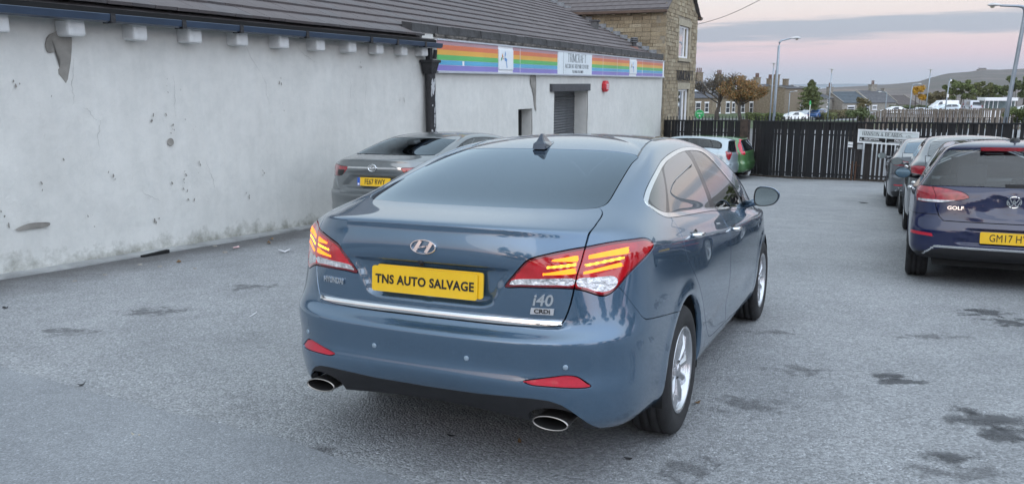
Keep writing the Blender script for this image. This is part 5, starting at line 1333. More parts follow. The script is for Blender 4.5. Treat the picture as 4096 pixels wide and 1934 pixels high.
# roof of the house, eaves board and gutter, lead steps against the workshop roof
rf = MB(); ez = 4.44; rz_ = 6.27
for s_ in (0, 1):
    x0 = -.28 if s_ == 0 else SW+.28; xr = SW/2; zl = ez-.28*(rz_-ez)/(SW/2)
    P = [(x0, -.12, zl), (xr, -.12, rz_), (xr, 9.1, rz_), (x0, 9.1, zl)]; Q = [(x, y, z+.05) for x, y, z in P]
    rf.add(P+Q, [(4, 5, 6, 7) if s_ else (7, 6, 5, 4), (0, 1, 2, 3), (0, 4, 5, 1), (3, 2, 6, 7), (0, 3, 7, 4)])
hr = rf.build('roof', M_TILE2, sth)
tn = math.hypot(SW/2, rz_-ez); an = math.atan2(rz_-ez, SW/2); rr5 = random.Random(4); rest = MB(); c0 = None; cnt = 0
for s_ in (0, 1):
    for c in range(11):
        for k in range(16 if s_ == 0 else 24):
            y = -.12+k*.36+(.18 if c % 2 else 0); d = c*.33
            x = -.28+d*math.cos(an); z = ez-.28*(rz_-ez)/(SW/2)+.05+d*math.sin(an)
            L = .35; e = .40
            V = [(0, 0, .028), (0, L, .028), (e, L, .004), (e, 0, .004), (0, 0, 0), (0, L, 0)]
            Fq = [(3, 2, 1, 0), (0, 1, 5, 4)]
            if s_ == 0 and cnt < 170 and y < 7:
                if c0 is None: c0 = MB().add(V, Fq).build('slate', M_TILE, hr); o = c0
                else: o = inst(c0, 'slate', hr)
                cnt += 1
                o.matrix_local = Matrix.Translation((x, y, z)) @ Matrix.Rotation(-an+rr5.uniform(-.008, .008), 4, 'Y')
            elif s_ == 1:
                m2 = Matrix.Translation((SW-x, y, z)) @ Matrix.Rotation(an, 4, 'Y') @ Matrix.Diagonal((-1, 1, 1, 1)); rest.add([m2 @ Vector(v) for v in V], [f[::-1] for f in Fq])
o = rest.build('slate', M_TILE, hr); o['kind'] = 'stuff'
M_BROWN = mat('brown_eaves_board', (.085, .055, .04), .6, vary=.3, scale=6)
b = MB(); b.box((-.30, -.08, 4.16), (-.18, 9, 4.28)); b.build('eaves_gutter', M_BROWN, sth, bevel=.02)
c0 = None
for k in range(7):
    if c0 is None: c0 = MB().box((-.16, 0, 4.12), (.02, .14, 4.26)).build('eaves_bracket', M_DRESSED, sth); c0.location = (0, .8, 0)
    else: inst(c0, 'eaves_bracket', sth, (0, .8+k*.62, 0))
b = MB(); b.box((SW+.02, -.16, 4.30), (SW+.34, .0, 4.40)); b.build('verge_end', M_BROWN, sth)
c0 = None
for k in range(15):
    d = .35+k*.30; z = 2.405+.5*(d-.1)+.06
    if c0 is None: c0 = MB().obox((-.035, 0, 0), (.03, 0, 0), (0, .30, 0), (0, 0, .17)).build('lead_step', mat('grey_lead', (.22, .235, .25), .55, .2, vary=.25, scale=9), sth); c0.location = (0, d, z)
    else: inst(c0, 'lead_step', sth, (0, d, z))
b = MB(); b.box((-.9, .55, 2.55), (-.62, .8, 2.92)); b.build('roof_outlet', M_GREYMET, sth, bevel=.02) if False else None
vt = empty('roof_vent', matrix=WM @ Matrix.Translation((20.9, .72, 2.74)), label='small metal flue with ribbed cap low on the workshop roof', cat='flue')
b = MB(); b.lathe([(.09, 0), (.09, .22)], 12); b.build('flue', M_DKGREY, vt)
b = MB(); b.lathe([(.08, .22), (.16, .24), (.16, .28), (.10, .29), (.16, .31), (.16, .35), (.10, .36), (.15, .38), (.14, .42), (0, .43)], 12); b.build('cap', M_GREYMET, vt)
b = MB(); b.add([(-.2, -.25, -.13), (.2, -.25, -.13), (.2, .2, .09), (-.2, .2, .09), (-.1, -.1, .08), (.1, -.1, .08), (.1, .1, .1), (-.1, .1, .1)], [(0, 1, 5, 4), (1, 2, 6, 5), (2, 3, 7, 6), (3, 0, 4, 7), (4, 5, 6, 7)]); b.build('flue_base', mat('clay_red', (.20, .10, .08), .8, vary=.2), vt)
vt2 = empty('square_vent', matrix=WM @ Matrix.Translation((20.6, 2.2, 3.46)), label='square grey duct standing on the workshop roof by the house wall', cat='duct')
b = MB(); b.box((-.12, -.12, -.05), (.12, .12, .30)); b.build('duct', M_GREYMET, vt2); b = MB(); b.box((-.17, -.17, .30), (.17, .17, .36)); b.build('cap', M_DKGREY, vt2)
# letters fixed to the gable
serif_word('TRIMCRAFT', sth, 3.55, 1.79, 3.35, .40, mat('weathered_black_letters', (.05, .045, .042), .7, vary=.6, scale=9), y=-.03, stroke=.12, thin=.05, depth=.03)

b = MB(); q_ = [wpx(u, v, .18) for u, v in ((560, 1016), (665, 1002))]; b.box((q_[0][0], -.235, q_[0][1]-.05), (q_[1][0], -.185, q_[0][1]-.012)); b.build('drain_slot', M_CAVITY, ws)
# ------------------------------------------------------------------ the other cars
def hatch_cage(xr=-.76, zl=.96, ztop=1.38, H=1.45, xs=-.46, hw=.895, L=4.26, wb=2.62, roofx=.55, gw=(.80, .60)):
    """hatchback half cage derived from the saloon: upright tail, long roof"""
    C = saloon_cage().copy(); C[:, :, 0] *= wb/2.77; C[:, :, 1] *= hw/.9075; C[:, :, 2] *= H/1.487
    rows_z = np.interp(np.arange(27), [0, 3, 8, 9, 15, 16, 18, 22, 23, 24, 25, 26], [.27, .42, .66, .68, zl-.03, zl, zl+.06, ztop-.03, ztop, H-.035, H-.012, H])
    rows_x = np.interp(np.arange(27), [0, 1, 3, 6, 8, 10, 15, 16, 18, 22, 23, 24, 25, 26], [xr+.12, xr+.03, xr, xr-.012, xr+.02, xr+.035, xr+.05, xr+.065, xr+.10, xs, xs-.05, xs+.10, xs+.42, roofx])
    rows_w = np.interp(np.arange(27), [0, 2, 6, 8, 15, 16, 18, 22, 23, 24, 25, 26], [.80, .86, .865, .855, .84, .835, gw[0], gw[1]+.01, gw[1]-.02, .45, .24, 0])*hw/.895
    fr = [0, .30, .58, .80, .93, 1.0]; cd = [0, .004, .018, .05, .10, .18]
    for r in range(27):
        w = rows_w[r]
        for c in range(6):
            k = 1 if r < 17 else max(.35, 1-(r-17)*.12)
            C[r, c] = (rows_x[r]+cd[c]*k*(1 if r < 24 else .5), fr[c]*w, rows_z[r]-(.012*c*c/25 if 15 < r < 24 else 0))
        a = C[r, 5].copy(); b = C[r, 10].copy(); x0 = a[0]; x1 = b[0]
        for j, c in enumerate((6, 7, 8, 9)):
            t = (.16, .36, .60, .82)[j]; e = 1-(1-t)**2.2
            C[r, c] = (x0+(x1-x0)*t, a[1]+(b[1]-a[1])*e, a[2]+(b[2]-a[2])*(t if r > 15 else t))
    return C
def build_car(root, cage, M_body, spec, su=3, sv=3, deform=None):
    S = Shell(cage, su, sv, deform); g = spec.get('gap', .003); xr = spec['xr']; s3 = .06
    wb = spec['wb']; R = spec.get('R', .32); aR = R+.05
    rear = lambda V, U: V[:, 0] < xr+.45
    side = lambda V, U: (np.abs(V[:, 1]) > .4)
    lampc = lambda V: np.stack([np.abs(V[:, 1])+(V[:, 0]-xr)*.8, V[:, 2]], 1)
    uv = lambda p: (lambda V, U: sdf(p, U)*s3)
    S.region(uv(spec['screen']), 'screen', gap=g, cond=lambda V, U: U[:, 0] < 8)
    S.region(lambda V, U: np.maximum.reduce([(22.55-U[:, 1])*.06, (13.25+(26-U[:, 1])*.03-U[:, 0])*.3, (U[:, 0]-15.55)*.3]), 'windscreen', gap=g*.6, cond=lambda V, U: V[:, 0] > wb*.4)
    for i, p in enumerate(spec['lamps']):
        lp = smooth_poly(p, 2) if spec.get('smooth', True) else p
        S.region(lambda V, U: sdf(lp, lampc(V)), 'lamp', gap=g*.6, cond=rear)
    if 'lamp_white' in spec: S.region(lambda V, U: sdf(spec['lamp_white'], lampc(V)), 'lampw', within=('lamp',), cond=rear)
    if 'lamp_dark' in spec: S.region(lambda V, U: sdf(spec['lamp_dark'], lampc(V)), 'lampd', within=('lamp',), cond=rear)
    ly = interp(*spec['lid_y']); z0, z1 = spec['lid_z']; vmax = spec['lid_v']
    fl = lambda V, U: np.maximum.reduce([np.abs(V[:, 1])-ly(V[:, 2]), z0+.02*np.abs(V[:, 1])**3-V[:, 2], (U[:, 1]-vmax)*s3])
    S.region(lambda V, U: np.abs(V[:, 1])-ly(V[:, 2]), 'lampI', within=('lamp',), gap=g*.6, cond=rear)
    S.region(fl, 'lid', gap=g, cond=lambda V, U: (V[:, 0] < xr+.75) & (V[:, 2] > .5) & (U[:, 0] < 7))
    if 'bar' in spec:
        zb0, zb1, yb = spec['bar']; S.region(lambda V, U: np.maximum.reduce([np.abs(V[:, 2]-(zb0+zb1)/2)-(zb1-zb0)/2, np.abs(V[:, 1])-yb]), 'bar', within=('lid', 'body'), cond=rear)
    S.region(uv(spec['windows']), 'wframe', gap=g*.5, cond=side)
    for i, p in enumerate(spec['panes']): S.region(uv(p), 'pane%d' % i, within=('wframe',), cond=side)
    for cx in (0., wb): S.region(lambda V, U: np.hypot(V[:, 0]-cx, V[:, 2]-R)-aR, 'hole', cond=lambda V, U: np.abs(V[:, 1]) > .5)
    xb, xf, xd = spec['doors']
    S.region(lambda V, U: np.maximum.reduce([xd+np.clip((.75-V[:, 2])*.9, 0, .4)-V[:, 0], V[:, 0]-xb+.003, .26-V[:, 2]]), 'rdoor', gap=g*.6, cond=lambda V, U: side(V, U) & (U[:, 1] < 21.5))
    S.region(lambda V, U: np.maximum.reduce([xb+.003-V[:, 0], V[:, 0]-xf, .26-V[:, 2]]), 'fdoor', gap=g*.6, cond=lambda V, U: side(V, U) & (U[:, 1] < 21.5))
    zs = spec.get('bump_z', z0-.01)
    S.region(lambda V, U: np.maximum(V[:, 2]-zs-np.clip((V[:, 0]-xr-.1)*-.0, 0, 1), V[:, 0]+aR*.75), 'bumper', gap=g*.6, cond=lambda V, U: V[:, 0] < -.05)
    zd = spec.get('diff_z', .38); S.region(lambda V, U: V[:, 2]-zd+.25*np.clip(np.abs(V[:, 1])-.55, 0, 1), 'diff', within=('bumper',), cond=lambda V, U: V[:, 0] < xr+.25)
    if 'refl' in spec: S.region(lambda V, U: sdf(spec['refl'], np.stack([np.abs(V[:, 1]), V[:, 2]], 1)), 'refl', within=('bumper',), cond=lambda V, U: V[:, 0] < xr+.3)
    if 'strip' in spec:
        zt, zh, yb = spec['strip']; S.region(lambda V, U: np.maximum(np.abs(V[:, 2]-zt+.9*np.clip(np.abs(V[:, 1])-yb+.1, 0, .1))-zh, np.abs(V[:, 1])-yb), 'strip', within=('bumper', 'diff'), cond=lambda V, U: V[:, 0] < xr+.3)
    ml = spec.get('lamp_mat', M_REDOFF)
    S.part('body', 'body', M_body, root, .02)
    S.part('screen', 'rear_screen', spec.get('glass', M_GLASS_B), root, 0, -.002)
    S.part('windscreen', 'windscreen', spec.get('front_glass', M_GLASS_S), root, 0, -.002)
    lid = S.part('lid', spec.get('lid_name', 'boot_lid'), M_body, root, .012)
    bum = S.part('bumper', 'rear_bumper', M_body, root, .012)
    S.part('diff', 'bumper_lower', M_BLACKPL, bum or root, .02)
    if 'bar' in spec: S.part('bar', 'chrome_bar', M_CHROME, lid, .006, .004)
    if 'strip' in spec: S.part('strip', 'chrome_strip', M_CHROME, bum, .006, .004)
    for s_ in (-1, 1):
        for w in ('lamp', 'lampI'):
            l = S.part(w, 'tail_lamp', ml, root, .01, .002, side=s_)
            if w == 'lamp' and l is not None:
                S.part('lampw', 'clear_lens', M_CLEAR, l, .004, .002, side=s_); S.part('lampd', 'dark_lens', M_GLOSSBLK, l, .004, .002, side=s_)
        S.part('refl', 'reflector', M_REFLECT, bum, .004, .002, side=s_)
        S.part('rdoor', 'rear_door', M_body, root, .01, side=s_); S.part('fdoor', 'front_door', M_body, root, .01, side=s_)
        S.part('wframe', 'window_surround', spec.get('frame', M_GLOSSBLK), root, .005, side=s_)
        for i in range(len(spec['panes'])): S.part('pane%d' % i, 'side_window', spec.get('side_glass', M_GLASS_S), root, 0, -.001, side=s_)
        make_wheel(root, (0, s_*(spec['hw']-.115), R), s_ < 0, R=R, W=.205, rim_r=R*.67, n=spec.get('spokes', 10), style=(.036, .05, .06, 2, .22))
        make_wheel(root, (wb, s_*(spec['hw']-.115), R), s_ < 0, R=R, W=.205, rim_r=R*.67, n=spec.get('spokes', 10), style=(.036, .05, .06, 2, .22))
        mx, mz = spec.get('mirror', (wb*.80, 1.0))
        b = MB(); n = 12; V = []
        for dx, k in ((0, .93), (-.01, 1.), (.04, 1.), (.09, .8), (.12, .3)):
            V += [(mx+dx+.02*math.cos(2*math.pi*j/n), s_*(spec['hw']+.09+.10*k*math.cos(2*math.pi*j/n)), mz+.07*k*math.sin(2*math.pi*j/n)) for j in range(n)]
        F = [(i*n+j, i*n+(j+1) % n, (i+1)*n+(j+1) % n, (i+1)*n+j) for i in range(4) for j in range(n)]+[tuple(4*n+j for j in range(n))]
        b.add(V, [f[::-1] for f in F] if s_ > 0 else F); b.tube([(mx+.06, s_*(spec['hw']-.12), mz-.05), (mx+.04, s_*(spec['hw']+.02), mz-.03)], .03, 8)
        mo = b.build('door_mirror', spec.get('mirror_mat', M_body), root, smooth=True)
        mesh_np('mirror_glass', [(mx-.004+.018*math.cos(2*math.pi*j/n), s_*(spec['hw']+.09+.09*math.cos(2*math.pi*j/n)), mz+.063*math.sin(2*math.pi*j/n)) for j in range(n)], [tuple(range(n))], M_MIRROR, mo)
        for hx in (xb-.75*(xb-xd) if xb-xd > .5 else xb-.3, xf-.85*(xf-xb)):
            z = spec.get('handle_z', .93); (P, N), = S.project([(hx, z)], 1, s_)
            b = MB(); b.tube([(hx-.09, P[1]+s_*.0, z), (hx-.07, P[1]+s_*.03, z), (hx+.06, P[1]+s_*.03, z), (hx+.085, P[1], z)], .014, 8); b.build('door_handle', spec.get('handle_mat', M_body), root, smooth=True)
    b = MB(); b.box((xr+.2, -spec['hw']*.72, .2), (wb+.5, spec['hw']*.72, .3)); b.build('underbody', M_CAVITY, root)
    for cx in (0., wb):
        for s_ in (-1, 1):
            b = MB(); n = 12; V = []
            for k in range(n+1):
                a = math.pi*(k/n)*1.1-.05*math.pi
                for y in (.55, spec['hw']-.03): V.append((cx+(aR+.012)*math.cos(a), s_*y, R+(aR+.012)*math.sin(a)))
            V.append((cx, s_*.55, R)); b.add(V, [(2*k, 2*k+1, 2*k+3, 2*k+2) for k in range(n)]+[(2*k, 2*k+2, 2*n+2) for k in range(n)])
            b.build('wheel_housing', M_CAVITY, root)
    seat_set(root, spec.get('seat_f', (1.15, .36)), spec.get('seat_r', .2), .48, spec.get('headz', 1.14))
    b = MB(); b.obox((wb*.70, -.65, .80), (.4, 0, .02), (0, 1.3, 0), (0, 0, .14)); b.box((-.2, -.65, .3), (wb*.85, .65, .34)); b.build('cabin_trim', spec.get('trim', M_INT), root)
    return S, lid, bum
def car_root(name, x, y, heading_deg, label, group=None):
    """an Empty on the yard under the rear axle, tilted with the slope; heading measured clockwise from straight ahead"""
    a = math.radians(heading_deg); h = Vector((math.sin(a), math.cos(a), 0)); e = .05
    z = float(zsheet(x, y)); q = lambda v: float(zsheet(x+v.x, y+v.y))
    f = Vector((h.x*2.6, h.y*2.6, q(h*2.6)-z)).normalized(); l = Vector((-h.y, h.x, 0)); l = Vector((l.x*1.6, l.y*1.6, q(l*.8)-q(l*-.8))).normalized(); up = f.cross(l).normalized(); l = up.cross(f)
    m = Matrix(((f.x, l.x, up.x, x), (f.y, l.y, up.y, y), (f.z, l.z, up.z, z), (0, 0, 0, 1)))
    return empty(name, matrix=m, label=label, cat='car', group=group)
SALOON_UV = dict(screen=[(-1.5, 20.05), (4.7, 20.05), (5.25, 20.5), (5.2, 22.4), (4.9, 22.95), (-1.5, 22.95)], windows=smooth_poly([(7.7, 19.3), (8.6, 18.62), (11.5, 18.6), (15.0, 18.6), (14.3, 20.3), (13.5, 21.7), (12.0, 21.95), (10.2, 21.85), (8.6, 20.8)], 2),
    panes=[[(8.05, 19.4), (8.75, 18.95), (8.85, 20.6)], [(9.0, 18.95), (11.75, 18.9), (11.85, 21.65), (10.2, 21.55), (9.0, 20.7)], [(12.15, 18.9), (14.6, 18.9), (14.05, 20.2), (13.35, 21.4), (12.2, 21.65)]])
HATCH_UV = dict(windows=smooth_poly([(6.5, 19.6), (7.2, 18.62), (11.5, 18.6), (15.0, 18.6), (14.3, 20.3), (13.5, 21.7), (12.0, 21.9), (9.0, 21.9), (7.2, 21.5), (6.5, 20.6)], 2),
    panes=[[(6.9, 19.6), (7.3, 18.95), (8.6, 18.9), (8.6, 21.6), (7.5, 21.2), (6.9, 20.5)], [(8.85, 18.9), (11.7, 18.9), (11.8, 21.6), (8.85, 21.6)], [(12.15, 18.9), (14.6, 18.9), (14.05, 20.2), (13.35, 21.4), (12.2, 21.6)]])
def on_tail(S, lid, y, z): 
    (P, N), = S.project([(y, z)], 0, -1); x = Vector((0, -1, 0)); N = Vector(N); x = (x-N*x.dot(N)).normalized(); return Vector(P), N, x, N.cross(x)
def ring_badge(parent, S, y, z, r, strokes, lift=.004, name='round_badge', ey=1.0, ring=.16):
    P, N, x, up = on_tail(S, parent, y, z); b = MB(); n = 28; V = []
    for k in range(n):
        t = 2*math.pi*k/n
        for q, dz in ((1., 0), (1., .008), (1-ring*.5, .011), (1-ring, .008), (1-ring, 0)): V.append((r*q*math.cos(t), r*ey*q*math.sin(t), dz))
    b.add(V, [(k*5+i, ((k+1) % n)*5+i, ((k+1) % n)*5+i+1, k*5+i+1) for k in range(n) for i in range(4)])
    for (x0, y0, x1, y1, w) in strokes:
        d = np.array([x1-x0, y1-y0]); d = d/np.linalg.norm(d); nn = np.array([-d[1], d[0]])*w/2
        q = [(x0+nn[0], y0+nn[1]), (x0-nn[0], y0-nn[1]), (x1-nn[0], y1-nn[1]), (x1+nn[0], y1+nn[1])]
        b.add([(a*r, c*r, .007) for a, c in q]+[(a*r, c*r, 0) for a, c in q], [(0, 1, 2, 3)]+[(i, 4+i, 4+(i+1) % 4, (i+1) % 4) for i in range(4)])
    o = b.build(name, M_CHROME, parent); o.matrix_local = frame(P+N*lift, x, up)
    return o
def ell_strokes(cx, cy, a, b_, w, n=18): 
    P = [(cx+a*math.cos(2*math.pi*k/n), cy+b_*math.sin(2*math.pi*k/n)) for k in range(n+1)]
    return [(p[0], p[1], q[0], q[1], w) for p, q in zip(P, P[1:])]
# --- silver-grey saloon parked along the white wall
M_SAGE = paint('silver_green_paint', (.160, .178, .184), .6, .36)
def avensis():
    r = car_root('saloon_car', -1.42, 11.55, 25.0, 'silver-green saloon parked along the white wall, half hidden by the blue-grey saloon')
    spec = dict(SALOON_UV, xr=-1.0, wb=2.70, R=.315, hw=.905, lamps=[[(.44, 1.005), (.60, 1.012), (.75, 1.022), (.90, 1.025), (1.08, 1.02), (1.06, .95), (.98, .885), (.75, .878), (.60, .885), (.52, .93)]],
                lamp_dark=[(.50, .965), (.72, .965), (.74, .885), (.58, .885)], lamp_mat=M_REDOFF, lid_y=([.6, .68, .75, .88, 1.03, 1.2], [.50, .56, .63, .68, .70, .66]), lid_z=(.655, 1.1), lid_v=20.0, bar=(.988, 1.010, .60), doors=(1.2, 2.3, .0), handle_z=.94, gap=.004, bump_z=.70, diff_z=.32, glass=glassmat('clear_dark_screen', (.07, .08, .085), 1.15, tone=(.8, .92, 1.)))
    def df(P):
        P = P.copy(); ay = np.abs(P[:, 1]); d = sdf([(-1, .90), (.36, .90), (.55, .74), (.40, .715), (-1, .715)], np.stack([ay, P[:, 2]], 1)); k = np.clip(-d/.03, 0, 1); k = k*k*(3-2*k)
        P[:, 0] += np.where(P[:, 0] < -.8, .028*k, 0); return P
    S, lid, bum = build_car(r, saloon_cage(), M_SAGE, spec, 5, 5, df)
    M_BAND = mat('blue_plate_band', (.02, .10, .45), .3, vary=.05)
    pl = plate_uk(lid, frame((-.975, 0, .815), (0, -1, 0), (.05, 0, 1)), 'FE67 RWY', size=.100, width=.72, band=True, spacing=1.0)
    b = MB(); b.box((-.2585, -.054, .0042), (-.215, .054, .0052)); b.build('blue_band', M_BAND, pl)
    b = MB(); b.box((-.250, -.045, .0054), (-.225, -.020, .0058)); b.build('band_mark', M_WHITEPL, pl)
    ring_badge(lid, S, 0, 1.0, .066, ell_strokes(0, .18, .62, .30, .13)+ell_strokes(0, .0, .26, .72, .13), lift=.006, name='oval_badge', ey=.76)
    return r
avensis()
# --- dark blue hatchback with the dented tailgate at the right
M_NAVY = paint('dark_navy_paint', (.003, .008, .048), 0., .3); M_NAVY.node_tree.nodes['Principled BSDF'].inputs['Coat IOR'].default_value = 1.62; M_NAVY.node_tree.nodes['Principled BSDF'].inputs['Specular IOR Level'].default_value = .2
def golf():
    r = car_root('hatchback_car', 5.05, 8.22, 26.0, 'dark navy hatchback with a crumpled tailgate and yellow plate at the right edge')
    spec = dict(HATCH_UV, screen=[(-1.5, 17.3), (4.6, 17.3), (5.0, 17.7), (4.7, 21.7), (4.4, 22.1), (-1.5, 22.1)], xr=-.76, wb=2.63, R=.318, hw=.895,
                lamps=[[(.42, .885), (.46, .93), (.56, .955), (.70, .975), (.90, .985), (1.05, .985), (1.03, .93), (.98, .84), (.80, .832), (.66, .834), (.52, .862)]], lamp_white=[(.45, .862), (.66, .858), (.97, .862), (.96, .842), (.80, .834), (.66, .836), (.52, .85)],
                lid_y=([.60, .66, .70, .80, .90, 1.0, 1.2], [.52, .58, .62, .655, .66, .70, .75]), lid_z=(.655, 1.1), lid_v=17.1, lid_name='tailgate', doors=(1.12, 2.2, .05), handle_z=.92, gap=.004, bump_z=.715, diff_z=.395,
                refl=[(.66, .50), (.86, .515), (.86, .545), (.67, .53)], strip=(.405, .010, .74), glass=glassmat('tailgate_glass', (.80, .88, .90), 1.5), front_glass=glassmat('clear_windscreen', (.85, .9, .9), .8), headz=1.20, trim=mat('lighter_grey_trim', (.10, .105, .11), .7, vary=.1), seat_f=(1.2, .36), seat_r=.12, mirror=(2.05, 1.0), handle_mat=M_CHROME, mirror_mat=M_GLOSSBLK)
    rr_ = np.random.default_rng(5); pk = [(rr_.uniform(-.45, .42), rr_.uniform(.68, .93), rr_.uniform(.04, .09), rr_.uniform(-.03, .042)) for _ in range(26)]
    def df(P):
        P = P.copy(); y, z = P[:, 1], P[:, 2]; rear = (P[:, 0] < -.5) & (z > .655) & (z < .985)
        w = np.clip(1-((y-0)/.48)**2, 0, 1)*np.clip((z-.66)/.04, 0, 1)*np.clip((.98-z)/.05, 0, 1)
        d = .030*np.exp(-((y-.10)/.22)**2-((z-.80)/.09)**2)
        for (a, b_, s_, k) in pk: q = np.hypot(y-a, (z-b_)*1.4)/s_; d = d+k*np.exp(-q*1.2)
        d = d-.018*np.exp(-np.abs(z-.925+.35*np.abs(y-.12))/.02)
        P[:, 0] += np.where(rear, d*w, 0)
        ay = np.abs(y); dd = sdf([(-1, .60), (.36, .60), (.46, .435), (-1, .435)], np.stack([ay, z], 1)); k = np.clip(-dd/.02, 0, 1); P[:, 0] += np.where((P[:, 0] < -.5) & (z < .64), .025*k*k*(3-2*k), 0)
        return P
    S, tg, bum = build_car(r, hatch_cage(), M_NAVY, spec, 6, 6, df)
    plate_uk(bum, frame((-.752, .0, .515), (0, -1, 0), (.03, 0, 1)), 'GM17 HYX', size=.100, width=.76, spacing=1.02, bold=.0)
    v = .16; ring_badge(tg, S, 0.0, .87, .063, [(-.62, .62, -.22, -.12, v), (-.22, -.12, .0, .40, v), (.0, .40, .22, -.12, v), (.22, -.12, .62, .62, v), (-.80, .20, -.38, -.78, v), (-.38, -.78, 0, -.02, v), (0, -.02, .38, -.78, v), (.38, -.78, .80, .20, v)], lift=.012)
    P, N, x, up = on_tail(S, tg, .50, .785); text_mesh('badge_lettering', 'GOLF', .048, M_CHROME, tg, .003, .001, 1.2, matrix=frame(P+N*.004, x, up))
    # roof-edge spoiler with the high brake lamp, wiper, aerial
    b = MB(); b.obox((-.52, -.30, 1.338), (.03, 0, .0), (0, .60, 0), (-.012, 0, .034)); b.build('high_brake_lamp', M_REDOFF, r)
    b = MB(); b.box((-.655, -.55, .995), (-.635, .03, 1.02)); b.box((-.675, -.08, .965), (-.64, .08, 1.03)); b.build('rear_wiper', M_BLACKPL, r, bevel=.008)
    b = MB(); b.lathe([(.05, 0), (.045, .03), (.02, .05), (0, .055)], 14); b.tube([(-.0, 0, .03), (-.07, 0, .17)], [.008, .005], 6); o = b.build('roof_aerial', M_GLOSSBLK, r, smooth=True); o.matrix_local = Matrix.Translation((-.10, -.02, 1.418))
    b = MB(); b.obox((1.62, -.10, 1.20), (.03, 0, 0), (0, .22, 0), (.01, 0, .07)); b.build('rear_view_mirror', M_GLOSSBLK, r, bevel=.015)
golf()
# --- two grey cars farther down the right-hand row
M_GREY1 = paint('dark_grey_paint', (.060, .066, .076), .5, .3); M_GREY2 = paint('mid_grey_paint', (.105, .115, .13), .55, .3)
def row_cars():
    r = car_root('saloon_car', 7.02, 12.40, 24.0, 'dark grey saloon squeezed between the navy hatchback and the farthest grey car')
    spec = dict(SALOON_UV, xr=-1.0, wb=2.78, R=.325, hw=.905, lamps=[[(.45, .93), (.60, 1.0), (.80, 1.03), (1.0, 1.03), (1.16, 1.02), (1.10, .92), (.95, .86), (.70, .86), (.55, .88)]], lid_y=([.6, .7, .9, 1.05, 1.2], [.52, .6, .66, .68, .66]), lid_z=(.70, 1.1), lid_v=20.0, doors=(1.22, 2.35, .0), handle_z=.95, gap=.004, bump_z=.72, glass=glassmat('pale_rear_screen', (.35, .40, .42), 1.4), handle_mat=M_CHROME)
    build_car(r, saloon_cage()*np.array([1, 1, 1.0]), M_GREY1, spec, 4, 4)
    r = car_root('fastback_car', 8.72, 16.68, 23.5, 'mid grey fastback with slim red lamps and twin exhausts, farthest of the right-hand row')
    c = saloon_cage()*np.array([1.0, 1.02, .955])
    spec = dict(SALOON_UV, xr=-1.0, wb=2.80, R=.335, hw=.92, lamps=[[(.42, .905), (.60, .945), (.80, .965), (1.0, .965), (1.13, .955), (1.08, .90), (.98, .865), (.75, .872), (.58, .885)]], lamp_dark=[(.5, .90), (.70, .925), (1.0, .935), (.98, .915), (.72, .905)], lid_y=([.6, .7, .9, 1.05, 1.2], [.50, .58, .66, .68, .66]), lid_z=(.68, 1.1), lid_v=20.0, doors=(1.25, 2.4, .0), handle_z=.9, gap=.004, bump_z=.70, diff_z=.42, refl=[(.52, .47), (.80, .47), (.80, .495), (.52, .49)], strip=(.452, .006, .78), mirror=(2.2, .99))
    S, lid, bum = build_car(r, c, M_GREY2, spec, 4, 4)
    for s_ in (-1, 1):
        for y in (.50, .62):
            b = MB(); b.lathe([(.035, 0), (.045, -.005), (.048, .03), (.040, .12)], 16, 'x'); o = b.build('exhaust_tip', M_EXH, bum, smooth=True); o.matrix_local = Matrix.Translation((-1.0, s_*y, .37))
            b = MB(); b.lathe([(0, 0), (.036, 0)], 12, 'x'); q = b.build('exhaust_bore', M_CAVITY, o); q.location = (.01, 0, 0)
    ring_badge(lid, S, .50, .80, .02, [(-.8, -.6, 0, .8, .3), (0, .8, .8, -.6, .3)], name='small_badge', ey=1)
row_cars()
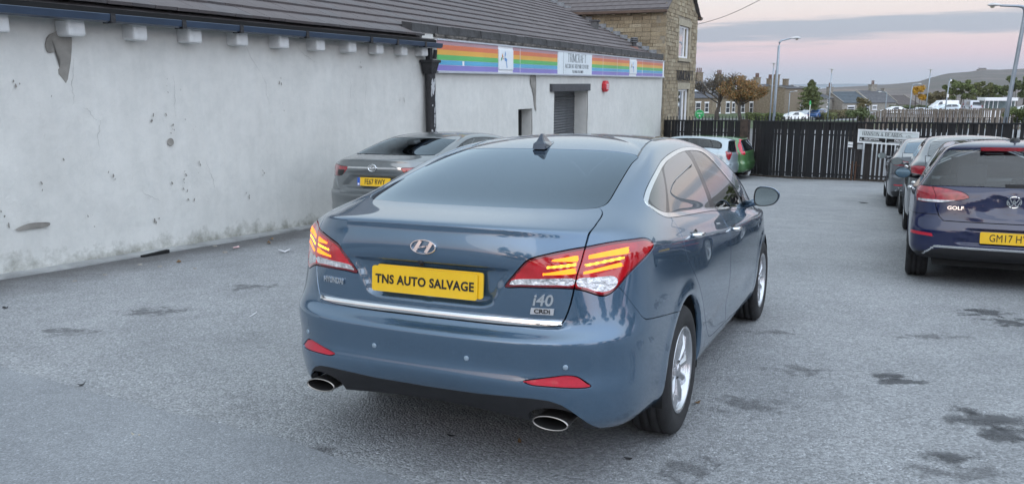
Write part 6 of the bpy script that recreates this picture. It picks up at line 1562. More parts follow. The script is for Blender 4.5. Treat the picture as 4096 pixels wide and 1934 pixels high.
# --- pale blue and green hatchbacks nosed in by the fence
M_ICE = paint('pale_ice_blue_paint', (.37, .44, .48), .25, .35); M_GREEN = paint('leaf_green_paint', (.075, .20, .065), .3, .3)
def small_hatches():
    r = car_root('hatchback_car', 7.16, 28.0, -64.0, 'pale blue small hatchback seen side on in front of the black fence')
    c = hatch_cage(xr=-.54, zl=.98, ztop=1.42, H=1.50, xs=-.34, hw=.83, wb=2.37, roofx=.5, gw=(.76, .58))
    spec = dict(HATCH_UV, screen=[(-1.5, 17.3), (4.5, 17.3), (4.4, 22.0), (-1.5, 22.0)], xr=-.54, wb=2.37, R=.285, hw=.83, lamps=[[(.60, .99), (.72, 1.03), (.92, 1.04), (.98, .96), (.97, .86), (.90, .76), (.80, .76), (.72, .86)]], lid_y=([.5, .65, .9, 1.1], [.5, .56, .60, .62]), lid_z=(.60, 1.1), lid_v=17.1, lid_name='tailgate', doors=(1.0, 1.95, -.02), handle_z=.83, gap=.005, bump_z=.66, diff_z=.22, spokes=6, frame=M_GLOSSBLK)
    S, t, b_ = build_car(r, c, M_ICE, spec, 4, 4)
    (P, N), = S.project([(-.13, .80)], 1, 1); b = MB(); b.lathe([(.068, .001), (.075, .003), (.080, .001)], 20); b.lathe([(0, .002), (.066, .002)], 20); o = b.build('fuel_flap', M_ICE, r, smooth=True); o.matrix_local = Matrix.Translation(P) @ Vector((0, 1, 0)).to_track_quat('Z', 'Y').to_matrix().to_4x4()
    b = MB(); b.box((-.565, .60, .52), (-.30, .81, .555)) if False else b.box((-.50, .76, .60), (-.42, .775, .62)); b.build('bumper_strip', M_BLACKPL, r)
    r = car_root('hatchback_car', 7.98, 29.6, -62.0, 'green hatchback with tall red lamp, mostly behind the pale blue one')
    c = hatch_cage(xr=-.74, zl=.99, ztop=1.42, H=1.48, xs=-.42, hw=.84, wb=2.51, roofx=.5, gw=(.80, .62))
    spec = dict(HATCH_UV, screen=[(-1.5, 17.3), (4.4, 17.3), (4.3, 22.0), (-1.5, 22.0)], xr=-.74, wb=2.51, R=.30, hw=.84, lamps=[[(.76, 1.42), (.88, 1.42), (1.02, 1.20), (1.02, 1.0), (.98, .90), (.82, .90), (.80, 1.05), (.78, 1.25)]], smooth=False, lamp_mat=mat('bright_red_lens', (.55, .01, .04), .15, coat=1, vary=.2, scale=20), lid_y=([.5, .65, .9, 1.5], [.5, .56, .62, .62]), lid_z=(.60, 1.1), lid_v=17.1, lid_name='tailgate', doors=(1.05, 2.1, .0), handle_z=.85, gap=.005, bump_z=.66, diff_z=.22)
    build_car(r, c, M_GREEN, spec, 4, 4)
small_hatches()
# ------------------------------------------------------------------ black boarded fence and gates at the foot of the yard
M_BOARD = [mat('black_stained_board_%d' % i, c, .7, vary=.45, scale=7, bump=.3, bscale=30) for i, c in enumerate([(.010, .010, .012), (.014, .013, .014), (.022, .018, .017)])]
M_BROWNP = mat('rusty_brown_post', (.055, .038, .030), .75, vary=.5, scale=6, bump=.4, bscale=18)
M_RAIL = mat('black_steel', (.012, .012, .014), .5, vary=.3, scale=9)
FT = [at(2645, 479, 33.1)[2], at(2975, 481, 30.3)[2], at(3440, 487, 26.4)[2], at(4096, 492, 22.2)[2]]
def fence_run(name, a, b_, ta, tb, n, label, gaps, posts, seed, brown=(), g0=.034, cover=()):
    A = Vector((a[0], a[1], 0)); B = Vector((b_[0], b_[1], 0)); d = B-A; L = d.length; rz = math.atan2(d.y, d.x)
    root = empty(name, (a[0], a[1], 0), rz, label, 'fence')
    r = random.Random(seed); w = L/n; src = [None]*3
    zb = lambda x: float(zsheet(*(A+d*(x/L)).xy)); zt = lambda x: ta+(tb-ta)*x/L
    for i in range(n):
        x = i*w+r.uniform(-.004, .004); gap = g0*r.choice([.1, .5, .8, 1.1, 1.4]) if i not in cover else .002
        k = 2 if i in brown else r.choice([0, 0, 1]); y = r.uniform(-.006, .006)
        if src[k] is None:
            o = MB().add([(0, -.008, 0), (1, -.008, 0), (1, .008, 0), (0, .008, 0), (0, -.008, 1), (1, -.008, 1), (1, .008, 1), (0, .008, 1)], [(0, 3, 2, 1), (4, 5, 6, 7), (0, 1, 5, 4), (1, 2, 6, 5), (2, 3, 7, 6), (3, 0, 4, 7)]).build('board', M_BOARD[k], root); src[k] = o
        else: o = inst(src[k], 'board', root)
        z0 = zb(x)+.06+r.uniform(-.01, .02); z1 = zt(x)-.02+r.uniform(-.006, .006)
        o.matrix_local = Matrix.Translation((x, y, z0)) @ Matrix.Rotation(r.uniform(-.004, .004), 4, 'Y') @ Matrix.Diagonal((w-gap, 1, z1-z0, 1))
    for f, h in ((1.0, .05), (.78, .05), (.10, .05)):
        b = MB(); z0, z1 = zb(0)+(zt(0)-zb(0))*f, zb(L)+(zt(L)-zb(L))*f
        y0, y1 = ((-.03, .03) if f == 1.0 else (.014, .055))
        b.add([(0, y0, z0-h), (L, y0, z1-h), (L, y1, z1-h), (0, y1, z0-h), (0, y0, z0), (L, y0, z1), (L, y1, z1), (0, y1, z0)], [(0, 3, 2, 1), (4, 5, 6, 7), (0, 1, 5, 4), (1, 2, 6, 5), (2, 3, 7, 6), (3, 0, 4, 7)])
        b.build('rail', M_RAIL, root)
    b = MB(); q = int(L/.147)
    for i in range(q+1):
        x = .05+i*.147
        if x > L-.03: break
        b.box((x-.011, .06, zt(x)-.3), (x+.011, .085, zt(x)+.125)); b.add([(x-.013, .06, zt(x)+.125), (x+.013, .06, zt(x)+.125), (x+.013, .085, zt(x)+.125), (x-.013, .085, zt(x)+.125), (x, .072, zt(x)+.165)], [(0, 1, 4), (1, 2, 4), (2, 3, 4), (3, 0, 4)])
    o = b.build('spike', M_RAIL, root); o['kind'] = 'stuff'
    for (x, w_, up, m) in posts:
        b = MB(); b.box((x-w_/2, -.05 if m is M_BROWNP else .05, zb(x)-.05), (x+w_/2, .12, zt(x)+up)); b.build('post', m, root)
    V = []; m_ = 40
    for i in range(m_+1):
        x = L*i/m_; V += [(x, -.03-r.uniform(0, .07), zb(x)-.01), (x, -.015, zb(x)+.05+r.uniform(0, .03)), (x, .05, zb(x)+.06)]
    mesh_np('ground_board', V, [(3*i+j, 3*i+3+j, 3*i+4+j, 3*i+1+j) for i in range(m_) for j in (0, 1)], mat('dead_leaf_mould', (.035, .028, .022), .95, vary=.6, scale=14), root)
    return root, L, zb, zt
f1, L1, zb1, zt1 = fence_run('boarded_fence', FENCE[0], FENCE[1], FT[0], FT[1], 26, 'black boarded fence between the stone house and the brown post', .02, [(3.7, .32, .03, M_BROWNP)], 3, cover=(0, 1, 7, 8, 13, 14))
f2, L2, zb2, zt2 = fence_run('boarded_gate', (FENCE[1][0]+.10, FENCE[1][1]-.14), FENCE[2], FT[1], FT[2], 30, 'black boarded gate from the brown post to the bolt post', .02, [(L_, .06, -.03, M_RAIL) for L_ in (1.15, 2.05, 3.35)], 5, cover=(3, 4, 9, 13, 19))
f3, L3, zb3, zt3 = fence_run('boarded_gate', FENCE[2], FENCE[3], FT[2], FT[3], 33, 'black boarded gate right of the bolt post carrying the company sign', .02, [(.02, .16, 0, M_RAIL), (1.1, .07, -.03, M_RAIL), (2.0, .09, -.03, M_RAIL), (3.6, .08, -.03, M_RAIL)], 7, brown=range(0, 7), g0=.050)
b = MB(); b.box((-.06, -.075, zb3(0)-.02), (-.03, -.045, zb3(0)+.62)); b.box((.07, -.075, zb3(0)-.05), (.10, -.045, zb3(0)+.62)); b.box((-.16, -.08, zb3(0)+.50), (-.0, -.05, zb3(0)+.52)); b.box((.04, -.08, zb3(0)+.50), (.22, -.05, zb3(0)+.52))
b.build('drop_bolt', mat('rusty_iron', (.10, .05, .03), .8, vary=.5, scale=20), f3)
b = MB(); b.box((.10, -.085, zb3(0)+1.03), (.27, -.06, zb3(0)+1.19)); b.build('pale_lock_box', mat('pale_grey_box', (.38, .40, .41), .5, vary=.1, scale=9), f3)
b = MB(); b.box((-.24, -.085, zb3(0)+1.15), (-.08, -.06, zb3(0)+1.24)); b.box((-.24, -.085, zb3(0)+1.07), (-.08, -.06, zb3(0)+1.13)); b.build('pale_notice', M_WHITEPL, f3)
# company sign on the gate
sgm = f3.matrix_basis.copy()
cs = empty('company_sign', matrix=Matrix.Translation(f3.location) @ Matrix.Rotation(f3.rotation_euler.z, 4, 'Z') @ Matrix.Translation((.12, -.10, zb3(0)+1.255)), label='white company sign with a black direction strip fixed to the black gate', cat='sign')
SWd, SHt = 1.99, .395
b = MB(); b.box((0, 0, 0), (SWd, .03, SHt)); b.build('board', mat('pale_sign_face', (.66, .71, .72), .4, vary=.06, scale=3), cs)
b = MB(); b.box((-.02, -.012, -.02), (SWd+.02, .0, .018)); b.box((-.02, -.012, SHt-.018), (SWd+.02, .0, SHt+.02)); b.box((-.02, -.012, .018), (.015, .0, SHt-.018)); b.box((SWd-.015, -.012, .018), (SWd+.02, .0, SHt-.018)); b.build('frame', M_WHITEPL, cs)
b = MB(); b.box((.05, -.006, .035), (.94, -.0005, .165)); b.box((.97, -.006, .035), (SWd-.06, -.0005, .165)); st_ = b.build('black_strip', M_INK, cs)
serif_word('Hanson & Beards'.replace('anson', 'ANSON').replace('eards', 'EARDS'), cs, .82, .285, 1.36, .105, mat('grey_green_lettering', (.10, .12, .12), .6, vary=.2, scale=9), y=-.007, stroke=.16, thin=.07)
text_mesh('lettering', 'LTD', .07, bpy.data.materials['grey_green_lettering'], cs, .001, 0, 1.0, matrix=fz(1.68, .265, -.007), spacing=1.2)
b = MB(); b.box((.14, -.004, .232), (1.8, -.0005, .238)); b.box((.14, -.004, .348), (1.8, -.0005, .353)); b.build('rule_line', M_LETT, cs)
text_mesh('lettering', 'RECEPTION', .085, M_WHITEPL, st_, .001, .002, 1.12, matrix=fz(.47, .115, -.009)); text_mesh('lettering', 'DELIVERIES', .085, M_WHITEPL, st_, .001, .002, 1.12, matrix=fz(1.47, .115, -.009))
b = MB(); b.add([(.075, -.0075, .06), (.125, -.0075, .06), (.10, -.0075, .15)], [(0, 1, 2)]); b.box((.075, -.0075, .05), (.82, -.0065, .062)); b.box((1.05, -.0075, .05), (1.8, -.0065, .062)); b.build('arrow', M_WHITEPL, st_)
# ------------------------------------------------------------------ beyond the fence
def pxz(v, Y): return float(at(2048, v, Y)[2])
M_GRASS = mat('rough_grass', (.055, .080, .030), .95, vary=.5, scale=1.5, bump=.5, bscale=12)
M_ROADF = mat('grey_road_surface', (.17, .175, .185), .85, vary=.15, scale=.6)
M_HOUSE = [mat('millstone_wall_%d' % i, c, .95, vary=.35, scale=3.5, bump=.4, bscale=10, detail=9) for i, c in enumerate([(.195, .160, .115), (.225, .188, .135), (.255, .24, .21)])]
M_SLATE = [mat('blue_slate_%d' % i, c, .7, vary=.3, scale=2.4, bump=.3, bscale=14, detail=8) for i, c in enumerate([(.075, .080, .092), (.090, .092, .100), (.066, .085, .102), (.085, .070, .066)])]
M_POT = mat('clay_chimney_pot', (.14, .085, .065), .9, vary=.4, scale=5)
M_WIN = mat('dull_window_glass', (.05, .055, .06), .08, spec=.8, vary=.2, scale=2)
M_WPAINT = mat('white_window_paint', (.74, .75, .76), .5, vary=.05)
def slope_sheet(name, pts, m, fn, n=24):
    """ground laid as a grid between four corners"""
    P = np.asarray(pts, float); V = []
    for j in range(n+1):
        for i in range(n+1):
            u, v = i/n, j/n; q = (P[0]*(1-u)+P[1]*u)*(1-v)+(P[3]*(1-u)+P[2]*u)*v; V.append((q[0], q[1], fn(q[0], q[1])))
    k = n+1; F = [(j*k+i, j*k+i+1, (j+1)*k+i+1, (j+1)*k+i) for j in range(n) for i in range(n)]
    o = mesh_np(name, V, F, m, smooth=True); o['kind'] = 'structure'; return o
slope_sheet('road', [(9.3, 31), (15, 22.5), (30, 34), (18, 48)], M_ROADF, lambda x, y: float(zsheet(x, y))+.01)
slope_sheet('grass_bank', [(20, 90), (60, 90), (72, 200), (28, 200)], M_GRASS, lambda x, y: float(zsheet(x, y))+.04)
slope_sheet('car_park', [(52, 140), (110, 140), (120, 182), (64, 182)], M_ROADF, lambda x, y: float(zsheet(x, y))+.06)
def house(name, x0, x1, Y0, Y1, vb, ve, vr, label, mats=(0, 0), depth=9., chim=(), wins=(), lights=(), group='stone houses beyond the fence', gable=None, door=()):
    """terrace house whose front runs between two picture columns at distances Y0, Y1; heights from picture rows at mid distance"""
    a, b_ = at(x0, 400, Y0), at(x1, 400, Y1); d = np.array([b_[0]-a[0], b_[1]-a[1]]); L = float(np.hypot(*d)); rz = math.atan2(d[1], d[0]); Ym = (Y0+Y1)/2
    zb, ze, zr = pxz(vb, Ym), pxz(ve, Ym), pxz(vr, Ym+depth*.5)
    root = empty(name, (a[0], a[1], 0), rz, label, 'house', group)
    zg = min(float(zsheet(a[0], a[1])), float(zsheet(b_[0], b_[1])), zb)-1.0
    hm, sm = M_HOUSE[mats[0]], M_SLATE[mats[1]]
    b = MB(); b.box((0, 0, zg), (L, depth, ze)); b.add([(0.001, 0, ze), (.001, depth, ze), (.001, depth/2, zr-.05), (L-.001, 0, ze), (L-.001, depth, ze), (L-.001, depth/2, zr-.05)], [(0, 2, 1), (3, 4, 5)])
    b.build('wall', hm, root)
    b = MB(); o = .25; k = (zr-ze)/(depth/2)
    for s_ in (0, 1):
        y0 = -o if s_ == 0 else depth+o
        P = [(-.02, y0, ze-o*k+.03), (L+.02, y0, ze-o*k+.03), (L+.02, depth/2, zr), (-.02, depth/2, zr)]; P = P if s_ == 0 else P[::-1]
        b.add(P+[(x, y, z-.1) for x, y, z in P], [(0, 1, 2, 3), (0, 4, 5, 1), (1, 5, 6, 2), (3, 7, 4, 0)])
    rf = b.build('roof', sm, root)
    n = int(math.hypot(depth/2+o, (zr-ze)+o*k)/.55); cs_ = MB()
    for i in range(1, n):
        t = i/n; y = -o+(depth/2+o)*t; z = ze-o*k+.03+((zr-ze)+o*k)*t; cs_.add([(0, y, z+.004), (L, y, z+.004), (L, y-.012, z+.03), (0, y-.012, z+.03), (L, y+.3, z+.004+.3*k+.002), (0, y+.3, z+.004+.3*k+.002)], [(0, 1, 2, 3), (3, 2, 4, 5)])
    q = cs_.build('slate_course', sm, rf); q['kind'] = 'stuff'
    for x in (0., L):
        b = MB(); P = [(x-.12, -o, ze-o*k+.05), (x+.12, -o, ze-o*k+.05), (x+.12, depth/2, zr+.03), (x-.12, depth/2, zr+.03)]; b.add(P+[(q[0], q[1], q[2]+.14) for q in P], [(4, 5, 6, 7), (0, 1, 5, 4), (1, 2, 6, 5), (3, 0, 4, 7)]); b.build('verge_stone', M_HOUSE[2], rf)
    for (cx, w, h, np__) in chim:
        b = MB(); b.box((cx*L-w/2, depth/2-.45, zr-.5), (cx*L+w/2, depth/2+.45, zr+h)); b.box((cx*L-w/2-.1, depth/2-.55, zr+h), (cx*L+w/2+.1, depth/2+.55, zr+h+.15))
        c = b.build('chimney', hm, root)
        for i in range(np__):
            q = MB(); px_ = cx*L+(i-(np__-1)/2)*min(.5, w/np__); q.lathe([(.15, zr+h+.15), (.12, zr+h+.95), (.17, zr+h+1.0), (.12, zr+h+1.05), (0, zr+h+1.0)], 8, origin=(px_, depth/2, 0)); q.build('chimney_pot', M_POT, c)
    for (wx, v0, v1, ww) in wins:
        z0, z1 = pxz(v1, Ym), pxz(v0, Ym); b = MB(); t = .10; xa, xb = wx*L-ww/2, wx*L+ww/2
        b.box((xa, -.03, z0), (xa+t, .05, z1)); b.box((xb-t, -.03, z0), (xb, .05, z1)); b.box((xa+t, -.03, z1-t), (xb-t, .05, z1)); b.box((xa+t, -.03, z0), (xb-t, .05, z0+t)); b.box((xa+t, -.02, (z0+z1)/2-.04), (xb-t, .04, (z0+z1)/2+.04)); b.box((xa-.12, -.10, z0-.18), (xb+.12, .0, z0-.002)); b.box((xa-.12, -.03, z1+.002), (xb+.12, .0, z1+.22))
        w_ = b.build('window', M_WPAINT, root); MB().box((xa+t, -.012, z0+t), (xb-t, .0, z1-t)).build('pane', M_WIN, w_)
    for (lx, t0, t1, ww) in lights:
        y0, y1 = (depth/2)*t0, (depth/2)*t1; z0, z1 = ze+(zr-ze)*t0+.05, ze+(zr-ze)*t1+.05
        b = MB(); b.add([(lx*L-ww/2, y0, z0), (lx*L+ww/2, y0, z0), (lx*L+ww/2, y1, z1), (lx*L-ww/2, y1, z1), (lx*L-ww/2, y0, z0+.12), (lx*L+ww/2, y0, z0+.12), (lx*L+ww/2, y1, z1+.12), (lx*L-ww/2, y1, z1+.12)], [(4, 5, 6, 7), (0, 1, 5, 4), (1, 2, 6, 5), (3, 0, 4, 7)]); b.build('roof_light', mat('pale_rooflight_glass', (.55, .60, .66), .1, vary=.1), rf)
    for (dx, ww, h) in door:
        MB().box((dx*L-ww/2, -.02, zg+.9), (dx*L+ww/2, .05, zg+.9+h)).build('door', M_WPAINT, root)
    return root
TL = ['terraced house with two tall three-pot stacks, half behind the stone house', 'terraced house behind the bare tree, with white door hoods', 'terraced house behind the autumn tree, orange leaves across its roof', 'terraced house between the autumn tree and the lamp posts, with twin rooflights', 'end terraced house right of the lamp posts, with white tall windows']
xs_ = [2700, 2850, 2950, 3040, 3100, 3152]; Ys_ = [168, 172, 177, 182, 186, 190]
for i in range(5):
    house('terraced_house', xs_[i], xs_[i+1], Ys_[i], Ys_[i+1], 456, 388, [319, 326, 330, 333, 336][i], TL[i], mats=(i % 2, i % 2), chim=[(.72, 1.7, 1.6, 3), (.97, 1.5, 1.4, 3)] if i == 0 else [(.9, 1.6, 1.5-.1*i, 3 if i != 2 else 0)],
          wins=[(.25, 408, 450, 1.3), (.62, 410, 452, 1.3), (.85, 412, 450, 1.0)], lights=[(.3, .35, .6, .8), (.65, .3, .62, .8), (.45, .62, .78, .7)])
house('tall_house', 3138, 3222, 176, 184, 448, 352, 342, 'taller brown house with two big chimney stacks behind the end terrace', mats=(0, 1), depth=7, chim=[(.28, 1.3, 2.2, 3), (.72, 1.2, 1.3, 0)], wins=[(.80, 415, 437, 1.0)], lights=[(.85, .3, .6, .7)])
for i, (x0, x1, v, vr, lb) in enumerate([(3290, 3330, 392, 372, 'small grey gabled cottage right of the conifer'), (3330, 3372, 402, 384, 'low slate outhouse with a pale rooflight beside the long grey roof')]):
    house('cottage', x0, x1, 180+6*i, 186+6*i, 450, v, vr, lb, mats=(2, i), depth=6, chim=[(.5, .8, .6, 1)] if i == 0 else [], wins=[(.55, 396+8*i, 412+8*i, 1.1), (.5, 428, 446, 1.0)], lights=[(.7, .5, .8, .9)] if i else [])
house('long_cottage', 3372, 3478, 184, 188, 447, 408, 366, 'long low house with a blue slate roof, left of its darker twin', mats=(2, 2), depth=8, chim=[(.02, 1.2, .9, 2)], wins=[(.32, 425, 444, 2.2), (.93, 420, 440, 1.6)])
house('long_cottage', 3479, 3586, 189, 193, 447, 407, 361, 'long low house with a dark purple slate roof under a stepped chimney', mats=(2, 1), depth=8, chim=[(.60, 1.8, 1.2, 2), (1.0, .3, .3, 0)], wins=[(.2, 423, 436, 1.4)])
house('long_cottage', 3590, 3672, 196, 200, 440, 414, 380, 'low house with a plain brown roof, right of the long slate roofs', mats=(2, 3), depth=8)
# ---- trees
M_BARK = mat('grey_bark', (.075, .065, .055), .95, vary=.35, scale=6)
def leafmat(name, c, v=.35):
    m = mat(name, c, .75, vary=v, scale=.9, detail=3); return m
def branches(r, base, h, n, spread, levels=3, trunk=.16, lean=0.):
    b = MB(); tips = []
    def grow(p, d, L, rad, lv):
        k = 3; pts = [p]; q = p.copy(); dd = d.copy()
        for _ in range(k):
            dd = dd+np.array([r.uniform(-.18, .18), r.uniform(-.18, .18), r.uniform(-.02, .12)]); dd /= np.linalg.norm(dd); q = q+dd*L/k; pts.append(q)
        b.tube(pts, [rad*(1-.5*i/k) for i in range(k+1)], 5 if lv else 7, cap=False)
        if lv >= levels: tips.append(q); return
        for i in range(n if lv else n+1):
            t = r.uniform(.35, 1.0); j = min(k-1, int(t*k)); s = pts[j]+(pts[j+1]-pts[j])*(t*k-j); a = r.uniform(0, 2*math.pi); e = spread*r.uniform(.6, 1.25)
            nd = dd*math.cos(e)+math.sin(e)*np.array([math.cos(a), math.sin(a), .25]); nd /= np.linalg.norm(nd); grow(s, nd, L*r.uniform(.5, .72), rad*.5, lv+1)
        tips.append(q)
    grow(np.array(base, float), np.array([lean, 0, 1.]), h, trunk, 0); return b, tips
def leaf_cloud(pts, rad, n, size, rr, flat=.8):
    c = np.asarray(pts)[rr.integers(0, len(pts), n)]; off = rr.normal(0, 1, (n, 3)); off /= np.linalg.norm(off, axis=1, keepdims=True)+1e-9; off *= rad*rr.uniform(.1, 1., (n, 1))**.6; off[:, 2] *= flat
    p = c+off; u = rr.normal(0, 1, (n, 3)); u /= np.linalg.norm(u, axis=1, keepdims=True); w = np.cross(u, rr.normal(0, 1, (n, 3))); w /= np.linalg.norm(w, axis=1, keepdims=True)+1e-9
    s = size*rr.uniform(.6, 1.4, (n, 1)); V = np.stack([p-u*s, p+w*s*.5, p+u*s, p-w*s*.5], 1).reshape(-1, 3); return V, np.arange(4*n).reshape(n, 4)
def tree(name, x, y, zb, h, label, leaf, n_leaf, lsize, seed, spread=.7, levels=3, nb=3, trunk=.16, crown=.9, trunk_frac=.42, group=None, leaves2=None, hmin=0, width=None):
    root = empty(name, (x, y, zb), 0, label, 'tree', group); r = random.Random(seed); rr = np.random.default_rng(seed)
    b, tips = branches(r, (0, 0, 0), h*trunk_frac, nb, spread, levels, trunk)
    A_ = np.array(b.V); zs_ = h*.96/A_[:, 2].max(); ws_ = (width or h*.8)*.92/max(np.ptp(A_[:, 0]), .1); k_ = np.array([ws_, ws_, zs_])
    b.V = [tuple(q) for q in A_*k_]; tips = [np.asarray(q)*k_ for q in tips]
    t = b.build('trunk', M_BARK, root)
    tp = [q for q in tips if q[2] > hmin*h] or tips
    if leaf: V, F = leaf_cloud(tp, crown, n_leaf, lsize, rr); mesh_np('crown', V, F, leaf, root)
    if leaves2: V, F = leaf_cloud(tp, crown*1.1, n_leaf//3, lsize, rr); mesh_np('crown', V, F, leaves2, root)
    return root
M_LCON = leafmat('olive_green_needles', (.095, .115, .040)); M_LO = leafmat('orange_brown_leaves', (.230, .125, .040)); M_LG = leafmat('dull_green_leaves', (.12, .115, .050)); M_LY = leafmat('yellow_leaves', (.42, .24, .02)); M_LD = leafmat('dark_green_leaves', (.030, .046, .018)); M_LM = leafmat('mid_green_leaves', (.052, .072, .024))
def gz(x, y): return float(zsheet(x, y))
def tree_at(u, vbase, Y, **k):
    p = at(u, vbase, Y); return p
p = at(2868, 400, 146); tree('bare_tree', p[0], p[1], gz(p[0], p[1]), 9.3, 'nearly bare tree with fine twigs, in front of the left terraced houses', leafmat('last_brown_leaves', (.10, .075, .04)), 1500, .14, 5, spread=.62, levels=4, nb=5, trunk=.20, crown=.7, trunk_frac=.36, width=8.8)
p = at(2965, 400, 142); tree('autumn_tree', p[0], p[1], gz(p[0], p[1]), 7.5, 'broad autumn tree with orange-brown leaves beside the bare tree', M_LO, 8500, .15, 8, spread=.95, levels=3, nb=5, trunk=.22, crown=1.05, trunk_frac=.40, leaves2=M_LG, width=8.2)
p = at(3245, 400, 88)
def conifer(u, Y, top, bot, w, label, name='conifer_tree', leaf=M_LCON, seed=3, n=6500):
    p = at(u, 400, Y); zt_, zb_ = pxz(top, Y), pxz(bot, Y); g_ = gz(p[0], p[1]); root = empty(name, (p[0], p[1], g_), 0, label, 'tree'); rr = np.random.default_rng(seed)
    MB().tube([(0, 0, 0), (.05, 0, (zt_-g_)*.5), (-.4, 0, (zt_-g_))], [.16, .10, .02], 7).build('trunk', M_BARK, root)
    t = rr.uniform(0, 1, n)**.75; W_ = w/2*Y/FPX
    rad = W_*np.interp(t, [0, .25, .6, .85, 1], [.75, 1.0, .72, .32, .05])*(.75+.25*np.sin(t*37+rr.uniform(0, 1))); a = rr.uniform(0, 2*np.pi, n); q = rr.uniform(.15, 1, n)**.5
    lob = 1+.22*np.sin(a*3+t*9)+.15*np.sin(a*5-t*17); P = np.stack([rad*q*lob*np.cos(a), rad*q*lob*np.sin(a), (zb_-g_)+(zt_-zb_)*t*.98], 1); V, F = leaf_cloud(P, .22, n, .17, rr); mesh_np('crown', V, F, leaf, root)
conifer(3243, 144, 320, 438, 104, 'dense conical green tree standing in front of the tall brown house')
M_BUSHG = [leafmat('hedge_green_%d' % i, c) for i, c in enumerate([(.115, .145, .050), (.135, .150, .060), (.095, .120, .048), (.150, .130, .068)])]
def bush(name, u0, u1, vt, vb, Y, label, m, n, size, seed, cat='bush', depth=2.5, lobes=9, group=None):
    """leafy mass between picture columns u0..u1 and rows vt..vb at distance Y, made of leaf clumps on stems"""
    a, b_ = at(u0, vt, Y), at(u1, vb, Y); W_ = b_[0]-a[0]; g_ = gz((a[0]+b_[0])/2, Y); root = empty(name, ((a[0]+b_[0])/2, Y, g_), 0, label, cat, group); rr = np.random.default_rng(seed)
    H = a[2]-g_; zb_ = max(0, b_[2]-g_); C_ = []
    for i in range(lobes): C_.append((rr.uniform(-.5, .5)*W_*.86, rr.uniform(-.5, .5)*depth, zb_+(H-zb_)*rr.uniform(.18, .80)))
    for i in range(lobes): C_.append(((i+.5)/lobes*W_*.86-W_*.43, rr.uniform(-.5, .5)*depth*.6, zb_+(H-zb_)*rr.uniform(.55, .92)))
    rad = min(W_/lobes*1.6, (H-zb_)*.32)
    b = MB()
    for c in C_[::2]: b.tube([(c[0]*.8, c[1]*.6, 0), (c[0], c[1], c[2])], [.07, .02], 5, cap=False)
    b.build('stem', M_BARK, root); V, F = leaf_cloud(C_, rad, n, size, rr); mesh_np('foliage', V, F, m, root); return root
GB = 'green trees behind the kiosk'
bush('leafy_tree', 3792, 3880, 318, 432, 172, 'broad green tree left of the silver van, behind the leaning camera pole', M_BUSHG[0], 6500, .24, 31, 'tree', 5, 15)
bush('leafy_tree', 3868, 3950, 322, 432, 176, 'tall green tree right behind the silver van', M_BUSHG[1], 6500, .24, 32, 'tree', 5, 15)
bush('leafy_tree', 3945, 4025, 330, 432, 180, 'green tree rising behind the white kiosk roof', M_BUSHG[0], 6500, .24, 33, 'tree', 5, 15)
bush('leafy_tree', 4015, 4140, 300, 436, 168, 'dark green tree at the right edge behind the tall street lamp', M_BUSHG[2], 8000, .24, 34, 'tree', 5, 15)
bush('yellow_tree', 3652, 3690, 343, 400, 150, 'small bright yellow autumn tree under a street lamp', M_LY, 1800, .15, 35, 'tree', 1.5, 5)
bush('bush', 3430, 3475, 385, 450, 58, 'thin green bush growing before the long slate roofs', M_BUSHG[3], 900, .07, 36, 'bush', 1.0, 6)
bush('bush', 3395, 3480, 432, 486, 47, 'straggly bush with dead stems at the left end of the timber fence', M_BUSHG[2], 1500, .06, 37, 'bush', 1.2, 8)
bush('bush', 4025, 4140, 428, 492, 42, 'ivy bush against the right end of the timber fence', M_BUSHG[0], 2600, .06, 38, 'bush', 1.5, 8)
bush('bush', 3690, 3800, 372, 420, 182, 'low brown and green scrub behind the white van', M_BUSHG[3], 3500, .22, 39, 'bush', 3, 9)
def hedge(name, pts, Y0, Y1, label, m, vt, n, seed, th=.7):
    """clipped hedge along a line of picture columns"""
    rr = np.random.default_rng(seed); a, b_ = at(pts[0], 450, Y0), at(pts[1], 450, Y1); d = np.array([b_[0]-a[0], b_[1]-a[1]]); L = np.hypot(*d); root = empty(name, (a[0], a[1], 0), math.atan2(d[1], d[0]), label, 'hedge')
    zt_ = pxz(vt, (Y0+Y1)/2); zb_ = min(gz(a[0], a[1]), gz(b_[0], b_[1])); nn = n; P = np.stack([rr.uniform(0, L, nn), rr.uniform(-th, th, nn), zb_+(zt_-zb_)*rr.uniform(0, 1, nn)**.6], 1)
    P[:, 2] += .10*np.sin(P[:, 0]*1.7)+.06*np.sin(P[:, 0]*4.1); V, F = leaf_cloud(P, .18, nn, .16, rr); mesh_np('foliage', V, F, m, root)
    MB().box((0, -th*.7, zb_-.3), (L, th*.7, zt_-.25)).build('twig_core', mat('hedge_core', (.02, .024, .012), .95, vary=.4, scale=6), root)
hedge('hedge', (2985, 3130), 142, 140, 'low clipped green hedge on the bank before the terraced houses', M_BUSHG[0], 455, 6500, 41, 1.6)
hedge('hedge', (3318, 3418), 150, 154, 'clipped olive hedge below the long slate roofed houses', M_BUSHG[3], 442, 3600, 42)
hedge('hedge', (3275, 3335), 144, 146, 'rounded green hedge end beside the blue parked car', M_BUSHG[1], 452, 2400, 43, .9)
hedge('hedge', (3560, 3720), 172, 176, 'dark hedge behind the white parked cars', M_BUSHG[2], 423, 3000, 44)
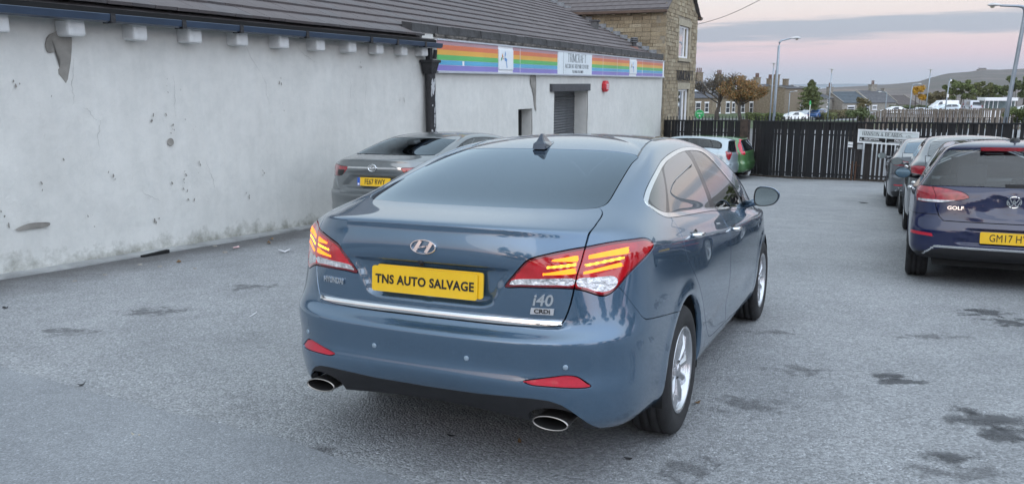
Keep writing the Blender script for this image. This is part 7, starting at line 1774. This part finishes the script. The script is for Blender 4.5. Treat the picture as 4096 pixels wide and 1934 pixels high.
# ---- street lamps and posts
M_GALV = mat('galvanised_steel', (.33, .38, .43), .45, .6, vary=.1, scale=3)
M_LAMPH = mat('pale_lamp_head', (.55, .56, .56), .35, vary=.08, scale=5)
def lamp(u, vtop, Y, label, arm=None, lean=0., r=.06, top=None, head=.55):
    p = at(u, 400, Y); z1 = pxz(vtop, Y); g_ = gz(p[0], p[1]); root = empty('street_lamp', (p[0], p[1], g_), 0, label, 'street lamp'); H = z1-g_
    if arm:
        ax, rise = arm; b = MB(); s_ = math.copysign(1, ax)
        b.tube([(0, 0, -.2), (lean*.5, 0, H*.5), (lean, 0, H-.35), (lean+.02*s_, 0, H-.14), (lean+.12*s_, 0, H-.03), (lean+.3*s_, 0, H), (lean+ax, 0, H+rise)], [r*1.25, r*1.1, r, r*.9, r*.8, r*.7, r*.6], 10)
        b.build('pole', M_GALV, root, smooth=True)
        V = []; n = 12
        for t, w, h in ((0, .03, .03), (.15, .07, .05), (.5, .13, .085), (.8, .12, .075), (1., .03, .02)):
            for k in range(n): a = 2*math.pi*k/n; V.append((lean+ax-s_*.05+s_*head*t, w*math.cos(a), H+rise+.02+h*math.sin(a)*(1 if math.sin(a) > 0 else .6)))
        F = [(i*n+k, i*n+(k+1) % n, (i+1)*n+(k+1) % n, (i+1)*n+k) for i in range(4) for k in range(n)]; hd = mesh_np('lamp_head', V, F, M_LAMPH, root, smooth=True)
        b = MB(); b.lathe([(0, -.10), (.06, -.085), (.085, -.03)], 10, origin=(lean+ax+s_*head*.55, 0, H+rise)); b.build('lamp_bowl', mat('lamp_bowl_plastic', (.5, .47, .40), .2, vary=.1), hd, smooth=True)
    else:
        MB().tube([(0, 0, -.2), (lean*.6, 0, H*.6), (lean, 0, H-.1)], [r*1.2, r, r*.8], 8).build('pole', M_GALV, root, smooth=True)
        b = MB(); b.lathe([(r*.8, H-.55), (r*1.5, H-.12), (r*1.2, H-.08)], 10, origin=(lean, 0, 0)); b.lathe([(0, H), (.42, H-.03), (.42, H-.06), (.0, H-.09)], 14, origin=(lean, 0, 0)); b.build('lamp_head', M_LAMPH, root)
    return root
lamp(4018, 25, 33, 'tall grey street lamp with a left-reaching arm, beside the right edge', arm=(-1.0, .02), lean=.42, r=.075, head=.55)
lamp(3099, 160, 46, 'grey street lamp with short arm to the right above the hedge', arm=(.62, .08), lean=.05, r=.065, head=.62)
lamp(3083, 251, 88, 'thin flat-topped lamp post just left of the armed street lamp', r=.07, lean=.1)
lamp(3315, 275, 100, 'thin flat-topped lamp post right of the conical green tree', r=.07, lean=.12)
lamp(3704, 277, 110, 'thin flat-topped lamp post right of the yellow tree', r=.07, lean=.25)
lamp(3641, 337, 130, 'slim lamp post with a right-hand arm beside the yellow tree', arm=(.9, .05), lean=.12, r=.07)
lamp(3544, 369, 120, 'slim lamp post with a left-hand arm before the purple slate roof', arm=(-.8, .02), lean=.05, r=.06)
lamp(3157, 366, 140, 'slim lamp post with right-hand arm before the end terrace', arm=(.8, .02), lean=.02, r=.07)
def cam_pole():
    p = at(3783, 400, 110); g_ = gz(p[0], p[1]); root = empty('camera_pole', (p[0], p[1], g_), 0, 'leaning pale pole topped by a small dome camera', 'camera pole'); H = pxz(316, 110)-g_
    MB().tube([(0, 0, -.2), (.1, 0, H*.5), (.22, 0, H*.94), (.26, 0, H), (.36, 0, H+.02), (.40, 0, H-.1)], [.10, .09, .07, .06, .05, .05], 8).build('pole', M_GALV, root, smooth=True)
    MB().lathe([(0, H-.38), (.12, H-.30), (.14, H-.18), (.08, H-.08)], 10, origin=(.40, 0, 0)).build('camera_dome', M_WPAINT, root, smooth=True)
    MB().box((.05, -.1, H*.60), (.30, .0, H*.67)).build('sign_plate', M_WPAINT, root)
cam_pole()
# ---- green signs
M_SGREEN = mat('bright_green_sign', (.03, .36, .10), .35, vary=.08, scale=4)
def round_sign():
    p = at(2797, 457, 37); root = empty('round_sign', (p[0], p[1], gz(p[0], p[1])), 0, 'round bright green sign with a white emblem, right of the stone house', 'sign'); z = p[2]-gz(p[0], p[1])
    b = MB(); b.lathe([(0, -.06), (.19, -.06), (.205, -.05), (.205, .05), (.19, .06), (0, .06)], 36, 'y', origin=(0, 0, z)); d = b.build('disc', M_SGREEN, root); MB().lathe([(.185, -.066), (.205, -.066), (.207, -.05)], 36, 'y', origin=(0, 0, z)).build('pale_rim', mat('light_green_rim', (.25, .55, .32), .4, vary=.05), d)
    q = MB(); q.box((-.125, -.064, z+.025), (.125, -.061, z+.07)); 
    q.build('white_name_band', mat('soft_white_print', (.45, .66, .50), .5, vary=.3, scale=30), d)
    V = [(.055*(1 if k % 2 == 0 else .55)*math.cos(k*math.pi/4), -.0635, z-.075+.065*(1 if k % 2 == 0 else .55)*math.sin(k*math.pi/4)) for k in range(8)]; mesh_np('white_emblem', V, [tuple(reversed(range(8)))], M_WPAINT, d)
    MB().tube([(0, .03, -.2), (0, .03, z-.15)], .045, 8).build('post', M_GALV, root)
round_sign()
def oval_sign():
    p = at(3241, 413, 138); g_ = gz(p[0], p[1]); root = empty('oval_sign', (p[0], p[1], g_), 0, 'upright green oval sign on a white post above the parked cars', 'sign'); z = p[2]-g_; b = MB(); n = 20
    V = [(.15*math.cos(2*math.pi*k/n), y, z+.46*math.sin(2*math.pi*k/n)) for y in (-.05, .05) for k in range(n)]; b.add(V, [tuple(range(n)), tuple(reversed(range(n, 2*n)))]+[(i, n+i, n+(i+1) % n, (i+1) % n) for i in range(n)]); b.build('oval', M_SGREEN, root); MB().tube([(0, 0, -.2), (0, 0, z-.2)], .07, 8).build('post', M_WPAINT, root)
oval_sign()
# ---- weathered timber fence on the bank across the road
M_GREYW = [mat('weathered_timber_%d' % i, c, .9, vary=.4, scale=6, bump=.3, bscale=20) for i, c in enumerate([(.145, .120, .098), (.175, .150, .125), (.115, .092, .078)])]
def timber_fence(u0, u1, Y0, Y1, v0, v1, label, n, seed, skip=()):
    a, b_ = at(u0, 450, Y0), at(u1, 450, Y1); d = np.array([b_[0]-a[0], b_[1]-a[1]]); L = float(np.hypot(*d)); root = empty('timber_fence', (a[0], a[1], 0), math.atan2(d[1], d[0]), label, 'fence', 'weathered timber fence panels'); r = random.Random(seed)
    za, zc = pxz(v0, Y0), pxz(v1, Y1); zt_ = lambda x: za+(zc-za)*x/L; w = L/n; src = [None]*3
    for i in range(n):
        x = i*w; k = r.choice([0, 1, 1, 2]); gp_ = w*r.choice([.12, .2, .3])
        if src[k] is None: src[k] = MB().box((0, -.01, 0), (1, .01, 1)).build('slat', M_GREYW[k], root); o = src[k]
        else: o = inst(src[k], 'slat', root)
        h = 1.75; o.matrix_local = Matrix.Translation((x, r.uniform(-.008, .008), zt_(x)-h+r.uniform(-.02, .03))) @ Matrix.Rotation(r.uniform(-.012, .012), 4, 'Y') @ Matrix.Diagonal((w-gp_, 1, h, 1))
    for dz in (.10, .75): 
        b = MB(); b.add([(0, -.05, zt_(0)-dz-.08), (L, -.05, zt_(L)-dz-.08), (L, -.012, zt_(L)-dz-.08), (0, -.012, zt_(0)-dz-.08), (0, -.05, zt_(0)-dz), (L, -.05, zt_(L)-dz), (L, -.012, zt_(L)-dz), (0, -.012, zt_(0)-dz)], [(0, 1, 5, 4), (4, 5, 6, 7), (0, 3, 2, 1)]); b.build('rail', M_GREYW[1], root)
    MB().box((-.06, -.06, zt_(0)-2.3), (.06, .05, zt_(0)+.06)).build('post', M_GREYW[1], root)
px_ = [3452, 3536, 3612, 3684, 3762, 3840, 3922, 4010, 4096]; lv = [462, 438, 436, 436, 436, 435, 434, 434, 436]; Yf = [77, 76, 75, 74, 73, 72, 71, 70, 69]
lab = ['leftmost and lowest', 'second from the left, below the white car', 'third from the left', 'below the white van', 'below the dark blue and white estate', 'left of the silver van', 'below the white kiosk', 'behind the foot of the tall street lamp']
for i in range(8): timber_fence(px_[i], px_[i+1], Yf[i], Yf[i+1], lv[i], lv[i+1], 'weathered grey timber fence panel, '+lab[i], 10 if i else 8, 60+i)
# ---- far parked cars, vans, kiosk
def wheelset(b, L, W_, r, xs2):
    for x in xs2:
        for s_ in (-1, 1): b.lathe([(0, s_*W_/2+s_*.01), (r*.9, s_*W_/2+s_*.01), (r, s_*W_/2-s_*.03), (r, s_*W_/2-s_*.2)], 14, 'y', origin=(x, 0, r))
def far_car(u, v, Y, rz, L, H, Wd, prof, glass_prof, color, label, name='parked_car', cat='car', lamps=True, wheels=(.19, .79)):
    """small car extruded from its side outline with tapered upper body; (u, v) is the foot of its middle"""
    p = at(u, v, Y); root = empty(name, (p[0], p[1], p[2]), rz, label, cat, 'cars parked beyond the fence'); m = bpy.data.materials.get(color[0]) or paint(color[0], color[1], .2, .35)
    P = smooth_poly([(x*L, z*H) for x, z in prof], 3); c = np.array([.5*L, .5*H]); b = MB(); n = len(P)
    wf_ = lambda z: Wd/2*(1-.22*max(0, (z/H-.55)/.45))
    rings = [(-1, .90), (-1, 1.0), (1, 1.0), (1, .90)]; V = []
    for s_, k in rings:
        for x, z in P: q = c+(np.array([x, z])-c)*(1 if k == 1. else .955); V.append((q[0], s_*wf_(q[1])*(.94 if k == 1. else 1.0), q[1]))
    F = [(i*n+j, i*n+(j+1) % n, (i+1)*n+(j+1) % n, (i+1)*n+j) for i in range(3) for j in range(n)]+[tuple(reversed(range(n))), tuple(3*n+j for j in range(n))]
    V[:] = V; bm = bmesh.new(); vs = [bm.verts.new(q) for q in V]
    for f in F: bm.faces.new([vs[i] for i in f])
    bmesh.ops.triangulate(bm, faces=[f for f in bm.faces if len(f.verts) > 4]); bmesh.ops.recalc_face_normals(bm, faces=bm.faces); me = bpy.data.meshes.new('body'); bm.to_mesh(me); bm.free(); me.materials.append(m)
    for pl in me.polygons: pl.use_smooth = True
    o = bpy.data.objects.new('body', me); COL.objects.link(o); o.parent = root; e = o.modifiers.new('e', 'EDGE_SPLIT'); e.split_angle = .6
    for gp2 in glass_prof:
        for s_ in (-1, 1):
            V = [(x*L, s_*(wf_(z*H)+.012), z*H) for x, z in gp2]; mesh_np('side_window', V, [tuple(range(len(V))) if s_ < 0 else tuple(reversed(range(len(V))))], M_WIN, root)
    for q in wheels:
        for s_ in (-1, 1):
            r_ = .21*H; w_ = MB().lathe([(0, s_*Wd/2+s_*.01), (r_*.9, s_*Wd/2+s_*.01), (r_, s_*Wd/2-s_*.03), (r_, s_*Wd/2-s_*.2)], 14, 'y', origin=(q*L, 0, r_)).build('wheel', M_RUBBER, root)
            MB().lathe([(0, s_*(Wd/2+.02)), (.13*H, s_*(Wd/2+.016))], 12, 'y', origin=(q*L, 0, r_)).build('hub_cap', M_ALLOY, w_)
    if lamps:
        for s_ in (-1, 1): MB().box((L*.965, s_*Wd*.46-.07, H*.50), (L*.995, s_*Wd*.46+.05, H*.66)).build('tail_lamp', M_REDOFF, root)
    # rear and front screens
    return root
HB = [(0, .30), (.01, .48), (.10, .58), (.27, .64), (.42, .95), (.55, 1.0), (.80, .985), (.92, .90), (.985, .62), (1.0, .42), (.985, .2), (.9, .15), (.1, .15), (.02, .2)]
HBG = [[(.33, .65), (.45, .92), (.60, .94), (.60, .64)], [(.62, .64), (.62, .94), (.80, .925), (.89, .68)]]
EST = [(0, .30), (.01, .46), (.10, .56), (.26, .63), (.40, .95), (.55, 1.0), (.86, .98), (.95, .90), (.99, .62), (1.0, .42), (.985, .2), (.9, .15), (.1, .15), (.02, .2)]
VAN = [(0, .25), (.0, .40), (.04, .50), (.16, .60), (.26, .92), (.33, .99), (.6, 1.0), (.97, .99), (1.0, .92), (1.0, .2), (.97, .12), (.05, .12)]
SAL = [(0, .30), (.01, .48), (.12, .58), (.28, .66), (.42, .96), (.58, 1.0), (.72, .95), (.86, .70), (.985, .66), (1.0, .45), (.985, .2), (.9, .15), (.1, .15), (.02, .2)]
far_car(3246, 472, 143, .80, 3.9, 1.48, 1.72, HB, HBG, ('mid_blue_paint', (.04, .12, .33)), 'bright blue hatchback parked above the black fence')
far_car(3196, 473, 149, .55, 4.1, 1.42, 1.74, HB, HBG, ('silver_paint', (.42, .46, .50)), 'silver hatchback parked just in front of the bright blue hatchback')
far_car(3128, 480, 140, .22, 4.4, 1.38, 1.75, SAL, HBG[:1], ('white_paint', (.72, .74, .75)), 'white saloon low behind the spikes, leftmost of the parked cars')
far_car(3196, 462, 157, .35, 4.3, 1.60, 1.80, EST, HBG, ('black_paint', (.02, .02, .025)), 'black estate behind the bright blue hatchback')
far_car(3262, 467, 156, .8, 4.2, 1.45, 1.75, SAL, HBG[:1], ('silver_paint', (.42, .46, .50)), 'silver saloon peeping out right of the bright blue hatchback')
far_car(3528, 456, 158, 0, 4.6, 1.45, 1.8, SAL, HBG[:1], ('white_paint', (.72, .74, .75)), 'white saloon behind the left end of the timber fence', lamps=False)
far_car(3622, 460, 156, 0, 4.8, 1.42, 1.8, SAL, HBG[:1], ('silver_paint', (.42, .46, .50)), 'pale silver car behind the timber fence, left of the white van', lamps=False)
far_car(3735, 447, 158, 0, 4.8, 1.50, 1.8, EST, HBG, ('white_blue_paint', (.62, .70, .74)), 'pale estate with dark rear in front of the white van')
far_car(3720, 446, 168, 0, 5.3, 2.25, 1.95, VAN, [[(.19, .62), (.28, .88), (.37, .90), (.37, .62)]], ('white_paint', (.72, .74, .75)), 'white panel van parked behind the pale estate', 'panel_van', 'van', False)
far_car(3905, 446, 148, 1.45, 4.9, 1.95, 1.9, VAN, [[(.30, .62), (.36, .88), (.6, .88), (.6, .62)]], ('van_silver_paint', (.40, .42, .46)), 'silver van seen from behind, left of the white kiosk', 'panel_van', 'van')
far_car(4062, 452, 150, 0, 4.3, 1.5, 1.8, HB, HBG, ('white_paint', (.72, .74, .75)), 'white hatchback right of the kiosk at the picture edge', lamps=False)
vn = [o for o in COL.objects if o.get('label', '').startswith('silver van seen')][0]
def van_rear():
    b = MB(); b.box((-.03, -.70, 1.15), (.0, .70, 1.68)); b.build('rear_window', M_WIN, vn)
    for s_ in (-1, 1): MB().box((-.03, s_*.86-.07, .8), (.02, s_*.86+.07, 1.1)).build('tail_lamp', M_REDOFF, vn)
van_rear()
vn.rotation_euler.z = 1.35
def kiosk():
    a = at(3936, 440, 148); L = (4058-3936)/FPX*148; zt_ = pxz(391, 148); g_ = gz(a[0], a[1]); root = empty('kiosk', (a[0], a[1], g_), 0, 'white glazed kiosk with a flat overhanging roof beyond the timber fence', 'kiosk'); H = zt_-g_
    MB().box((-.2, -.4, H-.55), (L+.15, 2.2, H)).build('roof', M_WPAINT, root, bevel=.05); b = MB(); b.box((0, 0, .0), (L, .08, H*.42)); b.box((0, 2, 0), (L, 2.08, H-.55)); b.build('wall', M_WPAINT, root); MB().box((0, .081, 0), (L, 2, .05)).build('floor', M_WPAINT, root)
    for f in (0, .13, .27, .42, .72, .86, .97): MB().box((f*L, 0, H*.42), (f*L+.09, .07, H-.55)).build('mullion', M_WPAINT, root)
    MB().box((.1, .03, H*.42), (L-.1, .04, H-.55)).build('pane', glassmat('kiosk_glass', (.55, .62, .62), 1.5), root)
    MB().tube([(L*.24, .6, H*.38), (L*.25, .6, H*.5), (L*.25, .6, H*.56)], [.32, .26, .1], 8).build('bright_jacket', mat('hi_vis_yellow', (.45, .70, .08), .7, vary=.1), root)
kiosk()
# ---- hills
def hill(name, prof, Y, depth, m, vfoot, seed, rough=2.0):
    """ridge whose skyline follows picture points, at distance Y"""
    r = np.random.default_rng(seed); us = np.arange(prof[0][0], prof[-1][0]+1, 6.); vs = np.interp(us, *zip(*prof)); k = len(us); w = r.normal(0, 1, k); w = np.convolve(w, np.ones(5)/5, 'same')*rough*.35
    V = []; rows = 34
    for j in range(rows):
        t = j/(rows-1); 
        for u, v, e in zip(us, vs, w):
            Yq = Y-depth*t; top = at(u, v, Y); x = at(u, v, Yq)[0]; zf = pxz(vfoot, Y-depth); s = 1-(t**.8)
            V.append((x+r.normal(0, 1)*.1, Yq, zf+(top[2]-zf)*s+(e*Y/FPX*.6 if j == 0 else r.normal(0, .12)*Y/FPX*2*(1-t))))
    F = [(j*k+i, (j+1)*k+i, (j+1)*k+i+1, j*k+i+1) for j in range(rows-1) for i in range(k-1)]; o = mesh_np(name, V, F, m, smooth=True); o['kind'] = 'structure'; return o
M_HILL1 = mat('wooded_hillside', (.115, .108, .098), .95, vary=.55, scale=.010, detail=9); M_HILL2 = mat('haze_blue_moor', (.19, .225, .26), .95, vary=.3, scale=.003, detail=8); M_HILL3 = mat('mid_valley_side', (.105, .092, .070), .95, vary=.5, scale=.012, detail=9)  # the far ridge's blue is distance haze put into its colour
def hill_mix(m, c1, c2, sc):
    t = m.node_tree; b = t.nodes['Principled BSDF']; tc = t.nodes.new('ShaderNodeTexCoord'); n = t.nodes.new('ShaderNodeTexNoise'); n.inputs['Scale'].default_value = sc; n.inputs['Detail'].default_value = 10; n.inputs['Roughness'].default_value = .68
    mp = t.nodes.new('ShaderNodeMapping'); mp.inputs['Scale'].default_value = (1, .35, 2.2); t.links.new(tc.outputs['Object'], mp.inputs['Vector']); t.links.new(mp.outputs[0], n.inputs['Vector'])
    r = t.nodes.new('ShaderNodeValToRGB'); e = r.color_ramp.elements; e[0].position = .36; e[1].position = .64; e[0].color = (*c1, 1); e[1].color = (*c2, 1); q = e.new(.5); q.color = (*[(a+b_)/2*.8 for a, b_ in zip(c1, c2)], 1)
    t.links.new(n.outputs['Fac'], r.inputs['Fac']); t.links.new(r.outputs['Color'], b.inputs['Base Color'])
hill_mix(M_HILL1, (.080, .084, .070), (.160, .130, .122), .012); hill_mix(M_HILL3, (.095, .095, .068), (.180, .145, .125), .014)
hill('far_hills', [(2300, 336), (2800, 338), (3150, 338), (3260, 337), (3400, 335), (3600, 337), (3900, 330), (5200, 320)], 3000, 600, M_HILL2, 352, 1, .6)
hill('hills', [(3150, 372), (3260, 358), (3330, 350), (3420, 345), (3500, 341), (3560, 337), (3620, 332), (3680, 325), (3715, 313), (3760, 301), (3800, 293), (3880, 287), (3930, 278), (4000, 279), (4096, 275), (4400, 262), (5200, 250)], 1500, 1050, M_HILL1, 425, 2, 2.2)
hill('hills', [(3180, 372), (3300, 362), (3400, 357), (3500, 356), (3600, 352), (3660, 356), (3800, 380), (3900, 410)], 1050, 600, M_HILL3, 430, 3, 2.0)
def hilltop():
    p = at(3925, 280, 1480); root = empty('hilltop_house', (p[0], p[1], p[2]-1.5), 0, 'tiny pale farmhouse on the skyline of the wooded hill', 'house'); MB().box((-6, -4, 0), (7, 4, 3)).build('wall', M_HOUSE[2], root); MB().add([(-6.5, -4.5, 3), (7.5, -4.5, 3), (7.5, 0, 5), (-6.5, 0, 5)], [(0, 1, 2, 3)]).build('roof', M_SLATE[3], root)
hilltop()
# ---- overhead wire
b = MB(); A = at(2790, 98, 34); B = at(3040, 0, 30); pts = [A+(B-A)*t+np.array([0, 0, -.10*math.sin(math.pi*min(1, t))]) for t in np.linspace(0, 1.6, 14)]; b.tube(pts, .010, 5); tag(b.build('overhead_wire', M_RAIL), 'thin overhead wire running up from the stone house', 'wire')

# trees and hedges round the rest of the yard, out of the picture but mirrored in the paintwork and glass
def treeline(pts, h, n, size, seed, name='treeline'):
    rr = np.random.default_rng(seed); C_ = []
    for (x, y) in pts:
        g_ = gz(x, y); hh = h*rr.uniform(.7, 1.15)
        for k in range(16): t = rr.uniform(.05, 1); C_.append((x+rr.normal(0, 1.0)*(1.1-.6*t), y+rr.normal(0, 1.0)*(1.1-.6*t), g_+hh*t))
    V, F = leaf_cloud(C_, .75, n, size, rr); o = mesh_np(name, V, F, M_LD, None); o['kind'] = 'stuff'
treeline([(19.5, 24), (21, 27), (23.5, 30), (26, 33), (28.5, 37), (32, 41), (35, 45)], 8.2, 16000, .20, 73)
treeline([(13.5, 9), (14.5, 11), (15, 13.5), (16.5, 15.5), (17.5, 18), (19, 20), (20.5, 22.5)], 4.6, 14000, .14, 71)
treeline([(-9, -12), (-6.5, -13), (-4, -12.5), (.5, -14), (3, -13), (5, -12), (11, -9), (13, -6), (13.5, -2), (14, 2)], 5.0, 22000, .16, 72)

# the thin evening haze over the valley
hz = MB().box((-3100, -420, -75), (3200, 3150, 260)).build('haze', None); hz['kind'] = 'stuff'
hm_ = bpy.data.materials.new('valley_haze'); hm_.use_nodes = True; ht = hm_.node_tree; ht.nodes.remove(ht.nodes['Principled BSDF'])
pv = ht.nodes.new('ShaderNodeVolumePrincipled'); pv.inputs['Color'].default_value = (.86, .88, .95, 1); pv.inputs['Density'].default_value = .00008; pv.inputs['Anisotropy'].default_value = .2
ht.links.new(pv.outputs[0], ht.nodes['Material Output'].inputs['Volume']); hz.data.materials.append(hm_)

# ------------------------------------------------------------------ leaves and litter on the yard
def on_yard(u, v):
    d = ray(u, v); t = 4.0
    for _ in range(60):
        p = CAMP+d*t; t += (p[2]-float(zsheet(p[0], p[1])))/(-d[2])*.8
    p = CAMP+d*t; return p
M_LEAFB = mat('dead_brown_leaf', (.16, .095, .045), .85, vary=.4, scale=30); M_PAPER = mat('pale_litter_paper', (.60, .60, .62), .8, vary=.15, scale=20); M_PAPERP = mat('pinkish_litter_paper', (.55, .36, .36), .8, vary=.3, scale=20); M_BIT = mat('dark_fragment', (.02, .02, .022), .7, vary=.3, scale=20)
def scrap(name, u, v, size, m, label, cat, seed, curl=.4, asp=.55):
    r = random.Random(seed); p = on_yard(u, v); n = 10; V = [(0, 0, size*.18)]; a0 = r.uniform(0, 6.3)
    for k in range(n):
        a = 2*math.pi*k/n; q = size*(1 if k % 5 else 1.35)*r.uniform(.75, 1.1); x, y = q*math.cos(a), q*asp*math.sin(a); V.append((x, y, size*curl*(.5*(x/size)**2+r.uniform(0, .35))+.004))
    o = mesh_np(name, V, [(0, 1+k, 1+(k+1) % n) for k in range(n)], m); o.location = (p[0], p[1], p[2]+.002); o.rotation_euler = (0, 0, a0); tag(o, label, cat)
    md = o.modifiers.new('s', 'SOLIDIFY'); md.thickness = .002
scrap('fallen_leaf', 1072, 903, .10, M_LEAFB, 'largest curled brown leaf against the foot of the white wall, by the left tail lamp', 'leaf', 1, .7)
scrap('fallen_leaf', 1040, 911, .06, M_LEAFB, 'small brown leaf just left of the largest curled leaf by the wall', 'leaf', 2)
scrap('fallen_leaf', 1085, 958, .045, M_LEAFB, 'brown leaf lying out on the dark wash-out band, left of the silver-green saloon', 'leaf', 3)
scrap('litter_paper', 945, 990, .07, M_PAPERP, 'pinkish scrap of paper on the ground near the white wall', 'litter', 4, .15)
scrap('litter_paper', 1140, 1007, .07, M_PAPER, 'white crumpled scrap of paper left of the blue-grey saloon lamp', 'litter', 5, .5)
scrap('fallen_leaf', 1075, 973, .05, M_LEAFB, 'dull brown leaf between the two paper scraps', 'leaf', 6)
scrap('fallen_leaf', 715, 1049, .05, M_LEAFB, 'brown leaf at the edge of the dark band below the middle of the white wall', 'leaf', 7)
scrap('litter_stick', 1010, 1262, .06, M_PAPER, 'short pale stick lying on the chippings left of the rear bumper', 'litter', 8, .1, .12)
scrap('tar_lump', 22, 1234, .022, M_BIT, 'black lump on the ground at the left edge', 'stone', 9, .9, .9)
scrap('tar_lump', 326, 1543, .016, M_BIT, 'small black stone on the seam of the smoother tarmac', 'stone', 10, .9, .9)
scrap('fallen_leaf', 545, 1745, .022, mat('pale_dry_leaf', (.38, .35, .28), .8, vary=.2, scale=30), 'pale dry leaf on the smoother tarmac, bottom left', 'leaf', 11, .6)
scrap('rubber_scrap', 1806, 1745, .020, M_BIT, 'black rubber scrap under the rear bumper', 'litter', 12, .5)
scrap('fallen_leaf', 2078, 1769, .020, M_LEAFB, 'brown leaf below the right tail pipe', 'leaf', 13)
scrap('fallen_leaf', 2790, 1612, .020, M_LEAFB, 'brown leaf beside the rear right wheel', 'leaf', 14)
scrap('rubber_scrap', 2515, 1838, .018, M_BIT, 'small black scrap at the bottom of the yard, right of the tail pipes', 'litter', 15, .5)
scrap('rubber_scrap', 3455, 812, .10, M_BIT, 'dark flat scrap on the ground left of the farthest grey car', 'litter', 16, .1)
LS_ = ['nearest the silver-green saloon', 'next to the right end of the stones', 'just left of the paper scraps', 'third from the left', 'below the drain slot', 'second from the left', 'leftmost of the loose stones', 'lowest, farthest from the wall']
for i, (u, v, s_) in enumerate([(900, 1010, .035), (860, 985, .03), (1000, 948, .035), (560, 1060, .03), (640, 1068, .03), (420, 1100, .025), (300, 1125, .025), (780, 1075, .025)]):
    r = random.Random(i+40); p = on_yard(u, v); o = MB().lathe([(0, -.004), (s_, .0), (s_*.7, s_*.5), (0, s_*.6)], 6).build('loose_stone', M_CEMENT); o.location = (p[0], p[1], p[2]); o.rotation_euler = (0, 0, r.uniform(0, 6)); tag(o, 'small loose grey stone along the white wall, '+LS_[i], 'stone', 'loose stones along the wall')
